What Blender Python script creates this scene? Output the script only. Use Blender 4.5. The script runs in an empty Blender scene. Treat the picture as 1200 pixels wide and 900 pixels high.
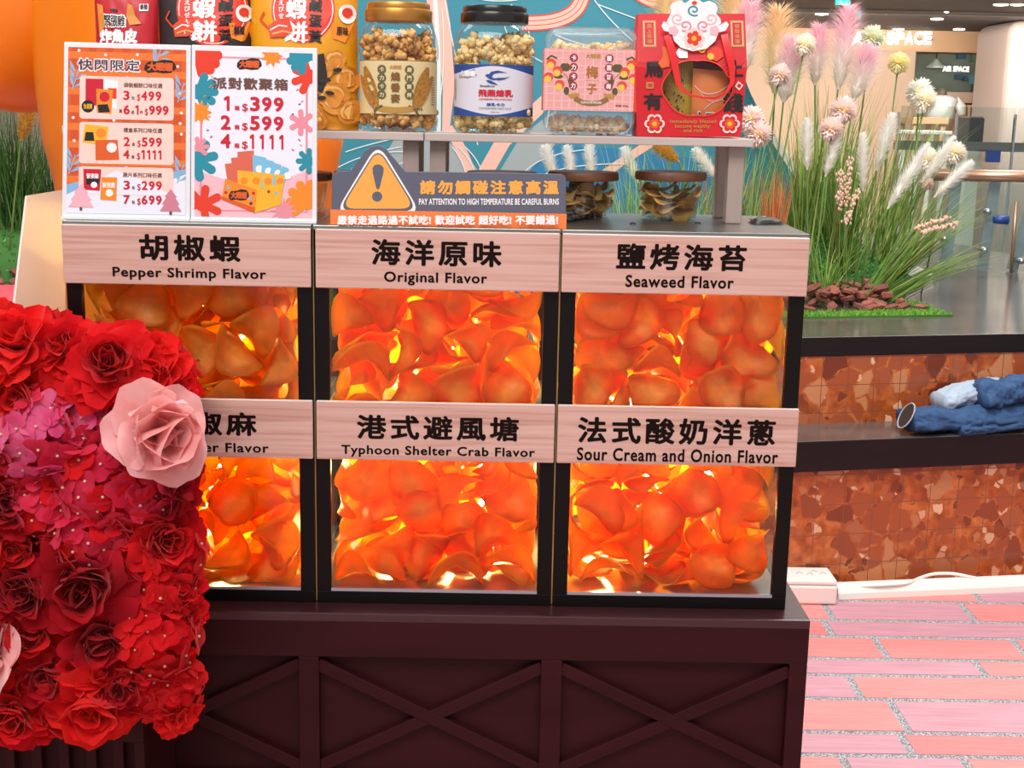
import bpy, random
from math import *
from mathutils import Vector, Matrix, Quaternion, noise

SC = bpy.context.scene
COL = SC.collection
PI = pi

# ---------------------------------------------------------------- camera
F, PITCH, ROLL, YAW = 1572.566, 0.2026, 0.0196, 0.0098
CAMX, CAMY, CAMZ = 0.0793, -1.648, 1.5


def ray(u, v):
    du, dv = u - 600, v - 450
    cr, sr = cos(ROLL), sin(ROLL)
    X, Z = (cr * du + sr * dv) / F, -(-sr * du + cr * dv) / F
    cp, sp = cos(PITCH), sin(PITCH)
    y, z = cp + sp * Z, -sp + cp * Z
    cy, sy = cos(YAW), sin(YAW)
    return Vector((cy * X + sy * y, -sy * X + cy * y, z))


CAM0 = Vector((CAMX, CAMY, CAMZ))


def at(u, v, Y):
    d = ray(u, v)
    return CAM0 + d * ((Y - CAMY) / d.y)


def onz(u, v, z):
    d = ray(u, v)
    return CAM0 + d * ((z - CAMZ) / d.z)


cam = bpy.data.cameras.new('camera')
cam.sensor_fit = 'HORIZONTAL'
cam.sensor_width = 36.0
cam.lens = F / 1200 * 36.0
cam.clip_start, cam.clip_end = 0.05, 100
camo = bpy.data.objects.new('camera', cam)
COL.objects.link(camo)
r0 = ray(600, 450)
rx = (ray(601, 450) - r0) * F
ry = (r0 - ray(600, 451)) * F
camo.matrix_world = Matrix(((rx.x, ry.x, -r0.x, CAMX), (rx.y, ry.y, -r0.y, CAMY), (rx.z, ry.z, -r0.z, CAMZ), (0, 0, 0, 1)))
SC.camera = camo

# ---------------------------------------------------------------- world, lights, exposure
W = bpy.data.worlds.new('hall_light')
SC.world = W
W.use_nodes = True
bg = W.node_tree.nodes['Background']
bg.inputs[0].default_value = (1.0, 0.97, 0.95, 1)
bg.inputs[1].default_value = 0.62
SC.view_settings.view_transform = 'Standard'
SC.view_settings.look = 'None'
SC.view_settings.gamma = 1
SC.view_settings.use_curve_mapping = False
SC.view_settings.exposure = 0.1
SC.cycles.transparent_max_bounces = 20


def area(name, loc, target, sx, sy, power, color=(1, .96, .92)):
    l = bpy.data.lights.new(name, 'AREA')
    l.shape = 'RECTANGLE'
    l.size, l.size_y, l.energy, l.color = sx, sy, power, color
    o = bpy.data.objects.new(name, l)
    COL.objects.link(o)
    o.location = loc
    o.rotation_euler = (Vector(target) - Vector(loc)).to_track_quat('-Z', 'Y').to_euler()
    return o


area('ceiling_lamp_front', (-0.6, -2.6, 4.4), (0, 0.3, 1.0), 2.6, 1.6, 135, (1, .98, .96))
area('ceiling_lamp_planter', (1.8, 2.6, 5.0), (1.4, 3.4, 0.6), 3.0, 2.4, 62, (1, .98, .96))
area('plant_fill_light', (1.3, 1.0, 4.3), (1.8, 3.8, 1.2), 1.6, 1.2, 140, (1, .97, .93))  # unseen area light added to brighten the plumes
area('ceiling_lamp_left', (-2.4, 2.0, 4.6), (-1.6, 2.8, 0.6), 2.0, 2.0, 80, (1, .98, .96))

# ---------------------------------------------------------------- helpers


def srgb(c):
    c = c.lstrip('#')
    out = []
    for i in (0, 2, 4):
        x = int(c[i:i + 2], 16) / 255
        out.append(x / 12.92 if x <= 0.04045 else ((x + 0.055) / 1.055) ** 2.4)
    return tuple(out) + (1,)


MATS = {}


class NT:
    """small node helper"""
    def __init__(s, m):
        s.t = m.node_tree
        s.n, s.l = s.t.nodes, s.t.links

    def new(s, typ, **kw):
        nd = s.n.new(typ)
        for k, v in kw.items():
            if k.startswith('i_'):
                nd.inputs[k[2:].replace('_', ' ')].default_value = v
            else:
                setattr(nd, k, v)
        return nd

    def ramp(s, src, stops):
        r = s.n.new('ShaderNodeValToRGB')
        while len(r.color_ramp.elements) < len(stops):
            r.color_ramp.elements.new(0.5)
        for e, (p, c) in zip(r.color_ramp.elements, stops):
            e.position = p
            e.color = srgb(c) if isinstance(c, str) else c
        s.l.new(src, r.inputs[0])
        return r.outputs[0]

    def mix(s, fac, a, b, mode='MIX'):
        m = s.n.new('ShaderNodeMix')
        m.data_type = 'RGBA'
        m.blend_type = mode
        for sock, v in ((m.inputs[0], fac), (m.inputs[6], a), (m.inputs[7], b)):
            if hasattr(v, 'is_linked'):
                s.l.new(v, sock)
            else:
                sock.default_value = srgb(v) if isinstance(v, str) else v
        return m.outputs[2]

    def coords(s, kind='Object', scale=(1, 1, 1)):
        tc = s.n.new('ShaderNodeTexCoord')
        mp = s.n.new('ShaderNodeMapping')
        mp.inputs['Scale'].default_value = scale
        s.l.new(tc.outputs[kind], mp.inputs[0])
        return mp.outputs[0]


def mat(name, color, rough=0.5, metal=0.0, vary=0.0, vscale=(20, 20, 20), bump=0.0, spec=0.5, trans=0.0, emit=0.0, coat=0.0, sheen=0.0):
    if name in MATS:
        return MATS[name]
    m = bpy.data.materials.new(name)
    m.use_nodes = True
    t = NT(m)
    b = t.n['Principled BSDF']
    c = srgb(color) if isinstance(color, str) else color
    b.inputs['Base Color'].default_value = c
    b.inputs['Roughness'].default_value = rough
    b.inputs['Metallic'].default_value = metal
    b.inputs['Specular IOR Level'].default_value = spec
    b.inputs['Coat Weight'].default_value = coat
    b.inputs['Sheen Weight'].default_value = sheen
    if emit:
        b.inputs['Emission Color'].default_value = c
        b.inputs['Emission Strength'].default_value = emit
    if vary or bump:
        nz = t.new('ShaderNodeTexNoise', i_Scale=1.0, i_Detail=4.0)
        t.l.new(t.coords('Object', vscale), nz.inputs['Vector'])
        if vary:
            lo = tuple(x * (1 - vary) for x in c[:3]) + (1,)
            hi = tuple(min(1, x * (1 + vary)) for x in c[:3]) + (1,)
            t.l.new(t.ramp(nz.outputs[0], [(0.3, lo), (0.7, hi)]), b.inputs['Base Color'])
        if bump:
            bp = t.new('ShaderNodeBump', i_Strength=bump, i_Distance=0.002)
            t.l.new(nz.outputs[0], bp.inputs['Height'])
            t.l.new(bp.outputs[0], b.inputs['Normal'])
    if trans:
        tr = t.new('ShaderNodeBsdfTranslucent')
        src = b.inputs['Base Color']
        if src.is_linked:
            t.l.new(src.links[0].from_socket, tr.inputs[0])
        else:
            tr.inputs[0].default_value = c
        mx = t.new('ShaderNodeMixShader')
        mx.inputs[0].default_value = trans
        t.l.new(b.outputs[0], mx.inputs[1])
        t.l.new(tr.outputs[0], mx.inputs[2])
        t.l.new(mx.outputs[0], t.n['Material Output'].inputs[0])
    MATS[name] = m
    return m


def glass(name, tint='#ffffff', refl=0.5, haze=0.0):
    """thin clear sheet: transparent with a Fresnel gloss, a little diffuse haze for frosted plastic"""
    if name in MATS:
        return MATS[name]
    m = bpy.data.materials.new(name)
    m.use_nodes = True
    t = NT(m)
    t.n.remove(t.n['Principled BSDF'])
    tp = t.new('ShaderNodeBsdfTransparent')
    tp.inputs[0].default_value = srgb(tint)
    gl = t.new('ShaderNodeBsdfGlossy', i_Roughness=0.06)
    lw = t.new('ShaderNodeLayerWeight', i_Blend=0.5)
    pw = t.new('ShaderNodeMath', operation='POWER')
    pw.inputs[1].default_value = 5.0
    t.l.new(lw.outputs['Facing'], pw.inputs[0])
    mu = t.new('ShaderNodeMath', operation='MULTIPLY_ADD')
    mu.inputs[1].default_value = refl * .9
    mu.inputs[2].default_value = refl * .045
    t.l.new(pw.outputs[0], mu.inputs[0])
    mx = t.new('ShaderNodeMixShader')
    t.l.new(mu.outputs[0], mx.inputs[0])
    t.l.new(tp.outputs[0], mx.inputs[1])
    t.l.new(gl.outputs[0], mx.inputs[2])
    out = mx.outputs[0]
    if haze:
        df = t.new('ShaderNodeBsdfDiffuse')
        df.inputs[0].default_value = (.9, .92, .95, 1)
        m2 = t.new('ShaderNodeMixShader')
        m2.inputs[0].default_value = haze
        t.l.new(out, m2.inputs[1])
        t.l.new(df.outputs[0], m2.inputs[2])
        out = m2.outputs[0]
    t.l.new(out, t.n['Material Output'].inputs[0])
    MATS[name] = m
    return m


OFF = {}


def thing(name, label, cat, loc=(0, 0, 0), group=None):
    o = bpy.data.objects.new(name, None)
    COL.objects.link(o)
    o.location = loc
    o.empty_display_size = 0.05
    OFF[o.name] = Vector(loc)
    tag(o, label, cat, group)
    return o


def tag(o, label, cat, group=None, kind=None):
    o['label'] = label
    o['category'] = cat
    if group:
        o['group'] = group
    if kind:
        o['kind'] = kind
    return o


GLY = {}


def glyphs(s, bold, spacing):
    k = (s, bold, spacing)
    if k not in GLY:
        c = bpy.data.curves.new('t', 'FONT')
        c.body = s
        c.dimensions = '2D'
        c.fill_mode = 'BOTH'
        c.resolution_u = 3
        c.offset = bold
        c.space_character = spacing
        o = bpy.data.objects.new('t', c)
        me = bpy.data.meshes.new_from_object(o)
        GLY[k] = ([(v.co.x, v.co.y) for v in me.vertices], [tuple(p.vertices) for p in me.polygons])
        bpy.data.objects.remove(o)
        bpy.data.curves.remove(c)
        bpy.data.meshes.remove(me)
    return GLY[k]


class MB:
    def __init__(s, *mats):
        s.v, s.f, s.mi, s.mats = [], [], [], list(mats)
        s.M = None          # optional warp: callable on (x, y, z)
        s.cur = 0

    def m(s, material):
        if material not in s.mats:
            s.mats.append(material)
        s.cur = s.mats.index(material)
        return s

    def add(s, vs, fs):
        b = len(s.v)
        s.v.extend([tuple(s.M(v)) if s.M else tuple(v) for v in vs])
        s.f.extend([tuple(i + b for i in f) for f in fs])
        s.mi.extend([s.cur] * len(fs))
        return s

    def box(s, x0, x1, y0, y1, z0, z1):
        return s.add([(x, y, z) for x in (x0, x1) for y in (y0, y1) for z in (z0, z1)],
                     [(0, 1, 3, 2), (4, 6, 7, 5), (0, 4, 5, 1), (2, 3, 7, 6), (0, 2, 6, 4), (1, 5, 7, 3)])

    def bar(s, a, b, w, h, up=(0, 0, 1)):
        """rectangular bar from a to b, w across, h along `up`"""
        a, b = Vector(a), Vector(b)
        d = (b - a).normalized()
        n = Vector(up) - d * d.dot(Vector(up))
        n.normalize()
        c = d.cross(n)
        vs = [p + c * (w / 2 * i) + n * (h / 2 * j) for p in (a, b) for i, j in ((-1, -1), (1, -1), (1, 1), (-1, 1))]
        return s.add(vs, [(0, 1, 2, 3), (7, 6, 5, 4), (0, 4, 5, 1), (1, 5, 6, 2), (2, 6, 7, 3), (3, 7, 4, 0)])

    def tube(s, pts, r, n=10, caps=True):
        pts = [Vector(p) for p in pts]
        rs = r if isinstance(r, (list, tuple)) else [r] * len(pts)
        vs, fs = [], []
        up = Vector((0.13, 0.31, 0.94))
        for i, p in enumerate(pts):
            d = (pts[min(i + 1, len(pts) - 1)] - pts[max(i - 1, 0)]).normalized()
            a = d.cross(up)
            if a.length < 0.01:
                a = d.cross(Vector((1, 0, 0)))
            a.normalize()
            b = d.cross(a)
            for k in range(n):
                t = 2 * PI * k / n
                vs.append(p + (a * cos(t) + b * sin(t)) * rs[i])
        for i in range(len(pts) - 1):
            for k in range(n):
                fs.append((i * n + k, i * n + (k + 1) % n, (i + 1) * n + (k + 1) % n, (i + 1) * n + k))
        if caps:
            fs.append(tuple(range(n - 1, -1, -1)))
            fs.append(tuple(range((len(pts) - 1) * n, len(pts) * n)))
        return s.add(vs, fs)

    def lathe(s, prof, c=(0, 0), n=40, sq=2.0, closed=True):
        """profile [(r, z)]; sq > 2 squares the cross-section off"""
        vs, fs = [], []
        for r, z in prof:
            for k in range(n):
                t = 2 * PI * k / n
                ct, st = cos(t), sin(t)
                q = (abs(ct) ** sq + abs(st) ** sq) ** (-1 / sq)
                vs.append((c[0] + r * q * ct, c[1] + r * q * st, z))
        for i in range(len(prof) - 1):
            for k in range(n):
                fs.append((i * n + k, i * n + (k + 1) % n, (i + 1) * n + (k + 1) % n, (i + 1) * n + k))
        if closed:
            fs.append(tuple(range(n - 1, -1, -1)))
            fs.append(tuple(range((len(prof) - 1) * n, len(prof) * n)))
        return s.add(vs, fs)

    def ball(s, c, rx, ry=None, rz=None, n=16, k=10):
        ry, rz = ry or rx, rz or rx
        vs = [(c[0], c[1], c[2] - rz)]
        fs = []
        for i in range(1, k):
            p = -PI / 2 + PI * i / k
            for j in range(n):
                t = 2 * PI * j / n
                vs.append((c[0] + rx * cos(p) * cos(t), c[1] + ry * cos(p) * sin(t), c[2] + rz * sin(p)))
        vs.append((c[0], c[1], c[2] + rz))
        e = len(vs) - 1
        for j in range(n):
            fs.append((0, 1 + (j + 1) % n, 1 + j))
            fs.append((e, e - n + j, e - n + (j + 1) % n))
        for i in range(k - 2):
            for j in range(n):
                a = 1 + i * n
                fs.append((a + j, a + (j + 1) % n, a + n + (j + 1) % n, a + n + j))
        return s.add(vs, fs)

    def plate(s, pts, y0, y1):
        """outline [(x, z)] given depth from y0 to y1"""
        n = len(pts)
        vs = [(x, y0, z) for x, z in pts] + [(x, y1, z) for x, z in pts]
        fs = [tuple(range(n)), tuple(range(2 * n - 1, n - 1, -1))]
        fs += [(i, n + i, n + (i + 1) % n, (i + 1) % n) for i in range(n)]
        return s.add(vs, fs)

    def flat(s, pts, y):
        return s.add([(x, y, z) for x, z in pts], [tuple(range(len(pts)))])

    def grid(s, fn, nu, nv, closed_u=False):
        vs = [fn(i / (nu if closed_u else nu - 1), j / (nv - 1)) for j in range(nv) for i in range(nu)]
        fs = []
        for j in range(nv - 1):
            for i in range(nu if closed_u else nu - 1):
                i2 = (i + 1) % nu
                fs.append((j * nu + i, j * nu + i2, (j + 1) * nu + i2, (j + 1) * nu + i))
        return s.add(vs, fs)

    def text(s, t, x0, x1, z0, z1, y, bold=0.0, spacing=1.0, keep=False):
        """lettering stretched to fill x0..x1, z0..z1 (keep: even scale, centred); bold thickens the strokes (em)"""
        g, fs = glyphs(t, 0.0, spacing)
        if not g:
            return s
        ax, bx = min(p[0] for p in g) - bold, max(p[0] for p in g) + bold
        az, bz = min(p[1] for p in g) - bold, max(p[1] for p in g) + bold
        kx, kz = (x1 - x0) / max(bx - ax, 1e-6), (z1 - z0) / max(bz - az, 1e-6)
        if keep:
            kx = kz = min(kx, kz)
            mx, mz = (x0 + x1) / 2, (z0 + z1) / 2
            x0, z0 = mx - (bx - ax) / 2 * kx, mz - (bz - az) / 2 * kz
        sh = [(0, 0)]
        if bold:
            sh = [(bold * cos(a * PI / 3), bold * sin(a * PI / 3)) for a in range(6)]
        for i, (dx, dz) in enumerate(sh):
            s.add([(x0 + (p[0] + dx - ax) * kx, y - i * 4e-6, z0 + (p[1] + dz - az) * kz) for p in g], fs)
        return s

    def build(s, name, parent=None, smooth=False, bevel=0.0, seg=2, local=False, auto=None):
        """link as ONE mesh object; vertices are world coordinates unless local"""
        off = OFF[parent.name] if parent is not None else Vector((0, 0, 0))
        me = bpy.data.meshes.new(name)
        vs = s.v if local else [(x - off.x, y - off.y, z - off.z) for x, y, z in s.v]
        me.from_pydata(vs, [], s.f)
        for mt in s.mats:
            me.materials.append(mt)
        if len(s.mats) > 1:
            me.polygons.foreach_set('material_index', s.mi)
        if smooth:
            me.polygons.foreach_set('use_smooth', [True] * len(me.polygons))
        me.update()
        o = bpy.data.objects.new(name, me)
        COL.objects.link(o)
        if parent is not None:
            o.parent = parent
        OFF[o.name] = off
        if bevel:
            b = o.modifiers.new('edge', 'BEVEL')
            b.width, b.segments, b.limit_method = bevel, seg, 'ANGLE'
        if auto:
            md = o.modifiers.new('split', 'EDGE_SPLIT')
            md.split_angle = auto
        return o


def struct(o):
    o['kind'] = 'structure'
    return o


def lone(o, label, cat, group=None, kind=None):
    """a thing that is one mesh: move its origin to its base"""
    me = o.data
    xs = [v.co for v in me.vertices]
    c = Vector((sum(v.x for v in xs) / len(xs), sum(v.y for v in xs) / len(xs), min(v.z for v in xs)))
    me.transform(Matrix.Translation(-c))
    o.location = o.location + c
    OFF[o.name] = o.location.copy()
    return tag(o, label, cat, group, kind)


def copy_tree(o, parent=None):
    c = o.copy()
    COL.objects.link(c)
    if parent is not None:
        c.parent = parent
    for ch in list(o.children):
        copy_tree(ch, c)
    return c


def circ(cx, cz, rx, rz=None, n=24, a0=0.0):
    rz = rz if rz is not None else rx
    return [(cx + rx * cos(a0 - 2 * PI * i / n), cz + rz * sin(a0 - 2 * PI * i / n)) for i in range(n)]


def rrect(x0, x1, z0, z1, r, n=5):
    pts = []
    for cx, cz, a in ((x1 - r, z1 - r, 90), (x1 - r, z0 + r, 0), (x0 + r, z0 + r, -90), (x0 + r, z1 - r, 180)):
        for i in range(n + 1):
            t = radians(a - 90 * i / n)
            pts.append((cx + r * cos(t), cz + r * sin(t)))
    return pts


def star(cx, cz, r0, r1, k, a0=0.0):
    return [(cx + (r1 if i % 2 else r0) * cos(a0 - PI * i / k), cz + (r1 if i % 2 else r0) * sin(a0 - PI * i / k)) for i in range(2 * k)]


def lobes(cx, cz, r, k, depth=0.4, a0=0.0, n=60, sx=1.0):
    pts = []
    for i in range(n):
        t = -2 * PI * i / n
        q = r * (1 - depth + depth * abs(cos(k * t / 2 + a0)) ** 0.6)
        pts.append((cx + sx * q * cos(t), cz + q * sin(t)))
    return pts


def stroke(pts, w):
    """polyline as a ribbon outline in x, z; w a width or a list"""
    n = len(pts)
    ws = w if isinstance(w, (list, tuple)) else [w] * n
    L, R = [], []
    for i in range(n):
        a, b = pts[max(i - 1, 0)], pts[min(i + 1, n - 1)]
        dx, dz = b[0] - a[0], b[1] - a[1]
        q = hypot(dx, dz) or 1
        L.append((pts[i][0] - dz / q * ws[i] / 2, pts[i][1] + dx / q * ws[i] / 2))
        R.append((pts[i][0] + dz / q * ws[i] / 2, pts[i][1] - dx / q * ws[i] / 2))
    vs = []
    fs = []
    for i in range(n):
        vs += [L[i], R[i]]
    for i in range(n - 1):
        fs.append((2 * i, 2 * i + 2, 2 * i + 3, 2 * i + 1))
    return vs, fs


def bez(p0, p1, p2, n=14):
    return [tuple((1 - t) ** 2 * a + 2 * t * (1 - t) * b + t * t * c for a, b, c in zip(p0, p1, p2)) for t in [i / (n - 1) for i in range(n)]]


def ribbon(mb, pts, w, y):
    vs, fs = stroke(pts, w)
    mb.add([(x, y, z) for x, z in vs], fs)
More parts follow.
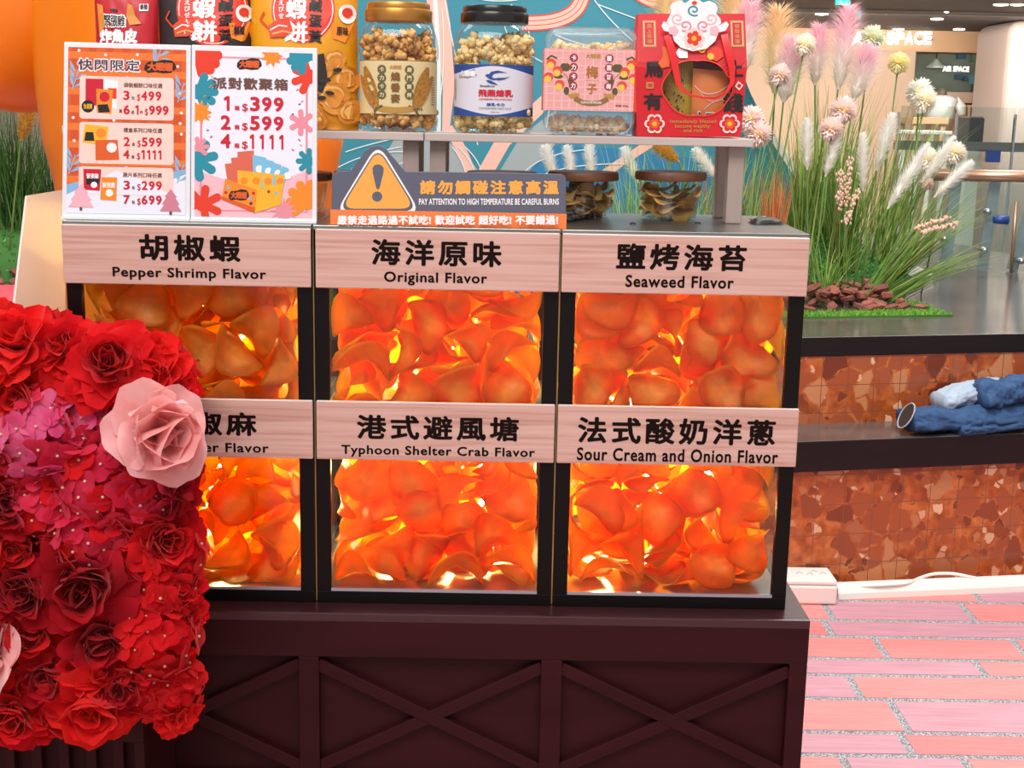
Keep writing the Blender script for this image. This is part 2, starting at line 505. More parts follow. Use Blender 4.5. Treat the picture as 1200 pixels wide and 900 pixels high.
# resting places of the chips: compartment, shape, row, position, turn
CHIPS = ('0,0,0,464,10,1495,272,-263,-632,-676;0,2,0,-1146,130,959,268,288,678,621;0,3,0,-77,153,1538,291,3,682,671;0,3,0,-954,156,364,357,-122,654,655;0,3,0,-603,156,1389,671,-681,-292,30;0,3,0,32,166,800,465,622,431,-459;0,3,0,786,169,1060,457,-107,580,666;0,3,0,378,172,110,319,948,-8,-9;0,3,0,972,175,678,191,561,239,-769;0,1,0,-261,194,521,437,662,-586,167;0,3,0,-437,206,233,615,-301,245,687;0,2,0,461,244,729,858,306,385,-147;0,1,0,-831,247,1522,527,629,571,5;0,0,0,-433,248,1043,915,400,-49,24;0,0,0,-788,254,1796,213,-412,-154,-873;0,2,0,1107,304,169,222,408,85,-881;0,1,0,-609,309,807,51,-179,-982,24;0,0,0,644,309,1828,945,-67,-279,155;0,3,0,1100,328,1180,259,565,438,650;0,3,0,-1148,333,1573,34,-831,-41,-554;0,2,0,727,341,1562,19,363,443,-820;0,0,0,229,353,385,846,27,-318,427;0,2,0,1078,353,1597,632,-322,323,-627;0,2,0,-767,363,349,110,821,531,179;0,2,0,103,386,1315,714,-135,-686,28;0,0,0,-227,394,80,352,-236,-205,-882;0,0,0,-884,406,1040,947,123,139,261;0,2,0,-1057,433,549,640,287,-167,-693;0,2,0,367,437,1183,826,46,-320,461;0,0,0,682,439,116,380,-162,203,888;0,1,0,1151,444,800,667,231,-675,217;0,3,0,468,466,392,412,-16,66,909;0,0,0,284,518,1574,183,112,8,-977;0,0,0,-395,537,875,951,-192,-59,-234;0,3,0,-187,560,1752,53,-269,946,171;0,2,0,791,581,496,310,-273,546,729;0,2,0,802,600,1265,931,78,-201,-293;0,2,0,-79,601,656,36,-263,-375,888;0,0,0,213,653,701,147,-462,-194,853;0,2,0,-942,666,1607,267,748,-353,-495;0,3,0,-1037,674,158,49,244,13,968;0,3,0,457,680,940,591,-244,-92,763;0,2,0,-1208,683,1113,332,604,305,657;0,3,0,89,707,197,145,-964,212,72;0,2,0,-427,708,1297,592,-342,252,-684;0,0,0,-50,728,1280,542,-454,-317,632;0,3,0,-807,729,440,483,39,278,830;0,2,0,645,814,1478,576,-143,188,782;0,3,0,1198,829,181,341,-618,626,-331;0,2,0,-718,832,1576,987,-102,77,100;0,3,1,620,833,1096,61,270,954,116;0,0,1,-18,851,1109,466,725,506,-27;0,3,1,-366,857,322,663,274,-260,-646;0,1,1,1151,865,1307,701,-75,-526,475;0,0,1,-807,899,1184,836,-24,304,-457;0,3,1,-461,901,678,87,-209,54,-973;0,0,1,-74,906,1522,89,128,-82,-984;0,3,1,135,921,588,964,-38,-239,110;0,0,1,1097,943,1640,86,-650,-1,755;0,0,1,353,945,1529,372,-148,-172,900;0,3,1,864,948,377,899,251,-40,-357;0,0,1,-1017,948,559,935,-3,94,-341;0,2,1,583,951,521,624,-144,-262,722;0,2,1,-860,957,901,319,-365,-737,471;0,0,1,228,965,99,106,-2,-282,953;0,0,1,-527,1012,1214,398,-129,285,-862;0,3,1,866,1013,1060,764,395,202,-469;0,3,1,195,1053,1327,83,-18,967,239;0,1,1,-1025,1054,223,390,112,-882,239;0,1,1,-219,1068,153,924,382,8,-15;0,3,1,631,1077,106,8,10,950,311;0,2,1,-601,1095,338,386,-142,-570,711;0,2,1,1171,1098,681,276,-248,-633,679;0,1,1,-1113,1100,1318,308,647,-297,632;0,3,1,1,1118,886,440,-346,-646,-519;0,1,1,-564,1119,928,709,-638,79,-290;0,1,1,613,1257,994,52,162,-541,824;1,0,0,863,19,321,584,-675,-277,-357;1,1,0,-342,146,292,319,-140,-608,713;1,1,0,588,150,1829,347,-171,821,420;1,2,0,-1042,162,1173,632,-155,-353,-672;1,3,0,279,165,392,736,-642,-189,104;1,1,0,898,168,886,907,-287,-277,-134;1,1,0,-142,176,1173,254,-498,-423,-713;1,2,0,-879,205,756,382,919,49,-83;1,1,0,-419,206,836,154,-739,-142,-640;1,2,0,319,208,915,726,-413,116,-537;1,0,0,96,220,1353,445,-117,473,752;1,1,0,-744,231,1369,522,735,-433,18;1,2,0,1087,244,1474,959,150,-241,4;1,0,0,-983,271,32,628,-119,134,757;1,0,0,188,271,497,510,-88,140,844;1,2,0,-910,289,1696,948,-115,-82,285;1,0,0,661,303,1432,75,88,993,31;1,3,0,-1074,316,850,437,32,897,59;1,1,0,-1078,359,372,134,770,507,364;1,3,0,1004,360,1166,130,-973,-125,143;1,3,0,69,370,805,97,-562,-714,407;1,1,0,-336,373,1512,231,473,848,57;1,2,0,1014,386,213,107,-148,-897,402;1,1,0,1169,396,538,204,492,328,780;1,3,0,662,407,521,639,-341,-687,-62;1,3,0,-714,418,366,428,-268,-475,721;1,0,0,-315,440,171,49,-539,838,-68;1,0,0,108,447,1432,631,2,267,729;1,0,0,-1,465,324,944,275,70,171;1,3,0,-199,468,731,370,-734,438,-364;1,0,0,-644,503,1551,471,-148,-91,865;1,3,0,266,521,159,328,-856,378,-132;1,2,0,-682,536,788,347,-220,-519,749;1,3,0,844,536,1615,49,940,337,-28;1,2,0,694,545,1812,899,-18,-394,-190;1,1,0,-1150,557,1485,694,122,617,-350;1,0,0,1009,574,375,268,-458,608,590;1,0,0,521,583,1458,390,-73,112,-911;1,2,0,746,592,993,784,489,56,379;1,0,0,176,618,1129,34,242,288,926;1,0,0,-648,651,1204,468,72,-446,760;1,0,0,517,652,733,394,-344,-510,683;1,1,0,-156,667,240,163,969,169,77;1,1,0,-322,697,1174,245,-20,968,52;1,0,0,104,722,1083,213,-586,-667,408;1,1,0,563,748,448,466,-585,-556,-362;1,1,0,-7,749,1698,491,-365,118,-782;1,0,0,-1132,754,347,270,-647,-114,704;1,0,0,-956,761,883,705,-511,-10,491;1,0,0,-295,780,684,375,-681,-139,613;1,0,1,657,798,1309,62,-4,-330,942;1,3,1,-857,817,621,440,123,808,-373;1,0,1,-672,818,1223,319,-339,437,770;1,1,1,1164,827,1025,100,449,221,860;1,0,1,580,834,104,677,186,256,-665;1,1,1,-46,868,727,626,-95,613,472;1,1,1,-582,882,465,733,-256,-320,542;1,0,1,-653,886,50,932,-39,183,-309;1,3,1,-414,888,1657,133,-305,-939,82;1,3,1,1200,889,1539,631,303,414,582;1,3,1,-1194,941,1156,571,-417,-707,5;1,2,1,722,942,871,954,-99,217,183;1,1,1,1068,948,131,0,-962,38,-271;1,0,1,-288,951,118,887,-326,-54,-323;1,3,1,-972,970,1564,553,-703,347,283;1,2,1,-1028,982,78,718,92,-166,670;1,2,1,153,986,1053,309,-286,651,632;1,1,1,507,999,705,381,169,-739,529;1,3,1,117,1042,1805,395,100,-564,718;1,1,1,316,1053,1484,348,-691,-587,-239;1,1,1,141,1062,365,42,-466,-687,-556;1,1,1,404,1070,161,902,430,20,-34;1,1,1,-286,1089,1305,625,714,179,-259;1,2,1,1027,1112,640,392,662,587,-253;1,3,1,-1126,1143,760,321,-622,325,636;1,3,1,-467,1148,803,24,-51,476,878;1,2,1,881,1152,1357,588,698,-409,-19;1,0,1,-930,1240,1588,468,454,-527,545;1,1,1,-615,1260,1065,425,592,-463,505;1,0,1,-100,1268,67,757,-498,-350,-239;2,0,0,385,71,1040,500,-751,228,366;2,3,0,-866,101,1482,876,482,-28,18;2,3,0,974,105,1409,537,421,-561,469;2,0,0,555,140,422,347,406,-551,641;2,0,0,-454,149,1688,431,-580,-209,-659;2,2,0,1044,157,233,634,-332,444,539;2,3,0,-300,160,389,19,92,-394,914;2,1,0,-1072,171,378,322,-625,-366,-609;2,1,0,-490,182,1254,325,-762,-236,-509;2,0,0,555,221,1398,372,453,398,-706;2,2,0,-828,235,1798,943,187,-271,51;2,3,0,-999,249,1301,821,215,390,-357;2,3,0,-247,256,715,651,-194,-196,-707;2,1,0,218,259,848,519,366,667,-390;2,1,0,-849,260,131,40,-949,-91,-300;2,2,0,841,274,832,156,265,-546,779;2,2,0,172,278,79,787,-153,-129,-583;2,2,0,-943,286,812,112,93,-691,708;2,1,0,-60,296,1095,496,421,-740,-169;2,1,0,1153,305,1101,135,406,351,833;2,3,0,-310,344,164,971,60,-229,7;2,2,0,-228,345,1673,897,-388,156,144;2,1,0,442,356,311,583,659,-474,-23;2,1,0,-542,378,886,136,-900,412,32;2,2,0,809,385,203,376,-360,80,850;2,2,0,1120,398,1758,850,426,-289,-108;2,2,0,25,403,1487,48,762,-559,324;2,0,0,-93,421,26,89,-995,27,24;2,0,0,-250,448,1072,132,890,-400,-172;2,3,0,-1194,474,1229,512,-488,-698,106;2,3,0,523,524,1356,285,940,-30,184;2,1,0,1098,527,633,649,-60,-596,468;2,2,0,-894,550,415,264,293,752,-528;2,0,0,451,554,706,626,746,-228,-10;2,0,0,-546,563,1357,459,-541,-86,699;2,1,0,-717,588,754,280,-85,-175,940;2,1,0,797,590,864,831,-142,-531,79;2,0,0,981,613,1140,854,-223,6,471;2,0,0,984,639,1393,412,-56,74,-906;2,1,0,-33,656,460,973,91,178,-115;2,3,0,-1026,662,926,610,672,56,416;2,0,0,-1073,671,1370,808,-364,111,-450;2,1,0,417,689,1013,784,-20,-291,-548;2,3,0,-453,698,217,583,-220,190,759;2,1,0,-813,706,1617,639,-301,-252,-661;2,0,0,1026,726,1652,962,196,-163,100;2,0,0,-788,731,328,201,86,296,930;2,1,0,-345,735,1136,73,893,441,56;2,1,0,-107,742,1408,277,-924,-211,-158;2,0,0,-1143,754,279,535,-448,-429,574;2,1,1,1157,757,346,645,-272,-362,615;2,3,1,-129,762,785,196,-953,-227,39;2,0,1,993,797,158,113,-993,-13,18;2,2,1,404,824,588,646,189,711,-204;2,3,1,467,859,1763,880,238,252,323;2,2,1,827,864,386,714,-236,-530,-392;2,3,1,62,885,1806,292,426,-826,-224;2,3,1,246,908,994,137,398,-856,300;2,0,1,717,912,1171,698,-537,198,431;2,3,1,-167,921,202,893,-58,205,397;2,3,1,-484,923,673,72,351,878,317;2,2,1,-938,929,205,230,-553,-746,292;2,2,1,243,934,138,301,414,-89,854;2,0,1,-1227,944,702,113,-456,101,-877;2,1,1,1171,948,1027,490,-104,844,-190;2,3,1,-391,949,1606,66,-635,-714,287;2,0,1,-1099,992,980,128,-339,-332,-871;2,1,1,166,1000,1360,377,83,675,628;2,1,1,-902,1008,1756,320,63,707,-627;2,2,1,-645,1018,1187,184,-888,-92,-410;2,0,1,400,1078,1426,632,-474,475,388;2,1,1,-501,1080,325,205,173,-808,524;2,0,1,515,1084,938,782,-615,-81,-51;2,3,1,-863,1100,1318,531,-283,700,385;2,0,1,991,1114,1721,615,294,-220,697;2,1,1,965,1120,1513,638,-705,310,-4;2,1,1,65,1122,472,96,-404,706,574;2,3,1,-223,1150,772,522,-820,-111,-206;2,0,1,773,1192,773,113,325,-766,544;2,0,1,990,1224,397,446,647,-499,365;2,2,1,-1020,1224,193,792,-570,-192,-103;2,2,1,1154,1226,795,30,-121,656,745;2,1,1,597,1293,256,326,628,-379,596;3,2,0,857,-7,231,234,520,402,-717;3,1,0,-167,131,561,494,173,-491,696;3,2,0,735,132,1452,667,-227,294,646;3,1,0,-827,140,1360,677,657,150,296;3,3,0,976,152,522,372,-82,643,665;3,3,0,-290,153,1012,174,39,919,-352;3,1,0,-964,159,976,114,-133,-771,-612;3,1,0,-243,164,1411,126,-95,633,758;3,0,0,466,167,1078,190,225,591,-751;3,3,0,928,240,1016,262,927,-198,182;3,2,0,421,242,406,850,284,-423,133;3,2,0,501,243,1604,677,45,-445,-584;3,2,0,-547,249,208,1,10,-933,361;3,0,0,-1068,281,1613,447,166,767,-430;3,1,0,1146,301,1407,561,413,-714,-76;3,3,0,-2,304,1426,3,-358,-884,301;3,1,0,1057,306,132,13,957,-91,275;3,0,0,1000,308,745,600,217,-241,-732;3,1,0,-29,309,134,303,7,-953,19;3,2,0,-900,320,493,861,478,-122,125;3,0,0,448,324,61,107,-16,211,-971;3,2,0,68,356,685,549,-330,263,-721;3,1,0,-421,377,384,716,173,628,253;3,2,0,-1093,391,1431,410,-583,98,695;3,3,0,-1126,392,252,107,691,-640,-318;3,1,0,374,409,1029,238,-509,530,-635;3,2,0,-714,454,959,956,39,19,-290;3,0,0,1134,491,784,680,220,697,60;3,2,0,691,495,882,517,-341,-85,780;3,1,0,-419,530,1483,510,539,450,497;3,0,0,384,540,1199,257,-272,36,927;3,3,0,-962,553,839,79,-332,891,300;3,0,0,620,576,315,917,-5,-176,-357;3,0,0,-945,601,22,99,108,42,-988;3,2,0,-17,603,296,826,76,180,528;3,3,0,1066,617,649,567,396,-58,720;3,0,0,967,628,1236,174,913,-365,58;3,3,0,957,644,368,710,158,33,-685;3,0,0,-948,645,452,467,432,-114,763;3,0,0,931,646,1531,955,-114,-244,127;3,0,0,-393,654,753,753,80,-220,615;3,0,0,-596,654,1223,530,434,276,675;3,0,0,-98,659,1092,675,262,-41,-689;3,0,0,-139,694,558,122,19,77,-989;3,0,0,491,709,47,579,152,138,-789;3,2,0,-214,709,1584,705,-604,347,-132;3,1,0,-570,726,531,482,-754,-333,297;3,1,0,-1165,777,1701,494,737,-267,-375;3,0,0,434,780,660,73,341,-925,-152;3,2,0,1067,809,1354,695,151,145,688;3,2,1,711,824,1623,199,-240,69,948;3,2,1,764,864,1145,734,-201,-111,639;3,1,1,-1074,900,923,514,117,-840,-127;3,1,1,220,902,1056,915,181,307,-189;3,2,1,-651,907,1165,654,302,-617,-317;3,1,1,-173,935,903,846,-455,-97,-262;3,3,1,-1147,940,582,530,618,422,398;3,3,1,-770,946,1657,945,36,-245,-213;3,0,1,-498,948,10,386,35,23,-921;3,2,1,1097,952,83,964,-15,-258,64;3,2,1,80,968,119,21,-111,16,993;3,2,1,776,976,708,296,201,297,-885;3,2,1,-943,1008,1291,12,-12,316,949;3,2,1,333,1025,1403,707,260,84,-652;3,3,1,85,1031,533,72,-33,979,189;3,1,1,-641,1060,427,622,-713,-294,135;3,0,1,351,1083,988,53,-53,-781,-620;3,1,1,1112,1101,1010,305,630,314,-641;3,2,1,-1013,1104,329,34,-546,668,-504;3,1,1,541,1118,229,310,-599,644,361;3,3,1,945,1130,518,659,-636,292,275;3,3,1,-481,1133,859,127,-119,-699,-694;3,2,1,-125,1171,1468,725,664,-146,-112;4,0,0,-855,17,1370,557,-491,415,526;4,0,0,-182,30,987,180,-226,575,765;4,0,0,-312,38,1391,726,-594,233,255;4,0,0,371,75,831,591,-204,-452,-636;4,2,0,-132,119,418,395,215,755,-476;4,0,0,-654,138,153,705,-156,386,575;4,3,0,764,164,680,676,-449,239,533;4,1,0,1008,166,336,934,-321,156,11;4,1,0,277,191,1281,858,-284,-372,-213;4,2,0,288,204,259,370,929,19,-8;4,2,0,-586,204,441,482,-72,323,811;4,1,0,-1003,221,136,217,641,-703,217;4,3,0,943,251,1131,107,-311,-863,-384;4,1,0,1168,297,1687,339,-407,540,-654;4,0,0,-975,307,722,884,148,-389,214;4,0,0,768,317,1334,880,71,-403,242;4,2,0,-1144,344,1468,828,181,529,29;4,0,0,300,346,532,243,259,-857,374;4,3,0,-10,351,1609,835,169,306,425;4,0,0,780,352,1649,194,494,40,-847;4,3,0,866,357,949,968,-186,164,33;4,2,0,396,376,1603,496,330,-87,-798;4,1,0,-1165,384,406,888,38,-458,-4;4,1,0,-451,384,1520,283,-910,34,301;4,2,0,58,390,656,13,-239,239,941;4,1,0,-672,397,1031,318,-723,584,186;4,1,0,-291,414,389,628,709,-70,-312;4,2,0,-1218,416,1109,463,595,347,557;4,3,0,-279,416,1147,415,-707,519,244;4,0,0,1017,448,167,43,-459,-881,105;4,2,0,1095,450,683,490,491,718,-54;4,1,0,-672,512,727,799,-108,38,590;4,2,0,-755,521,1446,469,-238,121,-842;4,0,0,-163,547,49,725,185,-141,649;4,1,0,485,553,716,419,-37,-698,-579;4,1,0,-776,563,297,14,69,-205,976;4,0,0,488,564,333,402,240,-728,501;4,3,0,1109,589,1128,513,-492,-176,-681;4,0,0,63,649,1241,663,266,-354,604;4,3,0,-83,651,984,102,-452,861,211;4,1,0,533,699,1211,180,870,224,400;4,3,0,1137,700,399,710,98,561,-414;4,0,0,828,728,1004,268,858,299,-320;4,0,0,1221,753,1377,180,435,-517,-715;4,0,0,-2,789,638,42,-13,586,-809;4,0,0,-447,798,168,103,-868,483,-51;4,0,0,-670,813,791,392,-142,-90,-905;4,2,0,574,814,165,892,88,-437,75;4,0,0,-726,824,1042,792,-43,389,469;4,2,0,312,831,362,488,-101,-616,-611;4,2,1,-1222,831,801,351,-739,299,-492;4,2,1,-469,853,1708,434,-126,18,-892;4,1,1,-1111,882,148,679,229,218,663;4,3,1,-263,893,1006,863,323,266,284;4,1,1,873,894,358,572,353,305,674;4,1,1,207,931,1543,307,881,313,177;4,0,1,843,934,194,3,-98,994,45;4,2,1,-416,942,1289,230,289,55,928;4,3,1,-319,945,339,82,954,-222,185;4,0,1,-250,950,742,183,-966,-34,177;4,0,1,370,983,1299,139,744,-189,626;4,2,1,858,1014,1208,560,-139,-370,728;4,2,1,-965,1018,323,103,-516,-178,-831;4,2,1,1033,1045,935,880,-347,-296,-135;4,2,1,320,1046,891,799,-310,-473,-202;4,0,1,-1007,1053,1141,75,709,610,-344;4,1,1,443,1071,598,659,-187,-411,-601;4,2,1,-1196,1077,1525,621,649,299,323;4,2,1,-41,1078,104,651,236,-227,685;4,3,1,-11,1099,1443,288,549,-604,500;4,1,1,-735,1115,1263,526,-146,-486,-683;4,3,1,-620,1144,557,389,-756,240,468;4,3,1,986,1148,1605,466,-857,108,192;4,2,1,1047,1166,609,304,560,-659,401;5,3,0,-909,102,1059,268,139,-838,454;5,3,0,-403,107,1603,91,45,887,-451;5,2,0,485,117,1656,651,-305,308,624;5,1,0,1068,130,550,677,684,164,217;5,1,0,-152,131,979,630,411,-306,584;5,1,0,872,150,968,824,-383,-376,-182;5,0,0,325,168,1332,525,654,333,-431;5,0,0,565,205,301,765,627,117,-86;5,1,0,-794,219,239,25,-43,147,988;5,2,0,-532,244,535,318,122,-885,316;5,2,0,-1094,263,349,556,-450,-82,694;5,0,0,1070,287,64,969,-147,-182,86;5,2,0,198,290,1196,548,-800,-122,-211;5,3,0,-635,292,1052,172,576,550,580;5,2,0,-1128,292,1506,28,327,156,932;5,2,0,376,306,764,70,640,-329,691;5,0,0,-35,307,112,995,79,-33,-60;5,2,0,-1132,310,720,64,336,245,907;5,1,0,-145,344,586,737,364,-379,-425;5,2,0,877,347,1342,125,275,669,-679;5,0,0,-18,358,447,48,-329,931,-151;5,1,0,1086,361,1633,832,-433,325,-122;5,0,0,-1050,393,1320,275,901,325,82;5,0,0,244,401,20,770,30,-100,630;5,0,0,-312,425,1423,154,729,667,-9;5,1,0,572,426,321,211,-77,-964,-142;5,1,0,-693,444,1718,129,875,-460,-84;5,0,0,-333,463,173,49,-741,-668,50;5,2,0,-413,465,769,821,366,-371,-234;5,3,0,150,477,695,205,-661,-195,-695;5,2,0,626,494,956,270,723,223,595;5,2,0,886,536,421,883,-363,99,-279;5,0,0,-291,549,1704,740,-529,-270,-316;5,0,0,338,565,1397,16,-292,236,927;5,0,0,819,595,26,965,-129,-39,-225;5,0,0,-541,603,1110,14,-966,-119,-228;5,0,0,-981,604,10,90,13,-38,995;5,3,0,1148,624,1061,207,685,559,419;5,2,0,-808,651,1602,8,-451,782,430;5,0,0,-633,654,470,134,-979,-32,152;5,1,0,1084,690,776,225,-659,-718,-1;5,2,0,-343,702,547,504,-176,-735,418;5,2,0,-911,713,1057,191,-777,-570,-185;5,1,0,75,796,494,304,-280,-813,-409;5,1,0,854,796,1521,111,-940,-321,33;5,0,0,306,798,1054,144,777,256,557;5,1,0,107,800,995,516,639,-557,-127;5,3,0,-584,803,1263,67,992,107,-12;5,3,0,-927,808,595,98,633,746,181;5,0,0,850,835,456,545,-451,688,162;5,2,1,635,844,1212,197,-460,500,-707;5,0,1,-1106,852,1479,29,-702,-75,708;5,1,1,-186,858,1683,280,706,600,-251;5,3,1,588,902,480,701,-392,586,-105;5,0,1,-457,903,31,313,-96,85,941;5,0,1,-45,918,879,685,-240,-687,32;5,2,1,127,926,81,950,17,-245,193;5,3,1,-130,926,1379,933,-222,40,-279;5,0,1,-786,948,229,19,-161,80,-984;5,2,1,-878,1008,1417,179,-499,268,804;5,2,1,1058,1030,1425,636,-320,626,318;5,1,1,-505,1048,717,589,-211,343,701;5,3,1,-1060,1052,302,908,-217,349,86;5,1,1,827,1068,825,251,-533,-644,-488;5,2,1,1096,1071,232,516,776,-296,-210;5,3,1,398,1076,749,526,-159,793,263;5,2,1,-1194,1080,886,621,653,297,314;5,1,1,-426,1100,1042,43,91,-434,895;5,1,1,-113,1111,371,290,156,-658,-677;5,3,1,217,1146,1253,421,-794,-202,-388;5,0,1,537,1167,174,582,399,244,-665;5,1,1,1090,1190,564,137,296,665,672;5,0,1,497,1211,1625,584,355,483,-547')
# ---------------------------------------------------------------- materials of the stall
BLACK = mat('black_enamel', '#0d0606', 0.4, spec=0.2)
GAP = mat('gap_strip', '#d9a86a', 0.35, 0.4)  # pale strip filling the narrow gaps between the warmers
STEEL = mat('worn_steel', '#8c8a86', 0.28, 0.9, vary=0.15, vscale=(3, 30, 3))
SILVER = mat('silver_edge', '#b9c2cf', 0.3, 0.8)
WINE = mat('wine_painted_wood', '#321013', 0.45, vary=0.15, vscale=(4, 4, 30), bump=0.15, spec=0.16)
INK = mat('dark_ink', '#180c09', 0.7, spec=0.1)
GLASS = glass('pane_glass', '#fbfdfc', 0.35)


def sign_wood():
    m = bpy.data.materials.new('printed_pale_wood')
    m.use_nodes = True
    t = NT(m)
    b = t.n['Principled BSDF']
    b.inputs['Roughness'].default_value = 0.55
    nz = t.new('ShaderNodeTexNoise', i_Scale=1.0, i_Detail=5.0, i_Distortion=0.6)
    t.l.new(t.coords('Object', (5, 5, 170)), nz.inputs['Vector'])
    t.l.new(t.ramp(nz.outputs[0], [(0.3, '#bd8d80'), (0.5, '#cfa598'), (0.75, '#d8b3a8')]), b.inputs['Base Color'])  # pinkish wood print, with red bounced light put into the tones
    return m


SIGNWOOD = sign_wood()
SIGNEDGE = mat('sign_edge', '#f1e3de', 0.5)

# ---------------------------------------------------------------- counter (dark box under the warmers)
CX0, CX1, CY0, CY1, CZ = -1.05, 0.4815, -0.036, 0.34, 0.868
counter = thing('display_counter', 'dark wine brown counter with crossed braces carrying the chip warmers', 'counter', (-0.2, 0.15, 0))
MB(WINE).box(CX0 + .02, CX1 - .012, CY0 + .016, CY1, 0.0, CZ - .03).build('body', counter)
MB(mat('wine_lacquered_top', '#38191d', 0.28, spec=0.7)).box(CX0, CX1, CY0, CY1 + .004, CZ - .012, CZ).build('top_board', counter, bevel=.0015)
railz = at(500, 772, CY0).z
MB(WINE).box(CX0, CX1, CY0 + .001, CY0 + .018, railz, CZ - .012).build('top_rail', counter, bevel=.001)
MB(WINE).box(CX0, CX1, CY0 + .001, CY0 + .018, 0.0, 0.09).build('bottom_rail', counter, bevel=.001)
posts = [(at(350, 830, CY0).x, at(374, 830, CY0).x), (at(633, 830, CY0).x, at(657.5, 830, CY0).x), (at(922, 830, CY0).x, CX1)]
pw = posts[0][1] - posts[0][0]
pitch = posts[1][0] - posts[0][0]
posts.insert(0, (posts[0][0] - pitch, posts[0][1] - pitch))
posts.insert(0, (posts[0][0] - pitch, posts[0][1] - pitch))
for a, b in posts:
    MB(WINE).box(a, b, CY0 + .001, CY0 + .018, 0.09, railz).build('post', counter, bevel=.001)
for i in range(len(posts) - 1):
    xa, xb = posts[i][1], posts[i + 1][0]
    zc = at(500, 843, CY0).z
    slope = (railz - .012 - zc) / ((xb - xa) / 2)
    for s in (1, -1):
        dz = slope * (xb - xa) / 2
        MB(WINE).bar((xa - .002, CY0 + .011 + s * .0006, zc - s * dz), (xb + .002, CY0 + .011 + s * .0006, zc + s * dz), .0165, .013, (0, -1, 0)).build('brace', counter, bevel=.0012)
    # lower crossed pair, continuing down to the bottom rail
    z2 = zc - dz
    MB(WINE).box(xa, xb, CY0 + .003, CY0 + .017, z2 - .035, z2 - .012).build('middle_rail', counter, bevel=.001)
MB(WINE).box(CX1 - .018, CX1 - .001, CY0 + .018, CY1, 0, CZ - .012).build('side_panel', counter)

# ---------------------------------------------------------------- three chip warmers
ZB, ZT, ZM = CZ, 1.356, 1.113
names = [
    ('black framed chip warmer for pepper shrimp flavour, leftmost, partly behind red flowers', 'upper compartment of the left warmer'),
    ('black framed chip warmer for original flavour, middle of three, below the warning sign', ''),
    ('black framed chip warmer for seaweed flavour, rightmost, under the steel top with bowls', ''),
]
LETTERS = {
    (0, 0): [('胡椒蝦', 163, 282, 275, 306, 1.25), ('Pepper Shrimp Flavor', 132, 312, 314, 329, 1.1)],
    (1, 0): [('海洋原味', 435, 588, 281, 312, 1.25), ('Original Flavor', 450, 571, 319, 335, 1.1)],
    (2, 0): [('鹽烤海苔', 722, 875, 286, 317, 1.25), ('Seaweed Flavor', 733, 860, 323, 337.5, 1.1)],
    (0, 1): [('四川椒麻', 146, 301, 482, 510, 1.25), ('Sichuan Pepper Flavor', 129, 315, 518, 532.5, 1.1)],
    (1, 1): [('港式避風塘', 418, 608, 487, 516, 1.25), ('Typhoon Shelter Crab Flavor', 400, 627, 523, 537, 1.1)],
    (2, 1): [('法式酸奶洋蔥', 677, 909, 490, 521, 1.25), ('Sour Cream and Onion Flavor', 676, 912, 526, 541.5, 1.1)],
}
LAMPGLOW = [(1.2, 8), (7, 9), (4.5, 9)]
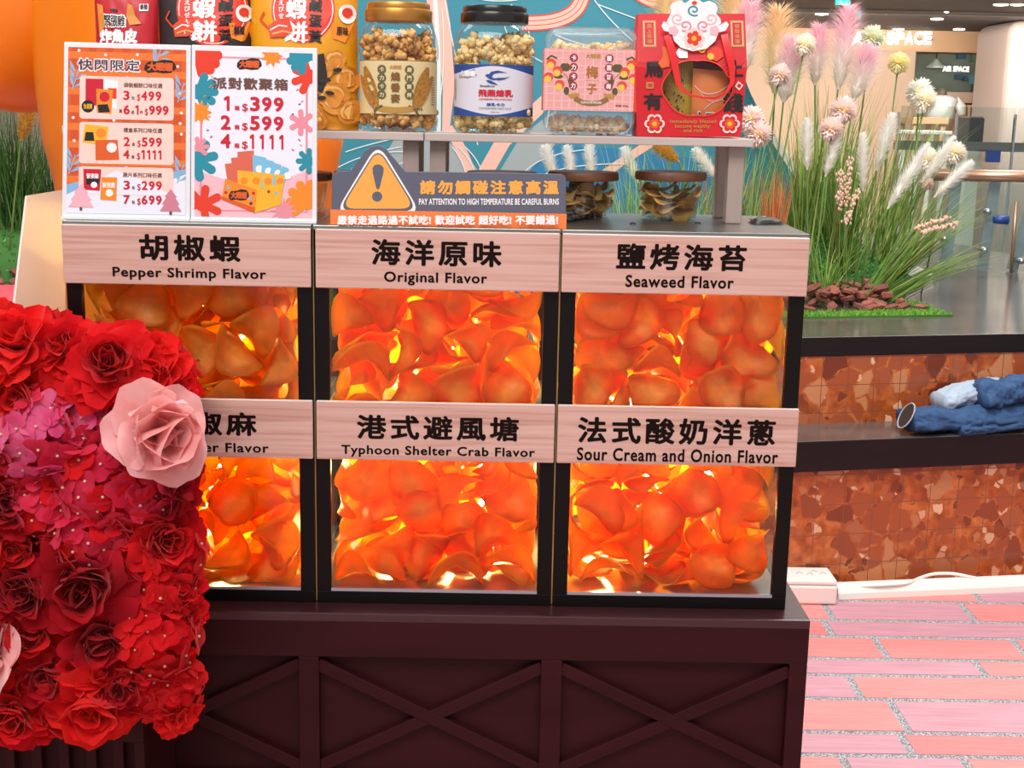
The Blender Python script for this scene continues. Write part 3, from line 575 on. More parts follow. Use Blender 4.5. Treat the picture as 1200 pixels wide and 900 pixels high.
for w in range(3):
    xa, xb = -.4575 + .305 * w + .0012, -.4575 + .305 * (w + 1) - .0012
    wm = thing('chip_warmer', names[w][0], 'food warmer', ((xa + xb) / 2, .14, ZB))
    D = .28
    P = .0185
    MB(BLACK).box(xa, xb, 0, D, ZB, ZB + .0165).build('base', wm, bevel=.001)
    MB(SILVER).box(xa + P, xb - P, -.0012, .002, ZB + .0165, ZB + .0205).build('bottom_trim', wm)
    MB(STEEL).box(xa + .004, xb - .004, .004, D - .004, ZB + .0165, ZB + .019).build('floor_pan', wm)
    for px in (xa, xb - P):
        MB(BLACK).box(px, px + P, 0, .012, ZB + .0165, ZT - .006).build('post', wm, bevel=.0008)
        MB(BLACK).box(px, px + P, D - .012, D, ZB + .0165, ZT - .006).build('post', wm, bevel=.0008)
    for ya, yb in ((0, .012), (D - .012, D)):
        MB(BLACK).box(xa + P, xb - P, ya, yb, ZM - .02, ZM).build('middle_rail', wm)
        MB(BLACK).box(xa, xb, ya, yb, ZT - .03, ZT - .006).build('top_rail', wm)
    MB(STEEL).box(xa + .004, xb - .004, .012, D - .012, ZM - .004, ZM).build('shelf', wm)
    MB(STEEL).box(xa - .0006, xb + .0006, -.003, D + .002, ZT - .006, ZT).build('top_plate', wm, bevel=.001)
    for z0, z1 in ((ZB + .0205, ZM - .02), (ZM, ZT - .03)):
        MB(GLASS).box(xa + P, xb - P, .003, .006, z0, z1).build('front_glass', wm)
        MB(GLASS).box(xa + P, xb - P, D - .006, D - .003, z0, z1).build('back_glass', wm)
    for px in (xa + .004, xb - .006):
        MB(GLASS).box(px, px + .002, .012, D - .012, ZB + .0205, ZT - .03).build('side_glass', wm)
    # signs
    for k, (z0, z1) in enumerate(((1.2797, 1.3515), (1.0625, 1.1372))):
        sx0, sx1 = xa + .0002, xb - .0002
        if w == 1:
            sx0, sx1 = (xa + .0035, xb - .001) if k == 0 else (xa + .0025, xb - .0015)
        sb = MB(SIGNWOOD).m(SIGNEDGE).box(sx0, sx1, -.0095, -.002, z0, z1)
        sb.mi[2] = 0                                        # the printed face; the rest is the pale edge
        so = sb.build('sign_board', wm, bevel=.0012)
        mb = MB(INK)
        for s, px0, px1, py0, py1, sp in LETTERS[(w, k)]:
            a, b = at(px0, (py0 + py1) / 2, -.0098), at(px1, (py0 + py1) / 2, -.0098)
            zt, zb = at((px0 + px1) / 2, py0, -.0098).z, at((px0 + px1) / 2, py1, -.0098).z
            mb.text(s, a.x, b.x, zb, zt, -.0099, .032 if len(s) < 8 else .026, sp)
        mb.build('lettering', so)
    # heat lamps behind the chips
    for k, (z0, p) in enumerate(((ZM, LAMPGLOW[w][0]), (ZB + .02, LAMPGLOW[w][1]))):
        hm = mat('lamp_glow_%d%d' % (w, k), (1.0, .68, .22, 1), 0.5, emit=p * 75)
        lam = MB(STEEL)
        lam.box(xa + .05, xb - .05, .252, .262, z0 + .001, z0 + .03)
        lo = lam.build('heat_lamp', wm)
        MB(STEEL).box(xa + .03, xb - .03, .252, .256, z0 + .0305, z0 + .128).build('added_reflector', lo)  # plate added to keep lamp light off the inflatable and throw it forward
        for zz in (.045, .1):
            MB(hm).tube([(xa + .07, .235, z0 + zz), (xb - .07, .235, z0 + zz)], .009, 12).build('lamp_tube', lo, smooth=True)
        for px in (xa + .066, xb - .071):
            MB(STEEL).box(px, px + .005, .23, .262, z0 + .001, z0 + .112).build('lamp_bracket', lo)
MB(GAP).box(-.1533, -.1517, .006, .02, ZB + .001, ZT - .008).build('gap_strip')
tag(bpy.data.objects['gap_strip'], 'thin pale strip in the gap between the left and middle warmers', 'strip')
o = MB(GAP).box(.1517, .1533, .006, .02, ZB + .001, ZT - .008).build('gap_strip')
tag(o, 'thin pale strip in the gap between the middle and right warmers', 'strip')


# ---------------------------------------------------------------- chips
def chip_mat(name, lo, hi, fleck=None, trans=0.66, glow='#ffd455'):
    m = bpy.data.materials.new(name)
    m.use_nodes = True
    t = NT(m)
    b = t.n['Principled BSDF']
    b.inputs['Roughness'].default_value = 0.45
    b.inputs['Specular IOR Level'].default_value = 0.35
    co = t.coords('Object')
    nz = t.new('ShaderNodeTexNoise', i_Scale=55.0, i_Detail=6.0)
    nz.inputs['Roughness'].default_value = 0.65
    t.l.new(co, nz.inputs['Vector'])
    c = t.ramp(nz.outputs[0], [(0.32, lo), (0.68, hi)])
    # pale blistered patches and tiny pores
    n3 = t.new('ShaderNodeTexNoise', i_Scale=130.0, i_Detail=3.0)
    t.l.new(co, n3.inputs['Vector'])
    c = t.mix(t.ramp(n3.outputs[0], [(0.52, '#000000'), (0.72, '#707070')]), c, '#ffdca8')
    n2 = t.new('ShaderNodeTexNoise', i_Scale=420.0, i_Detail=2.0)
    t.l.new(co, n2.inputs['Vector'])
    c = t.mix(t.ramp(n2.outputs[0], [(0.64, '#000000'), (0.72, '#b0b0b0')]), c, fleck or '#c0501c')
    t.l.new(c, b.inputs['Base Color'])
    bp = t.new('ShaderNodeBump', i_Strength=0.5, i_Distance=0.0015)
    t.l.new(n3.outputs[0], bp.inputs['Height'])
    t.l.new(bp.outputs[0], b.inputs['Normal'])
    tr = t.new('ShaderNodeBsdfTranslucent')
    t.l.new(t.mix(0.72, c, glow), tr.inputs[0])
    # the chip thins toward its rim and in blisters, so more light comes through there
    sp = t.new('ShaderNodeVectorMath', operation='MULTIPLY')
    sp.inputs[1].default_value = (1, 1.25, 0)
    t.l.new(co, sp.inputs[0])
    ln = t.new('ShaderNodeVectorMath', operation='LENGTH')
    t.l.new(sp.outputs[0], ln.inputs[0])
    n4 = t.new('ShaderNodeTexNoise', i_Scale=38.0, i_Detail=3.0)
    t.l.new(co, n4.inputs['Vector'])
    th = t.new('ShaderNodeMath', operation='MULTIPLY_ADD')
    th.inputs[1].default_value = 15.0
    t.l.new(ln.outputs['Value'], th.inputs[0])
    t.l.new(n4.outputs[0], th.inputs[2])
    lo_, hi_ = trans - .16, min(.96, trans + .28)
    fac = t.ramp(th.outputs[0], [(0.62, (lo_, lo_, lo_, 1)), (1.0, (hi_, hi_, hi_, 1))])
    mx = t.new('ShaderNodeMixShader')
    t.l.new(fac, mx.inputs[0])
    t.l.new(b.outputs[0], mx.inputs[1])
    t.l.new(tr.outputs[0], mx.inputs[2])
    t.l.new(mx.outputs[0], t.n['Material Output'].inputs[0])
    return m


CHM = [
    chip_mat('chip_pepper_shrimp', '#d88430', '#e89c46', '#a85c22', 0.55),  # browner: this pile's weaker lamp light is put into the colour too
    chip_mat('chip_original', '#ee8a26', '#f8aa38'),
    chip_mat('chip_seaweed', '#e58a30', '#f2a646', '#6a4420'),
    chip_mat('chip_sichuan', '#f08a26', '#faa238'),
    chip_mat('chip_crab', '#f08426', '#fa9e3a'),
    chip_mat('chip_onion', '#ee8026', '#f8983a'),
]
CHG = ['pepper shrimp chips in the upper left warmer', 'original chips in the upper middle warmer', 'seaweed chips in the upper right warmer',
       'pepper chips in the lower left warmer', 'crab chips in the lower middle warmer', 'sour cream chips in the lower right warmer']
CHL = ['tan orange curled prawn chip in the pile behind the Pepper Shrimp sign window',
       'glowing orange curled prawn chip in the pile under the Original Flavor sign',
       'brown flecked orange curled prawn chip in the pile under the Seaweed Flavor sign',
       'glowing orange curled prawn chip in the low left pile beside the red flowers',
       'glowing orange curled prawn chip in the pile under the Typhoon Shelter Crab sign',
       'glowing red orange curled prawn chip in the pile under the Sour Cream sign']


def chip_shape(v, th=.0011):
    rnd = random.Random(100 + v)
    a, b = .034 + .004 * rnd.random(), .026 + .005 * rnd.random()
    k1, k2 = [15, -12, 19, 8][v], [6, 18, -10, -17][v]
    N, R = 28, 5
    ph = [rnd.uniform(0, 6.28) for _ in range(4)]
    vs, fs = [], []
    for side in (1, -1):
        base = len(vs)
        vs.append((0, 0, side * th / 2))
        for r in range(1, R + 1):
            for i in range(N):
                t = 2 * PI * i / N
                q = r / R * (1 + .07 * sin(2 * t + ph[0]) + .05 * sin(3 * t + ph[1]) + .03 * sin(5 * t + ph[2]))
                x, y = a * q * cos(t), b * q * sin(t)
                z = k1 * x * x + k2 * y * y + .0036 * (r / R) ** 2 * sin(3 * t + ph[3]) + .0008 * sin(170 * x + v) * cos(150 * y)
                vs.append((x, y, z + side * th / 2 * (1 - .6 * (r / R) ** 4)))
        f = [(base, base + 1 + i, base + 1 + (i + 1) % N) for i in range(N)]
        for r in range(1, R):
            for i in range(N):
                A, B = base + 1 + (r - 1) * N, base + 1 + r * N
                f.append((A + i, B + i, B + (i + 1) % N, A + (i + 1) % N))
        fs += f if side > 0 else [tuple(reversed(q)) for q in f]
    A, B = 1 + (R - 1) * N, 1 + R * N + 1 + (R - 1) * N
    fs += [(A + i, B + i, B + (i + 1) % N, A + (i + 1) % N) for i in range(N)]
    return vs, fs


CSH = [chip_shape(v) for v in range(4)]
CME = {}
for v in range(4):
    for c in range(6):
        me = bpy.data.meshes.new('prawn_chip')
        me.from_pydata(CSH[v][0], [], CSH[v][1])
        me.polygons.foreach_set('use_smooth', [True] * len(me.polygons))
        me.materials.append(CHM[c])
        CME[(v, c)] = me
rest = MB(*CHM)
for row in CHIPS.split(';'):
    c, v, r, x, y, z, qw, qx, qy, qz = map(int, row.split(','))
    w = c % 3
    loc = Vector((-.4575 + .305 * (w + .5) + x * 1.02 / 1e4, .0085 + max(y / 1e4, .004), (ZM if c < 3 else ZB + .0195) + z / 1e4))
    q = Quaternion((qw, qx, qy, qz)).normalized()
    loc.y += max(0, .0068 - min((q @ Vector(p)).y + loc.y for p in CSH[v][0]))
    if r == 0:
        o = bpy.data.objects.new('prawn_chip', CME[(v, c)])
        COL.objects.link(o)
        o.location = loc
        o.rotation_mode = 'QUATERNION'
        o.rotation_quaternion = q
        tag(o, CHL[c], 'chip', CHG[c])
    else:
        rest.m(CHM[c])
        rest.add([q @ Vector(p) + loc for p in CSH[v][0]], CSH[v][1])
ro = rest.build('prawn_chips', smooth=True)
tag(ro, 'orange prawn chips farther inside the piles of all the warmers', 'chips', None, 'stuff')
# ---------------------------------------------------------------- riser shelves on the warmers
SHELFWOOD = mat('pale_laminate', '#c3b2ab', 0.45, vary=0.08, vscale=(4, 60, 60))
LEGWOOD = mat('taupe_laminate', '#a8948c', 0.5, vary=0.08, vscale=(60, 60, 4))
SY0, SY1 = .115, .262
SZ = at(880, 163, SY0).z
SZB = at(880, 172.5, SY0).z
xs_seam = at(497, 160, SY0).x
xs_end = at(883, 165, SY0).x
for nm, xa, xb, lb in (('riser_shelf', -.49, xs_seam - .0006, 'pale laminate riser shelf left of the seam, mostly behind the price signs'),
                       ('riser_shelf', xs_seam + .0006, xs_end, 'pale laminate riser shelf on the right, holding jars and the red gift box')):
    t = thing(nm, lb, 'shelf', ((xa + xb) / 2, (SY0 + SY1) / 2, ZT))
    MB(SHELFWOOD).box(xa, xb, SY0, SY1, SZB, SZ).build('shelf_board', t, bevel=.001)
    for lx in (xa + .006, xb - .028):
        for ly in (SY0 + .018, SY1 - .035):
            MB(LEGWOOD).box(lx, lx + .021, ly, ly + .022, ZT, SZB).build('leg', t, bevel=.0015)

# ---------------------------------------------------------------- helpers for printed things
RED = mat('print_red', '#c8102e', 0.55)
WHITE = mat('print_white', '#f4f2f2', 0.5)
BRIGHTRED = mat('print_bright_red', '#e23a22', 0.55)
TEAL = mat('print_teal', '#1f8ea2', 0.55)
ORANGE = mat('print_orange', '#ef8b22', 0.55)
DORANGE = mat('print_dark_orange', '#dc5c1c', 0.55)
PINK = mat('print_pink', '#e58f9d', 0.55)
LPINK = mat('print_light_pink', '#f3bcc6', 0.55)
SKY = mat('print_sky', '#86b7dd', 0.55)
PALE = mat('print_pale', '#e9ecf8', 0.5)
BROWN = mat('print_brown', '#6a4436', 0.55)
NAVY = mat('print_navy', '#1f4a92', 0.55)
BLK = mat('print_black', '#1a1412', 0.55)
GOLD = mat('print_gold', '#b98a3e', 0.5)
OLIVE = mat('print_olive', '#5d5a38', 0.55)
GREYP = mat('print_grey', '#8d8a88', 0.55)
YEL = mat('print_yellow', '#f0b429', 0.5)
PEACH = mat('print_peach', '#f6d3c8', 0.55)


class Sheet:
    """a printed face: u right 0..1, v down 0..1, laid on a plane or a warp; each mark lies a hair above the last"""
    def __init__(s, mb, fn, w, h, step=.000005):
        s.mb, s.fn, s.w, s.h, s.k, s.step = mb, fn, w, h, 0, step
        s.clip = None
        s.mb.M = lambda p: fn(p[0], p[2], p[1])

    def nxt(s):
        s.k += 1
        return s.k * s.step

    def cut(s, pts):
        if not s.clip:
            return pts
        for ax, lim, sg in ((0, s.clip[0], 1), (1, s.clip[1], 1), (0, s.clip[2], -1), (1, s.clip[3], -1)):
            out = []
            for i, p in enumerate(pts):
                a = pts[i - 1]
                da, dp = (a[ax] - lim) * sg, (p[ax] - lim) * sg
                if (da < 0) != (dp < 0):
                    k = da / (da - dp)
                    out.append((a[0] + (p[0] - a[0]) * k, a[1] + (p[1] - a[1]) * k))
                if dp >= 0:
                    out.append(p)
            pts = out
            if len(pts) < 3:
                return []
        return pts

    def poly(s, m, pts):
        pts = s.cut(pts)
        if pts:
            s.mb.m(m).flat(pts, s.nxt())

    def rect(s, m, u0, v0, u1, v1):
        s.poly(m, [(u0, v0), (u1, v0), (u1, v1), (u0, v1)])

    def rr(s, m, u0, v0, u1, v1, r):
        a = s.w / s.h
        pts = [(u0 + (x - u0), v) for x, v in rrect(u0, u1, v0, v1, r)]
        cu, cv = (u0 + u1) / 2, (v0 + v1) / 2
        pts = []
        for cx, cz, ang in ((u1 - r, v1 - r * a, 90), (u1 - r, v0 + r * a, 0), (u0 + r, v0 + r * a, -90), (u0 + r, v1 - r * a, 180)):
            for i in range(5):
                t = radians(ang - 90 * i / 4)
                pts.append((cx + r * cos(t), cz + r * a * sin(t)))
        s.poly(m, pts)

    def asp(s, pts, cu, cv):
        a = s.w / s.h
        return [(x, cv + (z - cv) * a) for x, z in pts]

    def oval(s, m, cu, cv, r, r2=None, n=20):
        s.poly(m, s.asp(circ(cu, cv, r, r2, n), cu, cv))

    def lobe(s, m, cu, cv, r, k, depth=.45, a0=0.0):
        s.poly(m, s.asp(lobes(cu, cv, r, k, depth, a0), cu, cv))

    def burst(s, m, cu, cv, r0, r1, k):
        s.poly(m, s.asp(star(cu, cv, r0, r1, k), cu, cv))

    def line(s, m, pts, w):
        a = s.w / s.h
        q = [(x, z / a) for x, z in pts]
        vs, fs = stroke(q, w)
        y = s.nxt()
        if s.clip:
            for f in fs:
                c = s.cut([(vs[i][0], vs[i][1] * a) for i in f])
                if c:
                    s.mb.m(m).flat(c, y)
        else:
            s.mb.m(m).add([(x, y, z * a) for x, z in vs], fs)

    def text(s, m, t, u0, v0, u1, v1, bold=.03, spacing=1.0):
        """text box, v0 top; the glyphs stand upright"""
        mb = s.mb.m(m)
        y = s.nxt()
        tmp = MB(m)
        tmp.text(t, u0, u1, -v1, -v0, 0, bold, spacing)
        mb.add([(x, y - yy, -z) for x, yy, z in tmp.v], tmp.f)

    def num(s, m, t, u0, v0, u1, v1, bold=.035, gap=.12):
        """digits set side by side; a 1 gets its flag"""
        ws = [.55 if c == '1' else 1.0 for c in t]
        tot = sum(ws) + gap * (len(t) - 1)
        k = (u1 - u0) / tot
        u = u0
        for c, w in zip(t, ws):
            if c == '1':
                x0, x1 = u, u + w * k
                h = v1 - v0
                sw = .27 * k
                s.poly(m, [(x1 - sw, v0), (x1, v0), (x1, v1), (x1 - sw, v1), (x1 - sw, v0 + h * .27), (x0, v0 + h * .3), (x0, v0 + h * .14)])
            else:
                s.text(m, c, u, v0, u + w * k, v1, bold)
            u += (w + gap) * k

    def column(s, m, t, u0, v0, u1, v1, bold=.03):
        n = len(t)
        for i, ch in enumerate(t):
            a = v0 + (v1 - v0) * i / n
            s.text(m, ch, u0, a + .08 * (v1 - v0) / n, u1, a + .92 * (v1 - v0) / n, bold)

    def logo(s, u0, v0, u1, v1):
        """the small orange shop mark with its black outline"""
        w, h = u1 - u0, v1 - v0
        pts = [(u0, v0 + .45 * h), (u0 + .12 * w, v0 + .15 * h), (u0 + .4 * w, v0 + .12 * h), (u0 + .62 * w, v0 - .02 * h), (u0 + .9 * w, v0 + .05 * h), (u1, v0 + .3 * h),
               (u1 + .03 * w, v0 + .62 * h), (u0 + .86 * w, v0 + .95 * h), (u0 + .6 * w, v1), (u0 + .35 * w, v0 + .92 * h), (u0 + .1 * w, v1), (u0 - .02 * w, v0 + .75 * h)]
        s.poly(BLK, pts)
        s.text(DORANGE, '大眼蝦', u0 + .08 * w, v0 + .18 * h, u0 + .93 * w, v0 + .85 * h, .06, .9)


def plane_fn(tl, tr, bl, br, out=(0, -1, 0)):
    tl, tr, bl, br, out = map(Vector, (tl, tr, bl, br, out))

    def fn(u, v, y):
        a, b = tl.lerp(tr, u), bl.lerp(br, u)
        return a.lerp(b, v) + out * y
    return fn


ACRYL = mat('white_acrylic', '#e8e9ee', 0.25)
# ---------------------------------------------------------------- price signs
PY = .012


def sign_stand(px, label):
    tl, tr, br, bl = [at(x, y, PY) for x, y in px]
    for p in (bl, br):
        p.z = ZT + .0004
    t = thing('price_sign', label, 'sign', ((bl.x + br.x) / 2, PY + .03, ZT))
    MB(ACRYL).plate([(tl.x, tl.z), (tr.x, tr.z), (br.x, br.z), (bl.x, bl.z)], PY + .0004, PY + .006).build('frame', t, bevel=.0008)
    MB(ACRYL).box(bl.x + .01, br.x - .01, PY + .005, PY + .08, ZT + .0002, ZT + .004).build('foot', t)
    lip = .004
    MB(ACRYL).box(bl.x, br.x, PY - .0035, PY + .0005, ZT + .0004, ZT + .0034).build('bottom_lip', t)
    return t, tl, tr, bl, br


t, tl, tr, bl, br = sign_stand([(75, 49), (223.4, 53), (222.7, 262), (72.5, 259.5)], 'left price sign with orange gingham poster and pink fir trees, on the left warmer')
mb = MB(WHITE)
S = Sheet(mb, plane_fn(tl, tr, bl, br), 148, 209)
S.clip = (.035, .027, .965, .965)
S.rect(PALE, .035, .027, .965, .965)
S.rect(DORANGE, .035, .027, .965, .8)
GING = mat('print_gingham_dark', '#cf4f18', 0.55)
GINL = mat('print_gingham_light', '#e87730', 0.55)
for i in range(7):
    S.rect(GING, .06 + i * .135, .027, .12 + i * .135, .8)
for i in range(8):
    S.rect(GINL, .035, .05 + i * .1, .965, .09 + i * .1)
S.poly(SKY, [(.035, .8), (.2, .77), (.5, .8), (.75, .74), (.965, .7), (.965, .9), (.035, .9)])
S.poly(PALE, [(.035, .86), (.25, .78), (.5, .69), (.75, .79), (.965, .73), (.965, .965), (.035, .965)])
for cu, cv, m in ((.12, .045, 1), (.33, .065, 1), (.58, .06, 1), (.9, .12, 1), (.08, .42, 1), (.92, .27, 1), (.93, .5, 1), (.09, .55, 1), (.93, .38, 1), (.5, .19, 1), (.4, .43, 1), (.92, .44, 1)):
    S.oval(WHITE, cu, cv, .012, None, 8)
for bu, bv, d in ((.75, .06, 1), (.1, .2, -1), (.93, .26, 1), (.08, .68, 1), (.93, .72, -1)):
    S.line(SKY, [(bu - .03, bv + .06), (bu, bv), (bu + .02, bv - .05)], .008)
    for k in range(3):
        S.poly(SKY, [(bu - .02 + .015 * k, bv + .05 - .04 * k), (bu + .04 + .01 * k, bv + .015 - .04 * k), (bu + .09, bv + .02 - .04 * k), (bu + .04, bv + .04 - .04 * k)])
        S.poly(SKY, [(bu - .02 + .01 * k, bv + .05 - .04 * k), (bu - .045, bv + .02 - .04 * k), (bu - .05, bv - .02 - .04 * k), (bu - .02, bv + .01 - .04 * k)])
PLUM = mat('print_plum', '#54323f', 0.55)
S.text(WHITE, '快閃限定', .103, .082, .612, .162, .085, 1.1)
S.text(PLUM, '快閃限定', .113, .09, .602, .154, .035, 1.1)
S.logo(.64, .085, .88, .16)
for v0, v1 in ((.185, .425), (.443, .678), (.695, .855)):
    S.rr(PEACH, .13, v0, .87, v1, .025)
S.poly(PALE, [(.13, .855), (.3, .76), (.42, .715), (.6, .76), (.87, .855)])
# bags and boxes pictured in the three panels
S.poly(RED, [(.175, .2), (.315, .2), (.315, .35), (.175, .35)])
S.poly(WHITE, [(.32, .2), (.43, .21), (.42, .365), (.33, .36)])
S.poly(BRIGHTRED, [(.35, .25), (.42, .25), (.42, .31), (.35, .31)])
S.poly(ORANGE, [(.26, .255), (.39, .26), (.38, .395), (.265, .39)])
S.oval(RED, .325, .3, .04)
S.poly(BLK, [(.27, .345), (.35, .34), (.37, .385), (.28, .39)])
S.oval(BLK, .195, .355, .05)
S.text(YEL, '免運費', .16, .34, .23, .37, .03)
S.poly(YEL, [(.175, .455), (.36, .468), (.335, .575), (.155, .56)])
S.oval(ORANGE, .3, .505, .04)
S.poly(BLK, [(.18, .5), (.24, .5), (.25, .55), (.17, .55)])
S.poly(DORANGE, [(.255, .545), (.43, .54), (.445, .655), (.26, .66)])
S.oval(WHITE, .385, .585, .04)
S.poly(RED, [(.165, .71), (.305, .71), (.295, .835), (.17, .83)])
S.poly(BLK, [(.185, .75), (.295, .76), (.285, .8), (.19, .8)])
S.text(WHITE, '緊張雞', .19, .735, .285, .765, .03)
S.oval(WHITE, .25, .8, .025)
S.poly(ORANGE, [(.305, .755), (.43, .755), (.425, .89), (.3, .885)])
S.text(WHITE, '緊張雞', .315, .785, .415, .815, .03)
S.oval(WHITE, .37, .845, .03)
for t3, v0 in (('袋裝蝦餅口味任選', .217), ('禮盒系列口味任選', .47), ('脆片系列口味任選', .725)):
    S.text(BROWN, t3, .475, v0, .78, v0 + .028, .03)
for n, u, q, pr, v0 in (('3', .472, '包', '499', .262), ('2', .478, '盒', '599', .523), ('4', .475, '盒', '1111', .595), ('3', .48, '包', '299', .772), ('7', .48, '包', '699', .855)):
    S.num(RED, n, u, v0, u + .05, v0 + .053, .035)
    S.text(BROWN, q, u + .065, v0 + .03, u + .09, v0 + .05, .03)
    S.text(RED, '$', u + .108, v0 + .017, u + .135, v0 + .06, .01)
    S.num(RED, pr, u + .142, v0, u + .3, v0 + .053, .035, .2 if pr != '1111' else .35)
S.text(BROWN, '買', .44, .368, .465, .388, .03)
S.text(RED, '6', .475, .342, .525, .395, .035)
S.text(BROWN, '送', .535, .372, .56, .392, .03)
S.num(RED, '1', .567, .342, .594, .395)
S.text(BROWN, '件', .603, .372, .628, .392, .03)
S.text(RED, '$', .643, .36, .668, .402, .01)
S.num(RED, '999', .675, .342, .83, .395, .035)
FIR1, FIR2 = mat('print_fir_pink', '#f0b3c0', 0.55), mat('print_fir_rose', '#cf7f93', 0.55)
for m, cu, v0, v1, w in ((FIR1, .15, .8, .93, .1), (FIR2, .85, .815, .945, .085)):
    h = v1 - v0
    S.poly(BROWN, [(cu - .01, v1 - .005), (cu + .01, v1 - .005), (cu + .01, v1 + .02), (cu - .01, v1 + .02)])
    S.poly(m, [(cu, v0), (cu + w * .55, v0 + h * .35), (cu + w * .4, v0 + h * .38), (cu + w * .8, v0 + h * .68), (cu + w * .6, v0 + h * .7), (cu + w, v1), (cu - w, v1), (cu - w * .6, v0 + h * .7), (cu - w * .8, v0 + h * .68), (cu - w * .4, v0 + h * .38), (cu - w * .55, v0 + h * .35)])
mb.build('poster', t)

t, tl, tr, bl, br = sign_stand([(224.6, 52.5), (371.5, 56.5), (371, 264.5), (223.4, 262)], 'right price sign with white party box poster and bright flower shapes, above Pepper Shrimp')
mb = MB(WHITE)
S = Sheet(mb, plane_fn(tl, tr, bl, br), 148, 208)
S.clip = (.03, .03, .965, .97)
S.rect(PALE, .03, .03, .965, .97)
S.poly(LPINK, [(.03, .7), (.2, .74), (.5, .8), (.8, .73), (.965, .68), (.965, .97), (.03, .97)])
for a, b in (((.08, .065), (.93, .065)), ((.08, .935), (.93, .935))):
    S.rect(PINK, a[0], a[1] - .005, b[0], b[1] + .005)
for u in (.08, .92):
    S.rect(PINK, u - .009, .065, u + .009, .935)


def petals(m, cu, cv, r, a0, a1, n):
    """a cut-paper flower: fat rounded fingers fanned round a centre"""
    a = S.w / S.h
    S.oval(m, cu, cv, r * .5)
    for i in range(n):
        t = radians(a0 + (a1 - a0) * i / (n - 1))
        ex, ez = cu + r * cos(t), cv - r * a * sin(t)
        S.line(m, [(cu, cv), ((cu * .6 + ex * .4), (cv * .6 + ez * .4)), (ex, ez)], [r * .4, r * .48, r * .52])
        S.oval(m, ex, ez, r * .26)


petals(BRIGHTRED, .045, .045, .16, -75, -5, 4)
petals(BRIGHTRED, .94, .16, .12, 110, 245, 4)
petals(TEAL, .9, .045, .12, -100, -160, 3)
S.rect(TEAL, .78, .03, .965, .07)
petals(TEAL, .06, .26, .125, -70, 70, 5)
petals(TEAL, .94, .64, .085, 90, 270, 5)
petals(TEAL, .045, .645, .14, 60, -80, 4)
S.burst(ORANGE, .07, .375, .1, .06, 9)
S.burst(ORANGE, .64, .05, .09, .055, 9)
petals(PINK, .88, .42, .085, 40, 320, 6)
petals(PINK, .06, .575, .07, 100, -40, 4)
petals(BRIGHTRED, .1, .9, .125, -80, 190, 6)
petals(ORANGE, .93, .87, .14, 80, 220, 5)
S.burst(PINK, .74, .93, .11, .055, 12)
S.logo(.365, .065, .555, .13)
S.text(BROWN, '派對歡聚箱', .17, .175, .77, .243, .035, 1.15)
for n, pr, v0, u in (('1', '399', .28, .25), ('2', '599', .388, .235), ('4', '1111', .493, .235)):
    S.num(RED, n, u + (.01 if n == '1' else 0), v0, u + (.055 if n == '1' else .08), v0 + .082, .035)
    S.text(RED, '箱', .345, v0 + .052, .385, v0 + .08, .03)
    S.text(RED, '$', .405, v0 + .04, .452, v0 + .088, .01)
    S.num(RED, pr, .468, v0, .735, v0 + .082, .035, .2 if pr != '1111' else .75)
for i in range(14):
    rr = random.Random(i)
    u, v = rr.choice([.14, .82]) + rr.uniform(-.05, .06), rr.uniform(.1, .62)
    S.line([NAVY, RED, ORANGE, PINK][i % 4], [(u, v), (u + .018, v + rr.uniform(-.012, .012))], .008)
# the pictured party box with bags standing in it
for i in range(3):
    S.poly(mat('print_salmon', '#d8674f', 0.55), [(.27 + .05 * i, .665 - .035 * i), (.4 + .05 * i, .655 - .035 * i), (.42 + .04 * i, .8), (.3 + .04 * i, .8)])
for i in range(4):
    S.poly(mat('print_light_blue', '#79bfe0', 0.55), [(.49 + .08 * i, .61 + .02 * i), (.6 + .06 * i, .625 + .02 * i), (.58 + .05 * i, .8), (.5 + .05 * i, .8)])
    S.oval(WHITE, .545 + .075 * i, .69 + .012 * i, .03)
for i in range(4):
    S.poly(YEL, [(.37 + .1 * i, .7 + .006 * i), (.48 + .09 * i, .706 + .006 * i), (.48 + .08 * i, .83), (.38 + .1 * i, .83)])
    S.oval(ORANGE, .425 + .095 * i, .76, .03)
S.poly(ORANGE, [(.275, .75), (.53, .81), (.51, .945), (.245, .87)])
S.poly(DORANGE, [(.245, .85), (.515, .915), (.51, .945), (.245, .87)])
S.poly(YEL, [(.53, .81), (.74, .765), (.715, .895), (.51, .945)])
S.logo(.305, .81, .46, .875)
for u, v, m in ((.3, .8, SKY), (.28, .83, RED), (.47, .86, SKY), (.48, .89, PLUM), (.5, .83, RED), (.62, .82, RED), (.68, .83, SKY)):
    S.oval(m, u, v, .013)
mb.build('poster', t)

# ---------------------------------------------------------------- warning sign
SLATE = mat('sign_slate', '#5b5f70', 0.5)
AMBER = mat('sign_amber', '#f3ab4c', 0.5)
WORANGE = mat('sign_orange', '#f5813f', 0.5)
WY = .001


def pxz(x, y, Y=WY):
    p = at(x, y, Y)
    return (p.x, p.z)


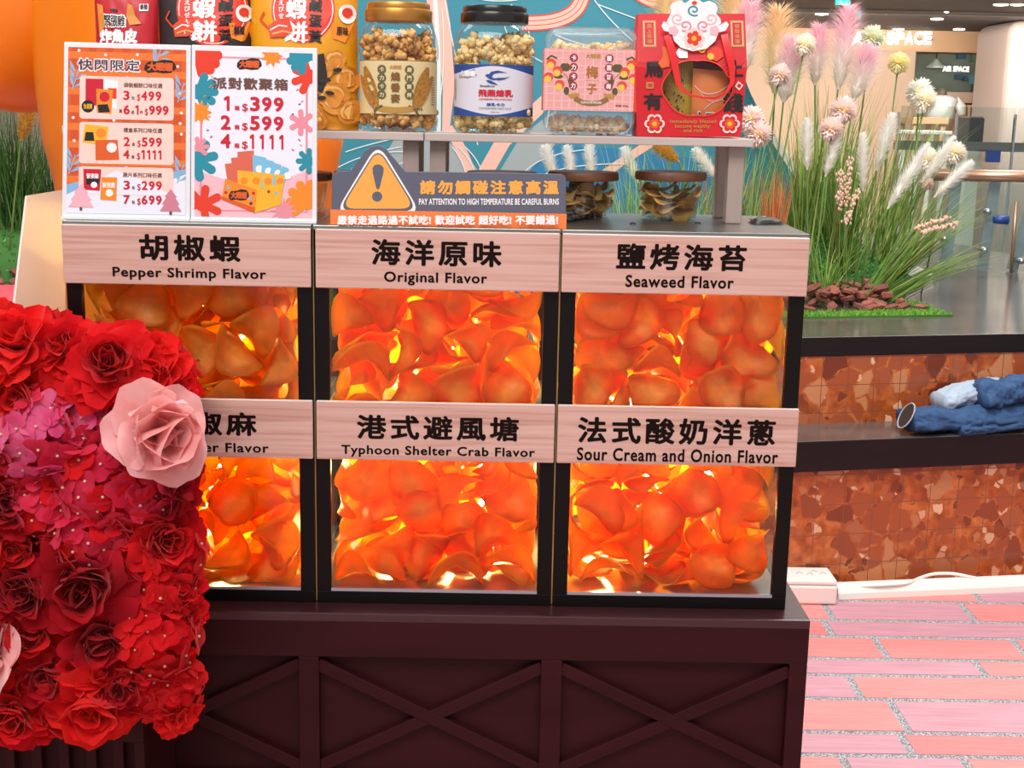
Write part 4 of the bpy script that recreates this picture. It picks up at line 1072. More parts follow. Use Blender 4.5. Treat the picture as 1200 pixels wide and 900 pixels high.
zb = ZT + .0003
t = thing('warning_sign', 'grey and orange hot surface warning sign with yellow triangle, standing on the middle warmer', 'sign', (at(525, 266, WY).x, WY + .02, ZT))
outl = [(389, 208), (391, 203), (395, 200.5), (411, 200), (428, 177), (434, 172), (440, 170.5), (447, 171), (452, 174), (456, 179), (475, 201), (560, 202), (658, 204), (662, 206), (663.5, 210)]
pts = [pxz(*p) for p in outl]
xr, xl = pxz(663, 268)[0], pxz(388, 264)[0]
pts = pts + [(xr, zb), (xl, zb)]
bd = MB(SLATE).plate(pts, WY, WY + .004).build('board', t, bevel=.0006)
MB(WORANGE).box(xl - .0006, xr + .0006, WY - .0008, WY + .0048, zb, pxz(525, 248)[1]).build('orange_base', t)
MB(SLATE).box(xl + .02, xr - .02, WY + .004, WY + .05, zb, zb + .004).build('foot', t)
mb = MB(WHITE)
S = Sheet(mb, lambda u, v, y: Vector((at(u, v, WY).x, WY - .0001 - y, at(u, v, WY).z)), 1, 1, .00006)


def rtri(cx, ytop, ybot, hw, r):
    """rounded triangle in photo pixels"""
    P = [Vector((cx, ytop)), Vector((cx + hw, ybot)), Vector((cx - hw, ybot))]
    out = []
    for i in range(3):
        a, b, c = P[i - 1], P[i], P[(i + 1) % 3]
        p0, p2 = b + (a - b).normalized() * r, b + (c - b).normalized() * r
        out += [tuple(q) for q in bez(tuple(p0), tuple(b), tuple(p2), 7)]
    return out


S.poly(WHITE, rtri(443, 167, 251, 51, 20))
S.poly(SLATE, rtri(443, 171.5, 247.5, 47, 18))
S.poly(AMBER, rtri(443, 174, 244.5, 43, 16))
S.poly(SLATE, [(436.5, 197), (439, 193.5), (443, 192.5), (447, 193.5), (449.8, 197), (449.3, 203), (445, 220), (443, 222.5), (440.8, 220), (437, 203)])
S.oval(SLATE, 442, 230.3, 6)
S.text(AMBER, '請勿觸碰注意高溫', 492, 211, 655, 228, .05, 1.25)
S.text(WHITE, 'PAY ATTENTION TO HIGH TEMPERATURE BE CAREFUL BURNS', 491, 232.5, 655, 240, .03, 1.05)
S.step = .0009
S.text(WHITE, '嚴禁走過路過不試吃! 歡迎試吃 超好吃! 不要錯過!', 396, 251.5, 654, 263, .05, 1.1)
mb.build('lettering', bd)


# ---------------------------------------------------------------- jars of candied popcorn
CLEAR = glass('clear_plastic', '#f7fafa', 0.8)
CORN = [chip_mat('popcorn_gold', '#dd9a4a', '#f0c078', None, 0.15), chip_mat('popcorn_pale', '#efc579', '#f8dfa6', None, 0.15)]
PCME = []
for mm in CORN:
    for sd in range(4):
        rnd = random.Random(sd + 7)
        mb = MB(mm)
        for k in range(15):
            d = Vector((rnd.gauss(0, 1), rnd.gauss(0, 1), rnd.gauss(0, 1))).normalized() * rnd.uniform(.003, .0095)
            b0 = len(mb.v)
            mb.ball(d, rnd.uniform(.0024, .0052), None, None, 10, 7)
            for i in range(b0, len(mb.v)):
                v = Vector(mb.v[i])
                mb.v[i] = tuple(v + (v - d).normalized() * .0026 * noise.noise(v * 420 + Vector((sd, k, 0))))
        o = mb.build('popcorn', smooth=True)
        PCME.append(o.data)
        bpy.data.objects.remove(o)


def popcorn(c, zs, ze, rad, n, which, label, group, seed):
    rnd = random.Random(seed)
    put = []
    tries = 0
    while len(put) < n and tries < 4000:
        tries += 1
        a, r = rnd.uniform(PI, 2 * PI) if rnd.random() < .75 else rnd.uniform(0, PI), rad * sqrt(rnd.uniform(.35, 1))
        p = Vector((c[0] + r * cos(a), c[1] + r * sin(a), rnd.uniform(zs, ze)))
        if all((p - q).length > .0125 for q in put):
            put.append(p)
    for p in put:
        o = bpy.data.objects.new('popcorn_piece', PCME[which * 4 + rnd.randrange(4)])
        COL.objects.link(o)
        o.location = p
        o.rotation_euler = (rnd.uniform(0, 6), rnd.uniform(0, 6), rnd.uniform(0, 6))
        tag(o, label, 'popcorn', group)


def jar(name, label, pxl, pxr, pytop, lidc, lidpx, lidpy, lab_py, prints, which, plabel, pgroup, seed):
    Y = .183
    xl, xr = at(pxl, 100, Y).x, at(pxr, 100, Y).x
    c = ((xl + xr) / 2, Y)
    R = (xr - xl) / 2 * .985
    zt = at((pxl + pxr) / 2, lidpy[2], Y).z
    t = thing(name, label, 'jar', (c[0], c[1], SZ))
    zsh = at(0.5 * (pxl + pxr), pytop, Y).z
    RL = (at(lidpx[1], 20, Y).x - at(lidpx[0], 20, Y).x) / 2
    H = zt - SZ
    zl0, zl1 = at((pxl + pxr) / 2, lab_py[1], Y).z, at((pxl + pxr) / 2, lab_py[0], Y).z
    prof = [(R * .3, SZ + .0045), (R * .8, SZ + .0006), (R * .9, SZ + .001), (R * .985, SZ + .006), (R, SZ + .012), (R * 1.0, zl0 - .005), (R * .965, zl0 - .0015), (R * .965, zl1 + .001), (R, zl1 + .005),
            (R, zl1 + (zsh - zl1) * .4), (R * .97, zl1 + (zsh - zl1) * .65), (R * .9, zsh - .004), (RL * .98, zsh + .002), (RL * .93, zsh + .004), (RL * .93, zt - .002)]
    MB(CLEAR).lathe(prof, c, 56, 2.5, closed=True).build('jar_body', t, smooth=True)
    # lid: ribbed skirt and a stepped top
    lm = mat('lid_' + lidc, {'gold': '#b8803a', 'black': '#161212'}[lidc], 0.25 if lidc == 'black' else 0.35, 0.75 if lidc == 'gold' else 0.0)
    z0, z1, z2 = zt, at(lidpx[0], lidpy[1], Y).z, at((pxl + pxr) / 2, lidpy[0], Y).z
    mb = MB(lm)
    n = 120
    rings = [(RL * 1.0, z0), (RL * 1.01, z0 + .002), (RL * 1.01, z1 - .002), (RL * .985, z1)]
    vs = []
    fs = []
    for r, z in rings:
        for k in range(n):
            q = r * (1 + (.012 if k % 2 else 0))
            vs.append((c[0] + q * cos(2 * PI * k / n), c[1] + q * sin(2 * PI * k / n), z))
    for i in range(len(rings) - 1):
        fs += [(i * n + k, i * n + (k + 1) % n, (i + 1) * n + (k + 1) % n, (i + 1) * n + k) for k in range(n)]
    fs.append(tuple(range(n - 1, -1, -1)))
    mb.add(vs, fs)
    mb.lathe([(RL * .985, z1), (RL * .96, z1 + .0006), (RL * .96, z2 - .002), (RL * .93, z2), (RL * .82, z2), (RL * .8, z2 - .0015)], c, 60)
    mb.build('lid', t, smooth=True, auto=radians(35))
    # label wrapped round the front
    sq = 2.5

    def fn(u, v, y):
        a = PI * 1.5 + (u - .5) * PI * 1.02
        q = (abs(cos(a)) ** sq + abs(sin(a)) ** sq) ** (-1 / sq)
        rr = (R * .972 + y) * q
        return Vector((c[0] + rr * cos(a), c[1] + rr * sin(a), zl1 + (zl0 - zl1) * v))
    mb = MB(WHITE)
    S = Sheet(mb, fn, PI * R, zl1 - zl0, .000006)
    prints(S, mb)
    mb.build('label', t)
    popcorn(c, SZ + .012, zl0 + .004, R * .84, 34, which, plabel, pgroup, seed)
    popcorn(c, zl1 - .012, zsh - .012, R * .84, 46, which, plabel, pgroup, seed + 1)
    return t


CREAM = mat('label_cream', '#ddc795', 0.55)
TANP = mat('label_tan', '#a9742e', 0.55, vary=0.35, vscale=(300, 300, 300))


def U(x):
    """flat position across a label face -> position round its half turn"""
    x = max(-.999, min(.999, (x - .5) * 2))
    return .5 + asin(x * .98) / PI * .98


def bg_grid(S, m, v0=0.0, v1=1.0, n=40):
    y = S.nxt()
    vs = [(i / n, y, v) for v in (v0, v1) for i in range(n + 1)]
    S.mb.m(m).add(vs, [(i, i + 1, n + 2 + i, n + 1 + i) for i in range(n)])


def corn_label(S, mb):
    bg_grid(S, CREAM)
    bg_grid(S, OLIVE, 0, .012)
    bg_grid(S, OLIVE, .988, 1)
    S.k += 150
    for sgn in (-1, 1):
        for (bx, by, tx, ty, w) in ((.27, .92, .12, .12, .09), (.25, .9, .06, .28, .07)):
            p = [(U(.5 + sgn * (.5 - (bx + (tx - bx) * q))), by + (ty - by) * q) for q in (0, .2, .4, .6, .8, 1)]
            S.line(TANP, p, [w * .35, w * .85, w * 1.1, w * 1.1, w * .9, w * .3])
        S.line(OLIVE, [(U(.5 - sgn * .27), 1.0), (U(.5 - sgn * .24), .9), (U(.5 - sgn * .16), .84)], .02)
        for i, ch in enumerate('卡力卡力' if sgn < 0 else '廟門鹽烤'):
            u = U(.5 + sgn * .17)
            S.oval(OLIVE, u, .17 + i * .155, .034, None, 14)
            S.text(CREAM, ch, u - .018, .125 + i * .155, u + .018, .215 + i * .155, .04)
    S.line(GOLD, [(U(.24), .86), (U(.35), .905), (U(.5), .92), (U(.65), .905), (U(.76), .86)], .045)
    S.text(GOLD, '大眼蝦', U(.425), .09, U(.575), .16, .03)
    S.column(mat('label_bronze', '#7d5420', 0.55), '燒番麥', U(.44), .2, U(.56), .8, .05)
    for i in range(12):
        S.rect(GREYP, U(.92), .3 + i * .045, U(.965), .322 + i * .045)
    S.text(OLIVE, '商業午餐', U(.72), .87, U(.82), .92, .02)


def milk_label(S, mb):
    bg_grid(S, mat('label_white', '#d9d5df', 0.5))
    n = 40
    y = S.nxt()
    for sgn in (0, 1):
        vs = []
        for i in range(n + 1):
            u = i / n
            w = .03 + .15 * (0.5 + 0.5 * cos(min(1, abs(u - .5) / .38) * PI + PI)) if True else 0
            vs += [(u, y, 0 if sgn == 0 else 1), (u, y, w if sgn == 0 else 1 - w)]
        mb.m(NAVY).add(vs, [(2 * i, 2 * i + 2, 2 * i + 3, 2 * i + 1) for i in range(n)])
    S.k += 130
    # the blue bird: head, two long wings and a forked tail
    sw = [((.405, .225), (.43, .26), (.47, .31)), ]
    P = lambda pts: [(U(a), b) for a, b in pts]
    S.poly(NAVY, P([(.4, .215), (.42, .185), (.45, .19), (.47, .23), (.5, .26), (.58, .285), (.5, .3), (.45, .28), (.42, .24)]))
    S.poly(NAVY, P([(.44, .2), (.47, .14), (.55, .115), (.67, .155), (.57, .155), (.5, .18), (.48, .24)]))
    S.poly(NAVY, P([(.5, .27), (.56, .255), (.64, .25), (.7, .225), (.63, .285), (.56, .305)]))
    S.poly(NAVY, P([(.41, .3), (.46, .305), (.52, .35), (.56, .395), (.48, .375), (.43, .345)]))
    S.text(INK, 'Swallow', U(.34), .395, U(.52), .435, .02)
    S.text(RED, '飛燕煉乳', U(.32), .48, U(.735), .625, .05, 1.05)
    S.text(RED, 'CONDENSED MILK POPCORN', U(.33), .655, U(.72), .685, .03)
    S.text(NAVY, '煉乳卡力', U(.42), .74, U(.64), .805, .04, 1.15)
    S.text(GREYP, 'CONDENSED MILK NUT', U(.33), .83, U(.72), .86, .03)
    S.text(GREYP, '淨重 250g', U(.47), .905, U(.58), .93, .03)
    S.text(WHITE, '大眼蝦', U(.11), .12, U(.29), .24, .06)
    S.line(GREYP, P([(.1, .23), (.14, .17), (.2, .15), (.28, .1)]), .008)
    S.line(GREYP, P([(.1, .25), (.2, .255), (.3, .2)]), .008)
    for i in range(10):
        S.rect(GREYP, U(.03), .3 + i * .04, U(.06), .318 + i * .04)


jar('popcorn_jar', 'clear jar with gold lid and cream corn label, left of the black lidded jar', 420, 514, 32, 'gold', (427, 504), (4, 11, 26), (72, 134), corn_label, 0,
    'caramel popcorn piece inside the gold lidded jar', 'popcorn in the gold lidded jar', 11)
jar('popcorn_jar', 'clear jar with black lid and blue white bird label, second jar on the shelf', 530, 627, 34, 'black', (539, 617), (8, 15, 28), (77, 136), milk_label, 1,
    'pale yellow popcorn piece inside the black lidded jar', 'popcorn in the black lidded jar', 31)

# ---------------------------------------------------------------- clear box with the pink plum sleeve
FROST = glass('frosted_plastic', '#f4f8fb', 0.8, 0.10)
BY0, BY1 = .135, .215
xl, xr = at(638, 150, BY0).x, at(743.5, 150, BY0).x
zt = at(690, 31.5, BY0).z
t = thing('plum_snack_box', 'clear rounded plastic box with pink plum sleeve, between the black lidded jar and red box', 'box', ((xl + xr) / 2, (BY0 + BY1) / 2, SZ))


def rbox(mb, x0, x1, z0, z1, r, y0, y1, inset):
    rings = [(inset + .004, y0), (inset, y0 + .001), (0, y0 + .006), (0, y1 - .006), (inset, y1 - .001), (inset + .004, y1)]
    n = 0
    vs, fs = [], []
    for ins, y in rings:
        p = rrect(x0 + ins, x1 - ins, z0 + ins, z1 - ins, max(r - ins, .002), 6)
        n = len(p)
        vs += [(x, y, z) for x, z in p]
    for i in range(len(rings) - 1):
        fs += [(i * n + k, i * n + (k + 1) % n, (i + 1) * n + (k + 1) % n, (i + 1) * n + k) for k in range(n)]
    fs += [tuple(range(n - 1, -1, -1)), tuple(range((len(rings) - 1) * n, len(rings) * n))]
    mb.add(vs, fs)


mb = MB(FROST)
rbox(mb, xl, xr, SZ + .0003, zt, .016, BY0, BY1, .008)
mb.build('plastic_box', t, smooth=True, auto=radians(40))
mb = MB(FROST)
for k, ins in enumerate((.004, .011)):
    p = rrect(xl + ins, xr - ins, SZ + ins, zt - ins, .014, 6)
    mb.tube([(x, BY0 + .001 - (.0012 if k == 0 else 0), z) for x, z in p + p[:1]], .0012, 6, False)
mb.build('lid_rim', t, smooth=True)
z1, z0 = at(690, 57.5, BY0).z, at(690, 130, BY0).z
PK = mat('sleeve_pink', '#e8a2a0', 0.6)
PK2 = mat('sleeve_check', '#f0b8b4', 0.6)
sl = MB(PK)
e = .0016
for a, b, cc, d in ((xl - e, xr + e, BY0 - e - .0008, BY0 - e), (xl - e, xr + e, BY1 + e, BY1 + e + .0008), (xl - e - .0008, xl - e, BY0 - e, BY1 + e), (xr + e, xr + e + .0008, BY0 - e, BY1 + e)):
    sl.box(a, b, cc, d, z0, z1)
so = sl.build('paper_sleeve', t)
mb = MB(PK)
S = Sheet(mb, plane_fn((xl - e, BY0 - e - .0009, z1), (xr + e, BY0 - e - .0009, z1), (xl - e, BY0 - e - .0009, z0), (xr + e, BY0 - e - .0009, z0)), 107, 73)
for i in range(12):
    S.rect(PK2, .02 + i * .082, 0, .035 + i * .082, 1)
for i in range(9):
    S.rect(PK2, 0, .03 + i * .115, 1, .05 + i * .115)
FRUIT1, FRUIT2, LEAF = mat('print_plum_red', '#e0483a', 0.5), mat('print_plum_yellow', '#eac04a', 0.5), mat('print_leaf', '#55502f', 0.5)
MAROON = mat('print_maroon', '#94313c', 0.55)
for sgn in (-1, 1):
    X = lambda x: .5 + sgn * (x - .5)
    S.line(LEAF, [(X(.98), .18), (X(.93), .12), (X(.87), .16)], .022)
    S.line(LEAF, [(X(.72), .62), (X(.76), .45), (X(.82), .36)], .006)
    S.lobe(LEAF, X(.78), .3, .055, 2, .3)
    S.oval(LEAF, X(.85), .45, .05, .025)
    S.oval(LEAF, X(.76), .68, .03, .045)
    S.oval(LEAF, X(.715), .52, .03, .05)
    for fx, fz in ((.93, .24), (.86, .36), (.955, .46), (.835, .58)):
        S.oval(FRUIT1, X(fx), fz, .052)
        S.oval(FRUIT2, X(fx) - .008, fz + .035, .038)
    for i, ch in enumerate('卡力卡力' if sgn < 0 else '酸甜甘梅'):
        S.oval(MAROON, X(.69), .145 + i * .15, .046, None, 18)
        S.text(WHITE, ch, X(.69) - .026, .1 + i * .15, X(.69) + .026, .19 + i * .15, .03)
S.text(GOLD, '大眼蝦', .435, .075, .6, .155, .04)
S.text(mat('print_amber', '#a86a26', 0.5), '梅', .445, .27, .575, .47, .03)
S.text(mat('print_amber', '#a86a26', 0.5), '子', .46, .56, .565, .73, .03)
S.rect(GOLD, .43, .498, .59, .503)
S.poly(GOLD, [(.25, .73), (.38, .71), (.37, .79), (.28, .8)])
S.poly(GOLD, [(.77, .73), (.64, .71), (.65, .79), (.75, .8)])
S.line(mat('print_bronze', '#8c6a35', 0.5), [(.33, .8), (.42, .865), (.51, .88), (.6, .865), (.69, .8)], .055)
S.text(WHITE, 'PLUM FLAVOR POPCORN', .4, .845, .62, .88, .02)
S.text(MAROON, '淨重 250g', .77, .89, .91, .925, .03)
S.rect(BRIGHTRED, .965, 0, 1, 1)
mb.build('sleeve_print', so)
# popcorn slab inside
rnd = random.Random(4)
for i in range(52):
    o = bpy.data.objects.new('popcorn_piece', PCME[(i % 2) * 4 + i % 4])
    COL.objects.link(o)
    row = i % 26
    o.location = (xl + .017 + (xr - xl - .034) * (row % 9) / 8, BY0 + .024 + .026 * (row // 9), [at(690, 52, BY0).z - .008, SZ + .014][i // 26] + rnd.uniform(-.003, .002))
    o.scale = (1.25,) * 3 if i < 26 else (1.1,) * 3
    o.rotation_euler = (rnd.uniform(0, 6), rnd.uniform(0, 6), rnd.uniform(0, 6))
    tag(o, 'golden popcorn piece inside the clear box with the pink plum sleeve', 'popcorn', 'popcorn in the plum box')

# ---------------------------------------------------------------- red gift box
GY = .132
GRED = mat('gift_red', '#cf1322', 0.45, vary=0.06, vscale=(40, 40, 40))
GREDD = mat('gift_red_side', '#c8111f', 0.45)
p = lambda x, y: at(x, y, GY)
xl, xr = p(746.5, 140).x, p(870, 140).x
xl2, xr2 = p(744.5, 78).x, p(875.5, 78).x
zs, ztop = p(810, 78).z, p(810, 15).z
ztx0, ztx1 = p(750, 15).x, p(875.5, 15).x
dep = .075
t = thing('gift_box', 'red gable gift box with gold tags, black brush characters and a round window', 'gift box', ((xl + xr) / 2, GY + dep / 2, SZ))
Z0 = SZ + .0004
gmid = GY + dep / 2


def gface(u, v, y=0.0):
    """front of the box: upright below the shoulder, leaning back to the ridge above it; u, v in photo pixels"""
    q = at(u, v, GY)
    if q.z <= zs:
        return Vector((q.x, GY - y, max(q.z, Z0)))
    k = (q.z - zs) / (ztop - zs)
    return Vector((q.x, GY + k * .016 - y, q.z))


hc = (817, 103)
hole = []
N = 64
for i in range(N):
    a = 2 * PI * i / N
    r = 1 + .06 * abs(cos(3 * a))
    hole.append((hc[0] + 41 * r * cos(a) * .96, hc[1] - 32 * r * sin(a)))
outer = []
bnd = [(746.5, 160.5), (744.5, 78), (750, 15), (875.5, 15), (875.5, 78), (868, 160.5)]
for hx, hz in hole:
    dx, dz = hx - hc[0], hz - hc[1]
    best = None
    for i in range(6):
        a, b = bnd[i], bnd[(i + 1) % 6]
        ex, ez = b[0] - a[0], b[1] - a[1]
        den = dx * ez - dz * ex
        if abs(den) < 1e-9:
            continue
        tt = ((a[0] - hc[0]) * ez - (a[1] - hc[1]) * ex) / den
        ss = ((a[0] - hc[0]) * dz - (a[1] - hc[1]) * dx) / den
        if tt > 0 and -1e-6 <= ss <= 1 + 1e-6 and (best is None or tt < best):
            best = tt
    outer.append((hc[0] + dx * best, hc[1] + dz * best))
for cx_, cz_ in bnd[:1] + bnd[2:4] + bnd[5:] + [bnd[1], bnd[4]]:
    k = min(range(N), key=lambda i: (outer[i][0] - cx_) ** 2 + (outer[i][1] - cz_) ** 2)
    outer[k] = (cx_, cz_)
mb = MB(GRED)
vs = [tuple(gface(*q)) for q in hole] + [tuple(gface(hx + (ox - hx) * .5, hz + (oz - hz) * .5)) for (hx, hz), (ox, oz) in zip(hole, outer)] + [tuple(gface(*q)) for q in outer]
mb.add(vs, [(r * N + i, r * N + (i + 1) % N, (r + 1) * N + (i + 1) % N, (r + 1) * N + i) for r in range(2) for i in range(N)])
A = [gface(*q) for q in bnd]


def back(v):
    return Vector((v.x, GY + dep - (v.y - GY), v.z))


B = [back(v) for v in A]
mb.add([tuple(v) for v in A + B], [(6, 7, 8, 9, 10, 11), (0, 1, 7, 6), (1, 2, 8, 7), (2, 3, 9, 8), (3, 4, 10, 9), (4, 5, 11, 10), (5, 0, 6, 11)])
gb = mb.build('box_body', t)
mb = MB(CLEAR)
mb.add([tuple(gface(q[0], q[1], -.001)) for q in hole], [tuple(range(N))])
mb.build('window_film', t)
mb = MB(WHITE)
S = Sheet(mb, lambda u, v, y: gface(u, v, .0003 + y), 1, 1, .00005)
for tx, s_ in ((762, '馬上有福'), (865.5, '發財來富')):
    S.rect(GOLD, tx - 8, 23, tx + 8, 55)
    S.rect(PEACH, tx - 6.5, 24.5, tx + 6.5, 53)
    S.rect(GRED, tx - 5.7, 25.3, tx + 5.7, 52.5)
    S.column(GOLD, s_, tx - 3, 27, tx + 3, 51, .03)
S.text(BLK, '馬', 755, 72, 777, 91, .035)
S.text(BLK, '上', 853, 70, 871, 90, .035)
S.text(BLK, '有', 754, 109, 776, 129, .035)
S.text(BLK, '錢', 847, 109, 871, 132, .035)
S.text(GOLD, 'Immediately blessed', 785, 140, 839, 145.5, .02, 1.1)
S.text(GOLD, 'become wealthy', 791, 145.5, 832, 151, .02, 1.1)
S.text(GOLD, 'and rich', 801, 150.5, 823, 155, .02, 1.1)
S.rr(GOLD, 757, 96, 766, 104, 1.5)
S.text(GRED, '福', 758.5, 97.5, 764.5, 102.5, .03)
S.poly(PEACH, [(865, 95), (871, 100), (866, 106), (861, 101)])
S.oval(GRED, 866, 100.5, 2.5)
# plain blossom ornaments at the two lower corners
for ox in (767, 855):
    S.lobe(PEACH, ox, 145, 12, 6, .25)
    S.lobe(GRED, ox, 145, 9.5, 6, .3)
    S.lobe(DORANGE, ox, 145, 6, 6, .3)
    S.oval(YEL, ox, 145, 2.6)
# scalloped rim of the window
S.line(mat('gift_rim', '#e8402e', 0.45), hole + hole[:1], 1.4)
mb.build('box_print', gb)
# die-cut crest over the ridge: a plain cloud ornament in white, pink and teal
mb = MB(WHITE)
tp = lambda pts, y0: [(at(a, b, GY).x, at(a, b, GY).z) for a, b in pts]
crest = [(785, 30), (781, 26), (784, 20), (787, 14), (785, 8), (789, 3), (797, 1), (803, 4), (808, 0), (813, -2), (819, 0), (824, 3), (831, 1), (838, 4), (841, 10), (839, 16), (844, 22), (845, 27), (841, 31),
         (851, 25), (854, 29), (850, 36), (842, 38), (838, 48), (828, 57), (812, 60), (798, 56), (790, 48), (787, 38), (778, 36), (775, 30), (778, 25)]
mb.plate(tp(crest, 0), GY + .0005 - .002, GY + .0005)
cr = mb.build('crest', t)
mb = MB(LPINK)
S = Sheet(mb, lambda u, v, y: Vector((at(u, v, GY).x, GY - .0016 - y, at(u, v, GY).z)), 1, 1, .00008)
# cloud scrolls and a blossom
for cx_, cz_, m_, sg in ((813, 12, TEAL, 1), (794, 22, LPINK, 1), (833, 22, LPINK, -1), (803, 30, PINK, -1), (824, 30, PINK, 1)):
    S.line(m_, [(cx_ + (8 - k * .36) * cos(k * .45 + 1) * sg, cz_ + (7 - k * .33) * sin(k * .45 + 1)) for k in range(19)], 2)
S.lobe(PEACH, 813, 45, 13, 8, .3)
S.lobe(BRIGHTRED, 813, 45, 9, 5, .35)
S.oval(YEL, 813, 45, 3)
for ox in (-24, 24):
    S.lobe(LPINK, 813 + ox, 40 if abs(ox) < 20 else 36, 6, 5, .35)
S.oval(BRIGHTRED, 813.5, 3.5, 3, 2.2)
mb.build('crest_print', cr)
# gold and orange trim below the crest
mb = MB(DORANGE)
S = Sheet(mb, lambda u, v, y: gface(u, v, .0022 + y), 1, 1, .00008)
S.poly(DORANGE, [(776, 54), (781, 55), (786, 66), (784, 78), (775, 80), (771, 74), (777, 66)])
S.poly(WHITE, [(796, 56), (806, 60), (806, 68), (796, 68), (792, 62)])
S.poly(BRIGHTRED, [(828, 56), (838, 53), (847, 58), (848, 66), (840, 72), (830, 68)])
S.oval(YEL, 823, 57, 5, 5)
S.oval(DORANGE, 823, 57, 2.5, 2.5)
S.oval(YEL, 833, 66, 4, 4)
mb.build('front_ornament', gb)
# ribbon handle hanging in front
SATIN = mat('satin_ribbon', '#e01d22', 0.3, sheen=0.3)
mb = MB(SATIN)
path = [(782, 41, 8), (787, 60, 9), (791, 80, 8), (794, 97, 6), (799, 106, 3.5), (810, 112, 2.4), (825, 115, 2.4), (838, 115, 2.4), (850, 108, 3), (857, 97, 5), (857, 80, 8), (853, 60, 9), (849, 40, 8)]
vs, fs = stroke([(a, b) for a, b, c in path], [c for a, b, c in path])
for k, off in enumerate((.007, .0078)):
    mb.add([tuple(gface(a, b, off + .002 * sin(i * .9))) for i, (a, b) in enumerate(vs)], fs if k == 0 else [tuple(reversed(f)) for f in fs])
mb.build('ribbon_handle', t, smooth=True)


# ---------------------------------------------------------------- pouches
def pouch(name, label, cat, cx, Y, w, h, z0, th, material, prints, tilt=0.0, group=None, sealed=True):
    t = thing(name, label, cat, (cx, Y, z0), group)

    def surf(u, v, y=0.0, side=-1):
        # u 0..1 across, v 0..1 down; belly swells, top and edges are sealed flat
        e = max(0.0, 1 - abs(2 * u - 1) ** 3.2)
        q = max(0.0, min(1.0, (v - .05) / .6))
        g = sin(q * PI / 2) ** .8
        bottom = 1 - max(0.0, (v - .93) / .07) * .35
        d = th * e ** .6 * g * bottom
        x = cx + (u - .5) * w * (1 - .015 * sin(PI * v))
        z = z0 + h * (1 - v) + .0015 * noise.noise(Vector((u * 9, v * 9, Y * 40)))
        dd = d + .0016 * noise.noise(Vector((u * 14, v * 12, cx * 30))) * e
        return Vector((x, Y + side * (dd + .0004) + (side * y) + tilt * (1 - v) * h, z))
    mb = MB(material)
    mb.grid(lambda u, v: tuple(surf(u, v)), 28, 30)
    mb.grid(lambda u, v: tuple(surf(1 - u, v, 0, 1)), 28, 30)
    n = 28
    b = 28 * 29
    bb = 28 * 30
    mb.f += [(b + i + 1, b + i, bb + b + (n - 1 - i), bb + b + (n - 2 - i)) for i in range(n - 1)]
    mb.mi += [0] * (n - 1)
    bo = mb.build('pouch', t, smooth=True)
    pm = MB(WHITE)
    S = Sheet(pm, lambda u, v, y: surf(u, v, .0007 + y), w, h, .00007)
    prints(S)
    pm.build('print', bo)
    return t


FOIL_K = mat('foil_black', '#2b2223', 0.4)
FOIL_Y = mat('foil_yellow', '#e39a14', 0.38)
FOIL_R = mat('foil_red', '#bd1a26', 0.35)
POUCHRED = mat('pouch_sun_red', '#e0371f', 0.45)
CHIPP = mat('pouch_chip_print', '#d98a2e', 0.5, vary=0.2, vscale=(60, 60, 60))
CHIPL = mat('pouch_chip_light', '#efb866', 0.5)
SEED = mat('pouch_dark_print', '#2a1c18', 0.5)
FINERED = mat('pouch_shrimp', '#d8431f', 0.5)


def dense_disc(S, m, cu, cv, r, n=36):
    """a disc as rings so that it follows the swelling surface"""
    a = S.w / S.h
    y = S.nxt()
    vs = [(cu, y, cv)]
    fs = []
    for k in range(1, 7):
        for i in range(n):
            t_ = 2 * PI * i / n
            vs.append((cu + r * k / 6 * cos(t_), y, cv + r * k / 6 * a * sin(t_)))
    fs += [(0, 1 + i, 1 + (i + 1) % n) for i in range(n)]
    for k in range(5):
        fs += [(1 + k * n + i, 1 + (k + 1) * n + i, 1 + (k + 1) * n + (i + 1) % n, 1 + k * n + (i + 1) % n) for i in range(n)]
    S.mb.m(m).add(vs, fs)


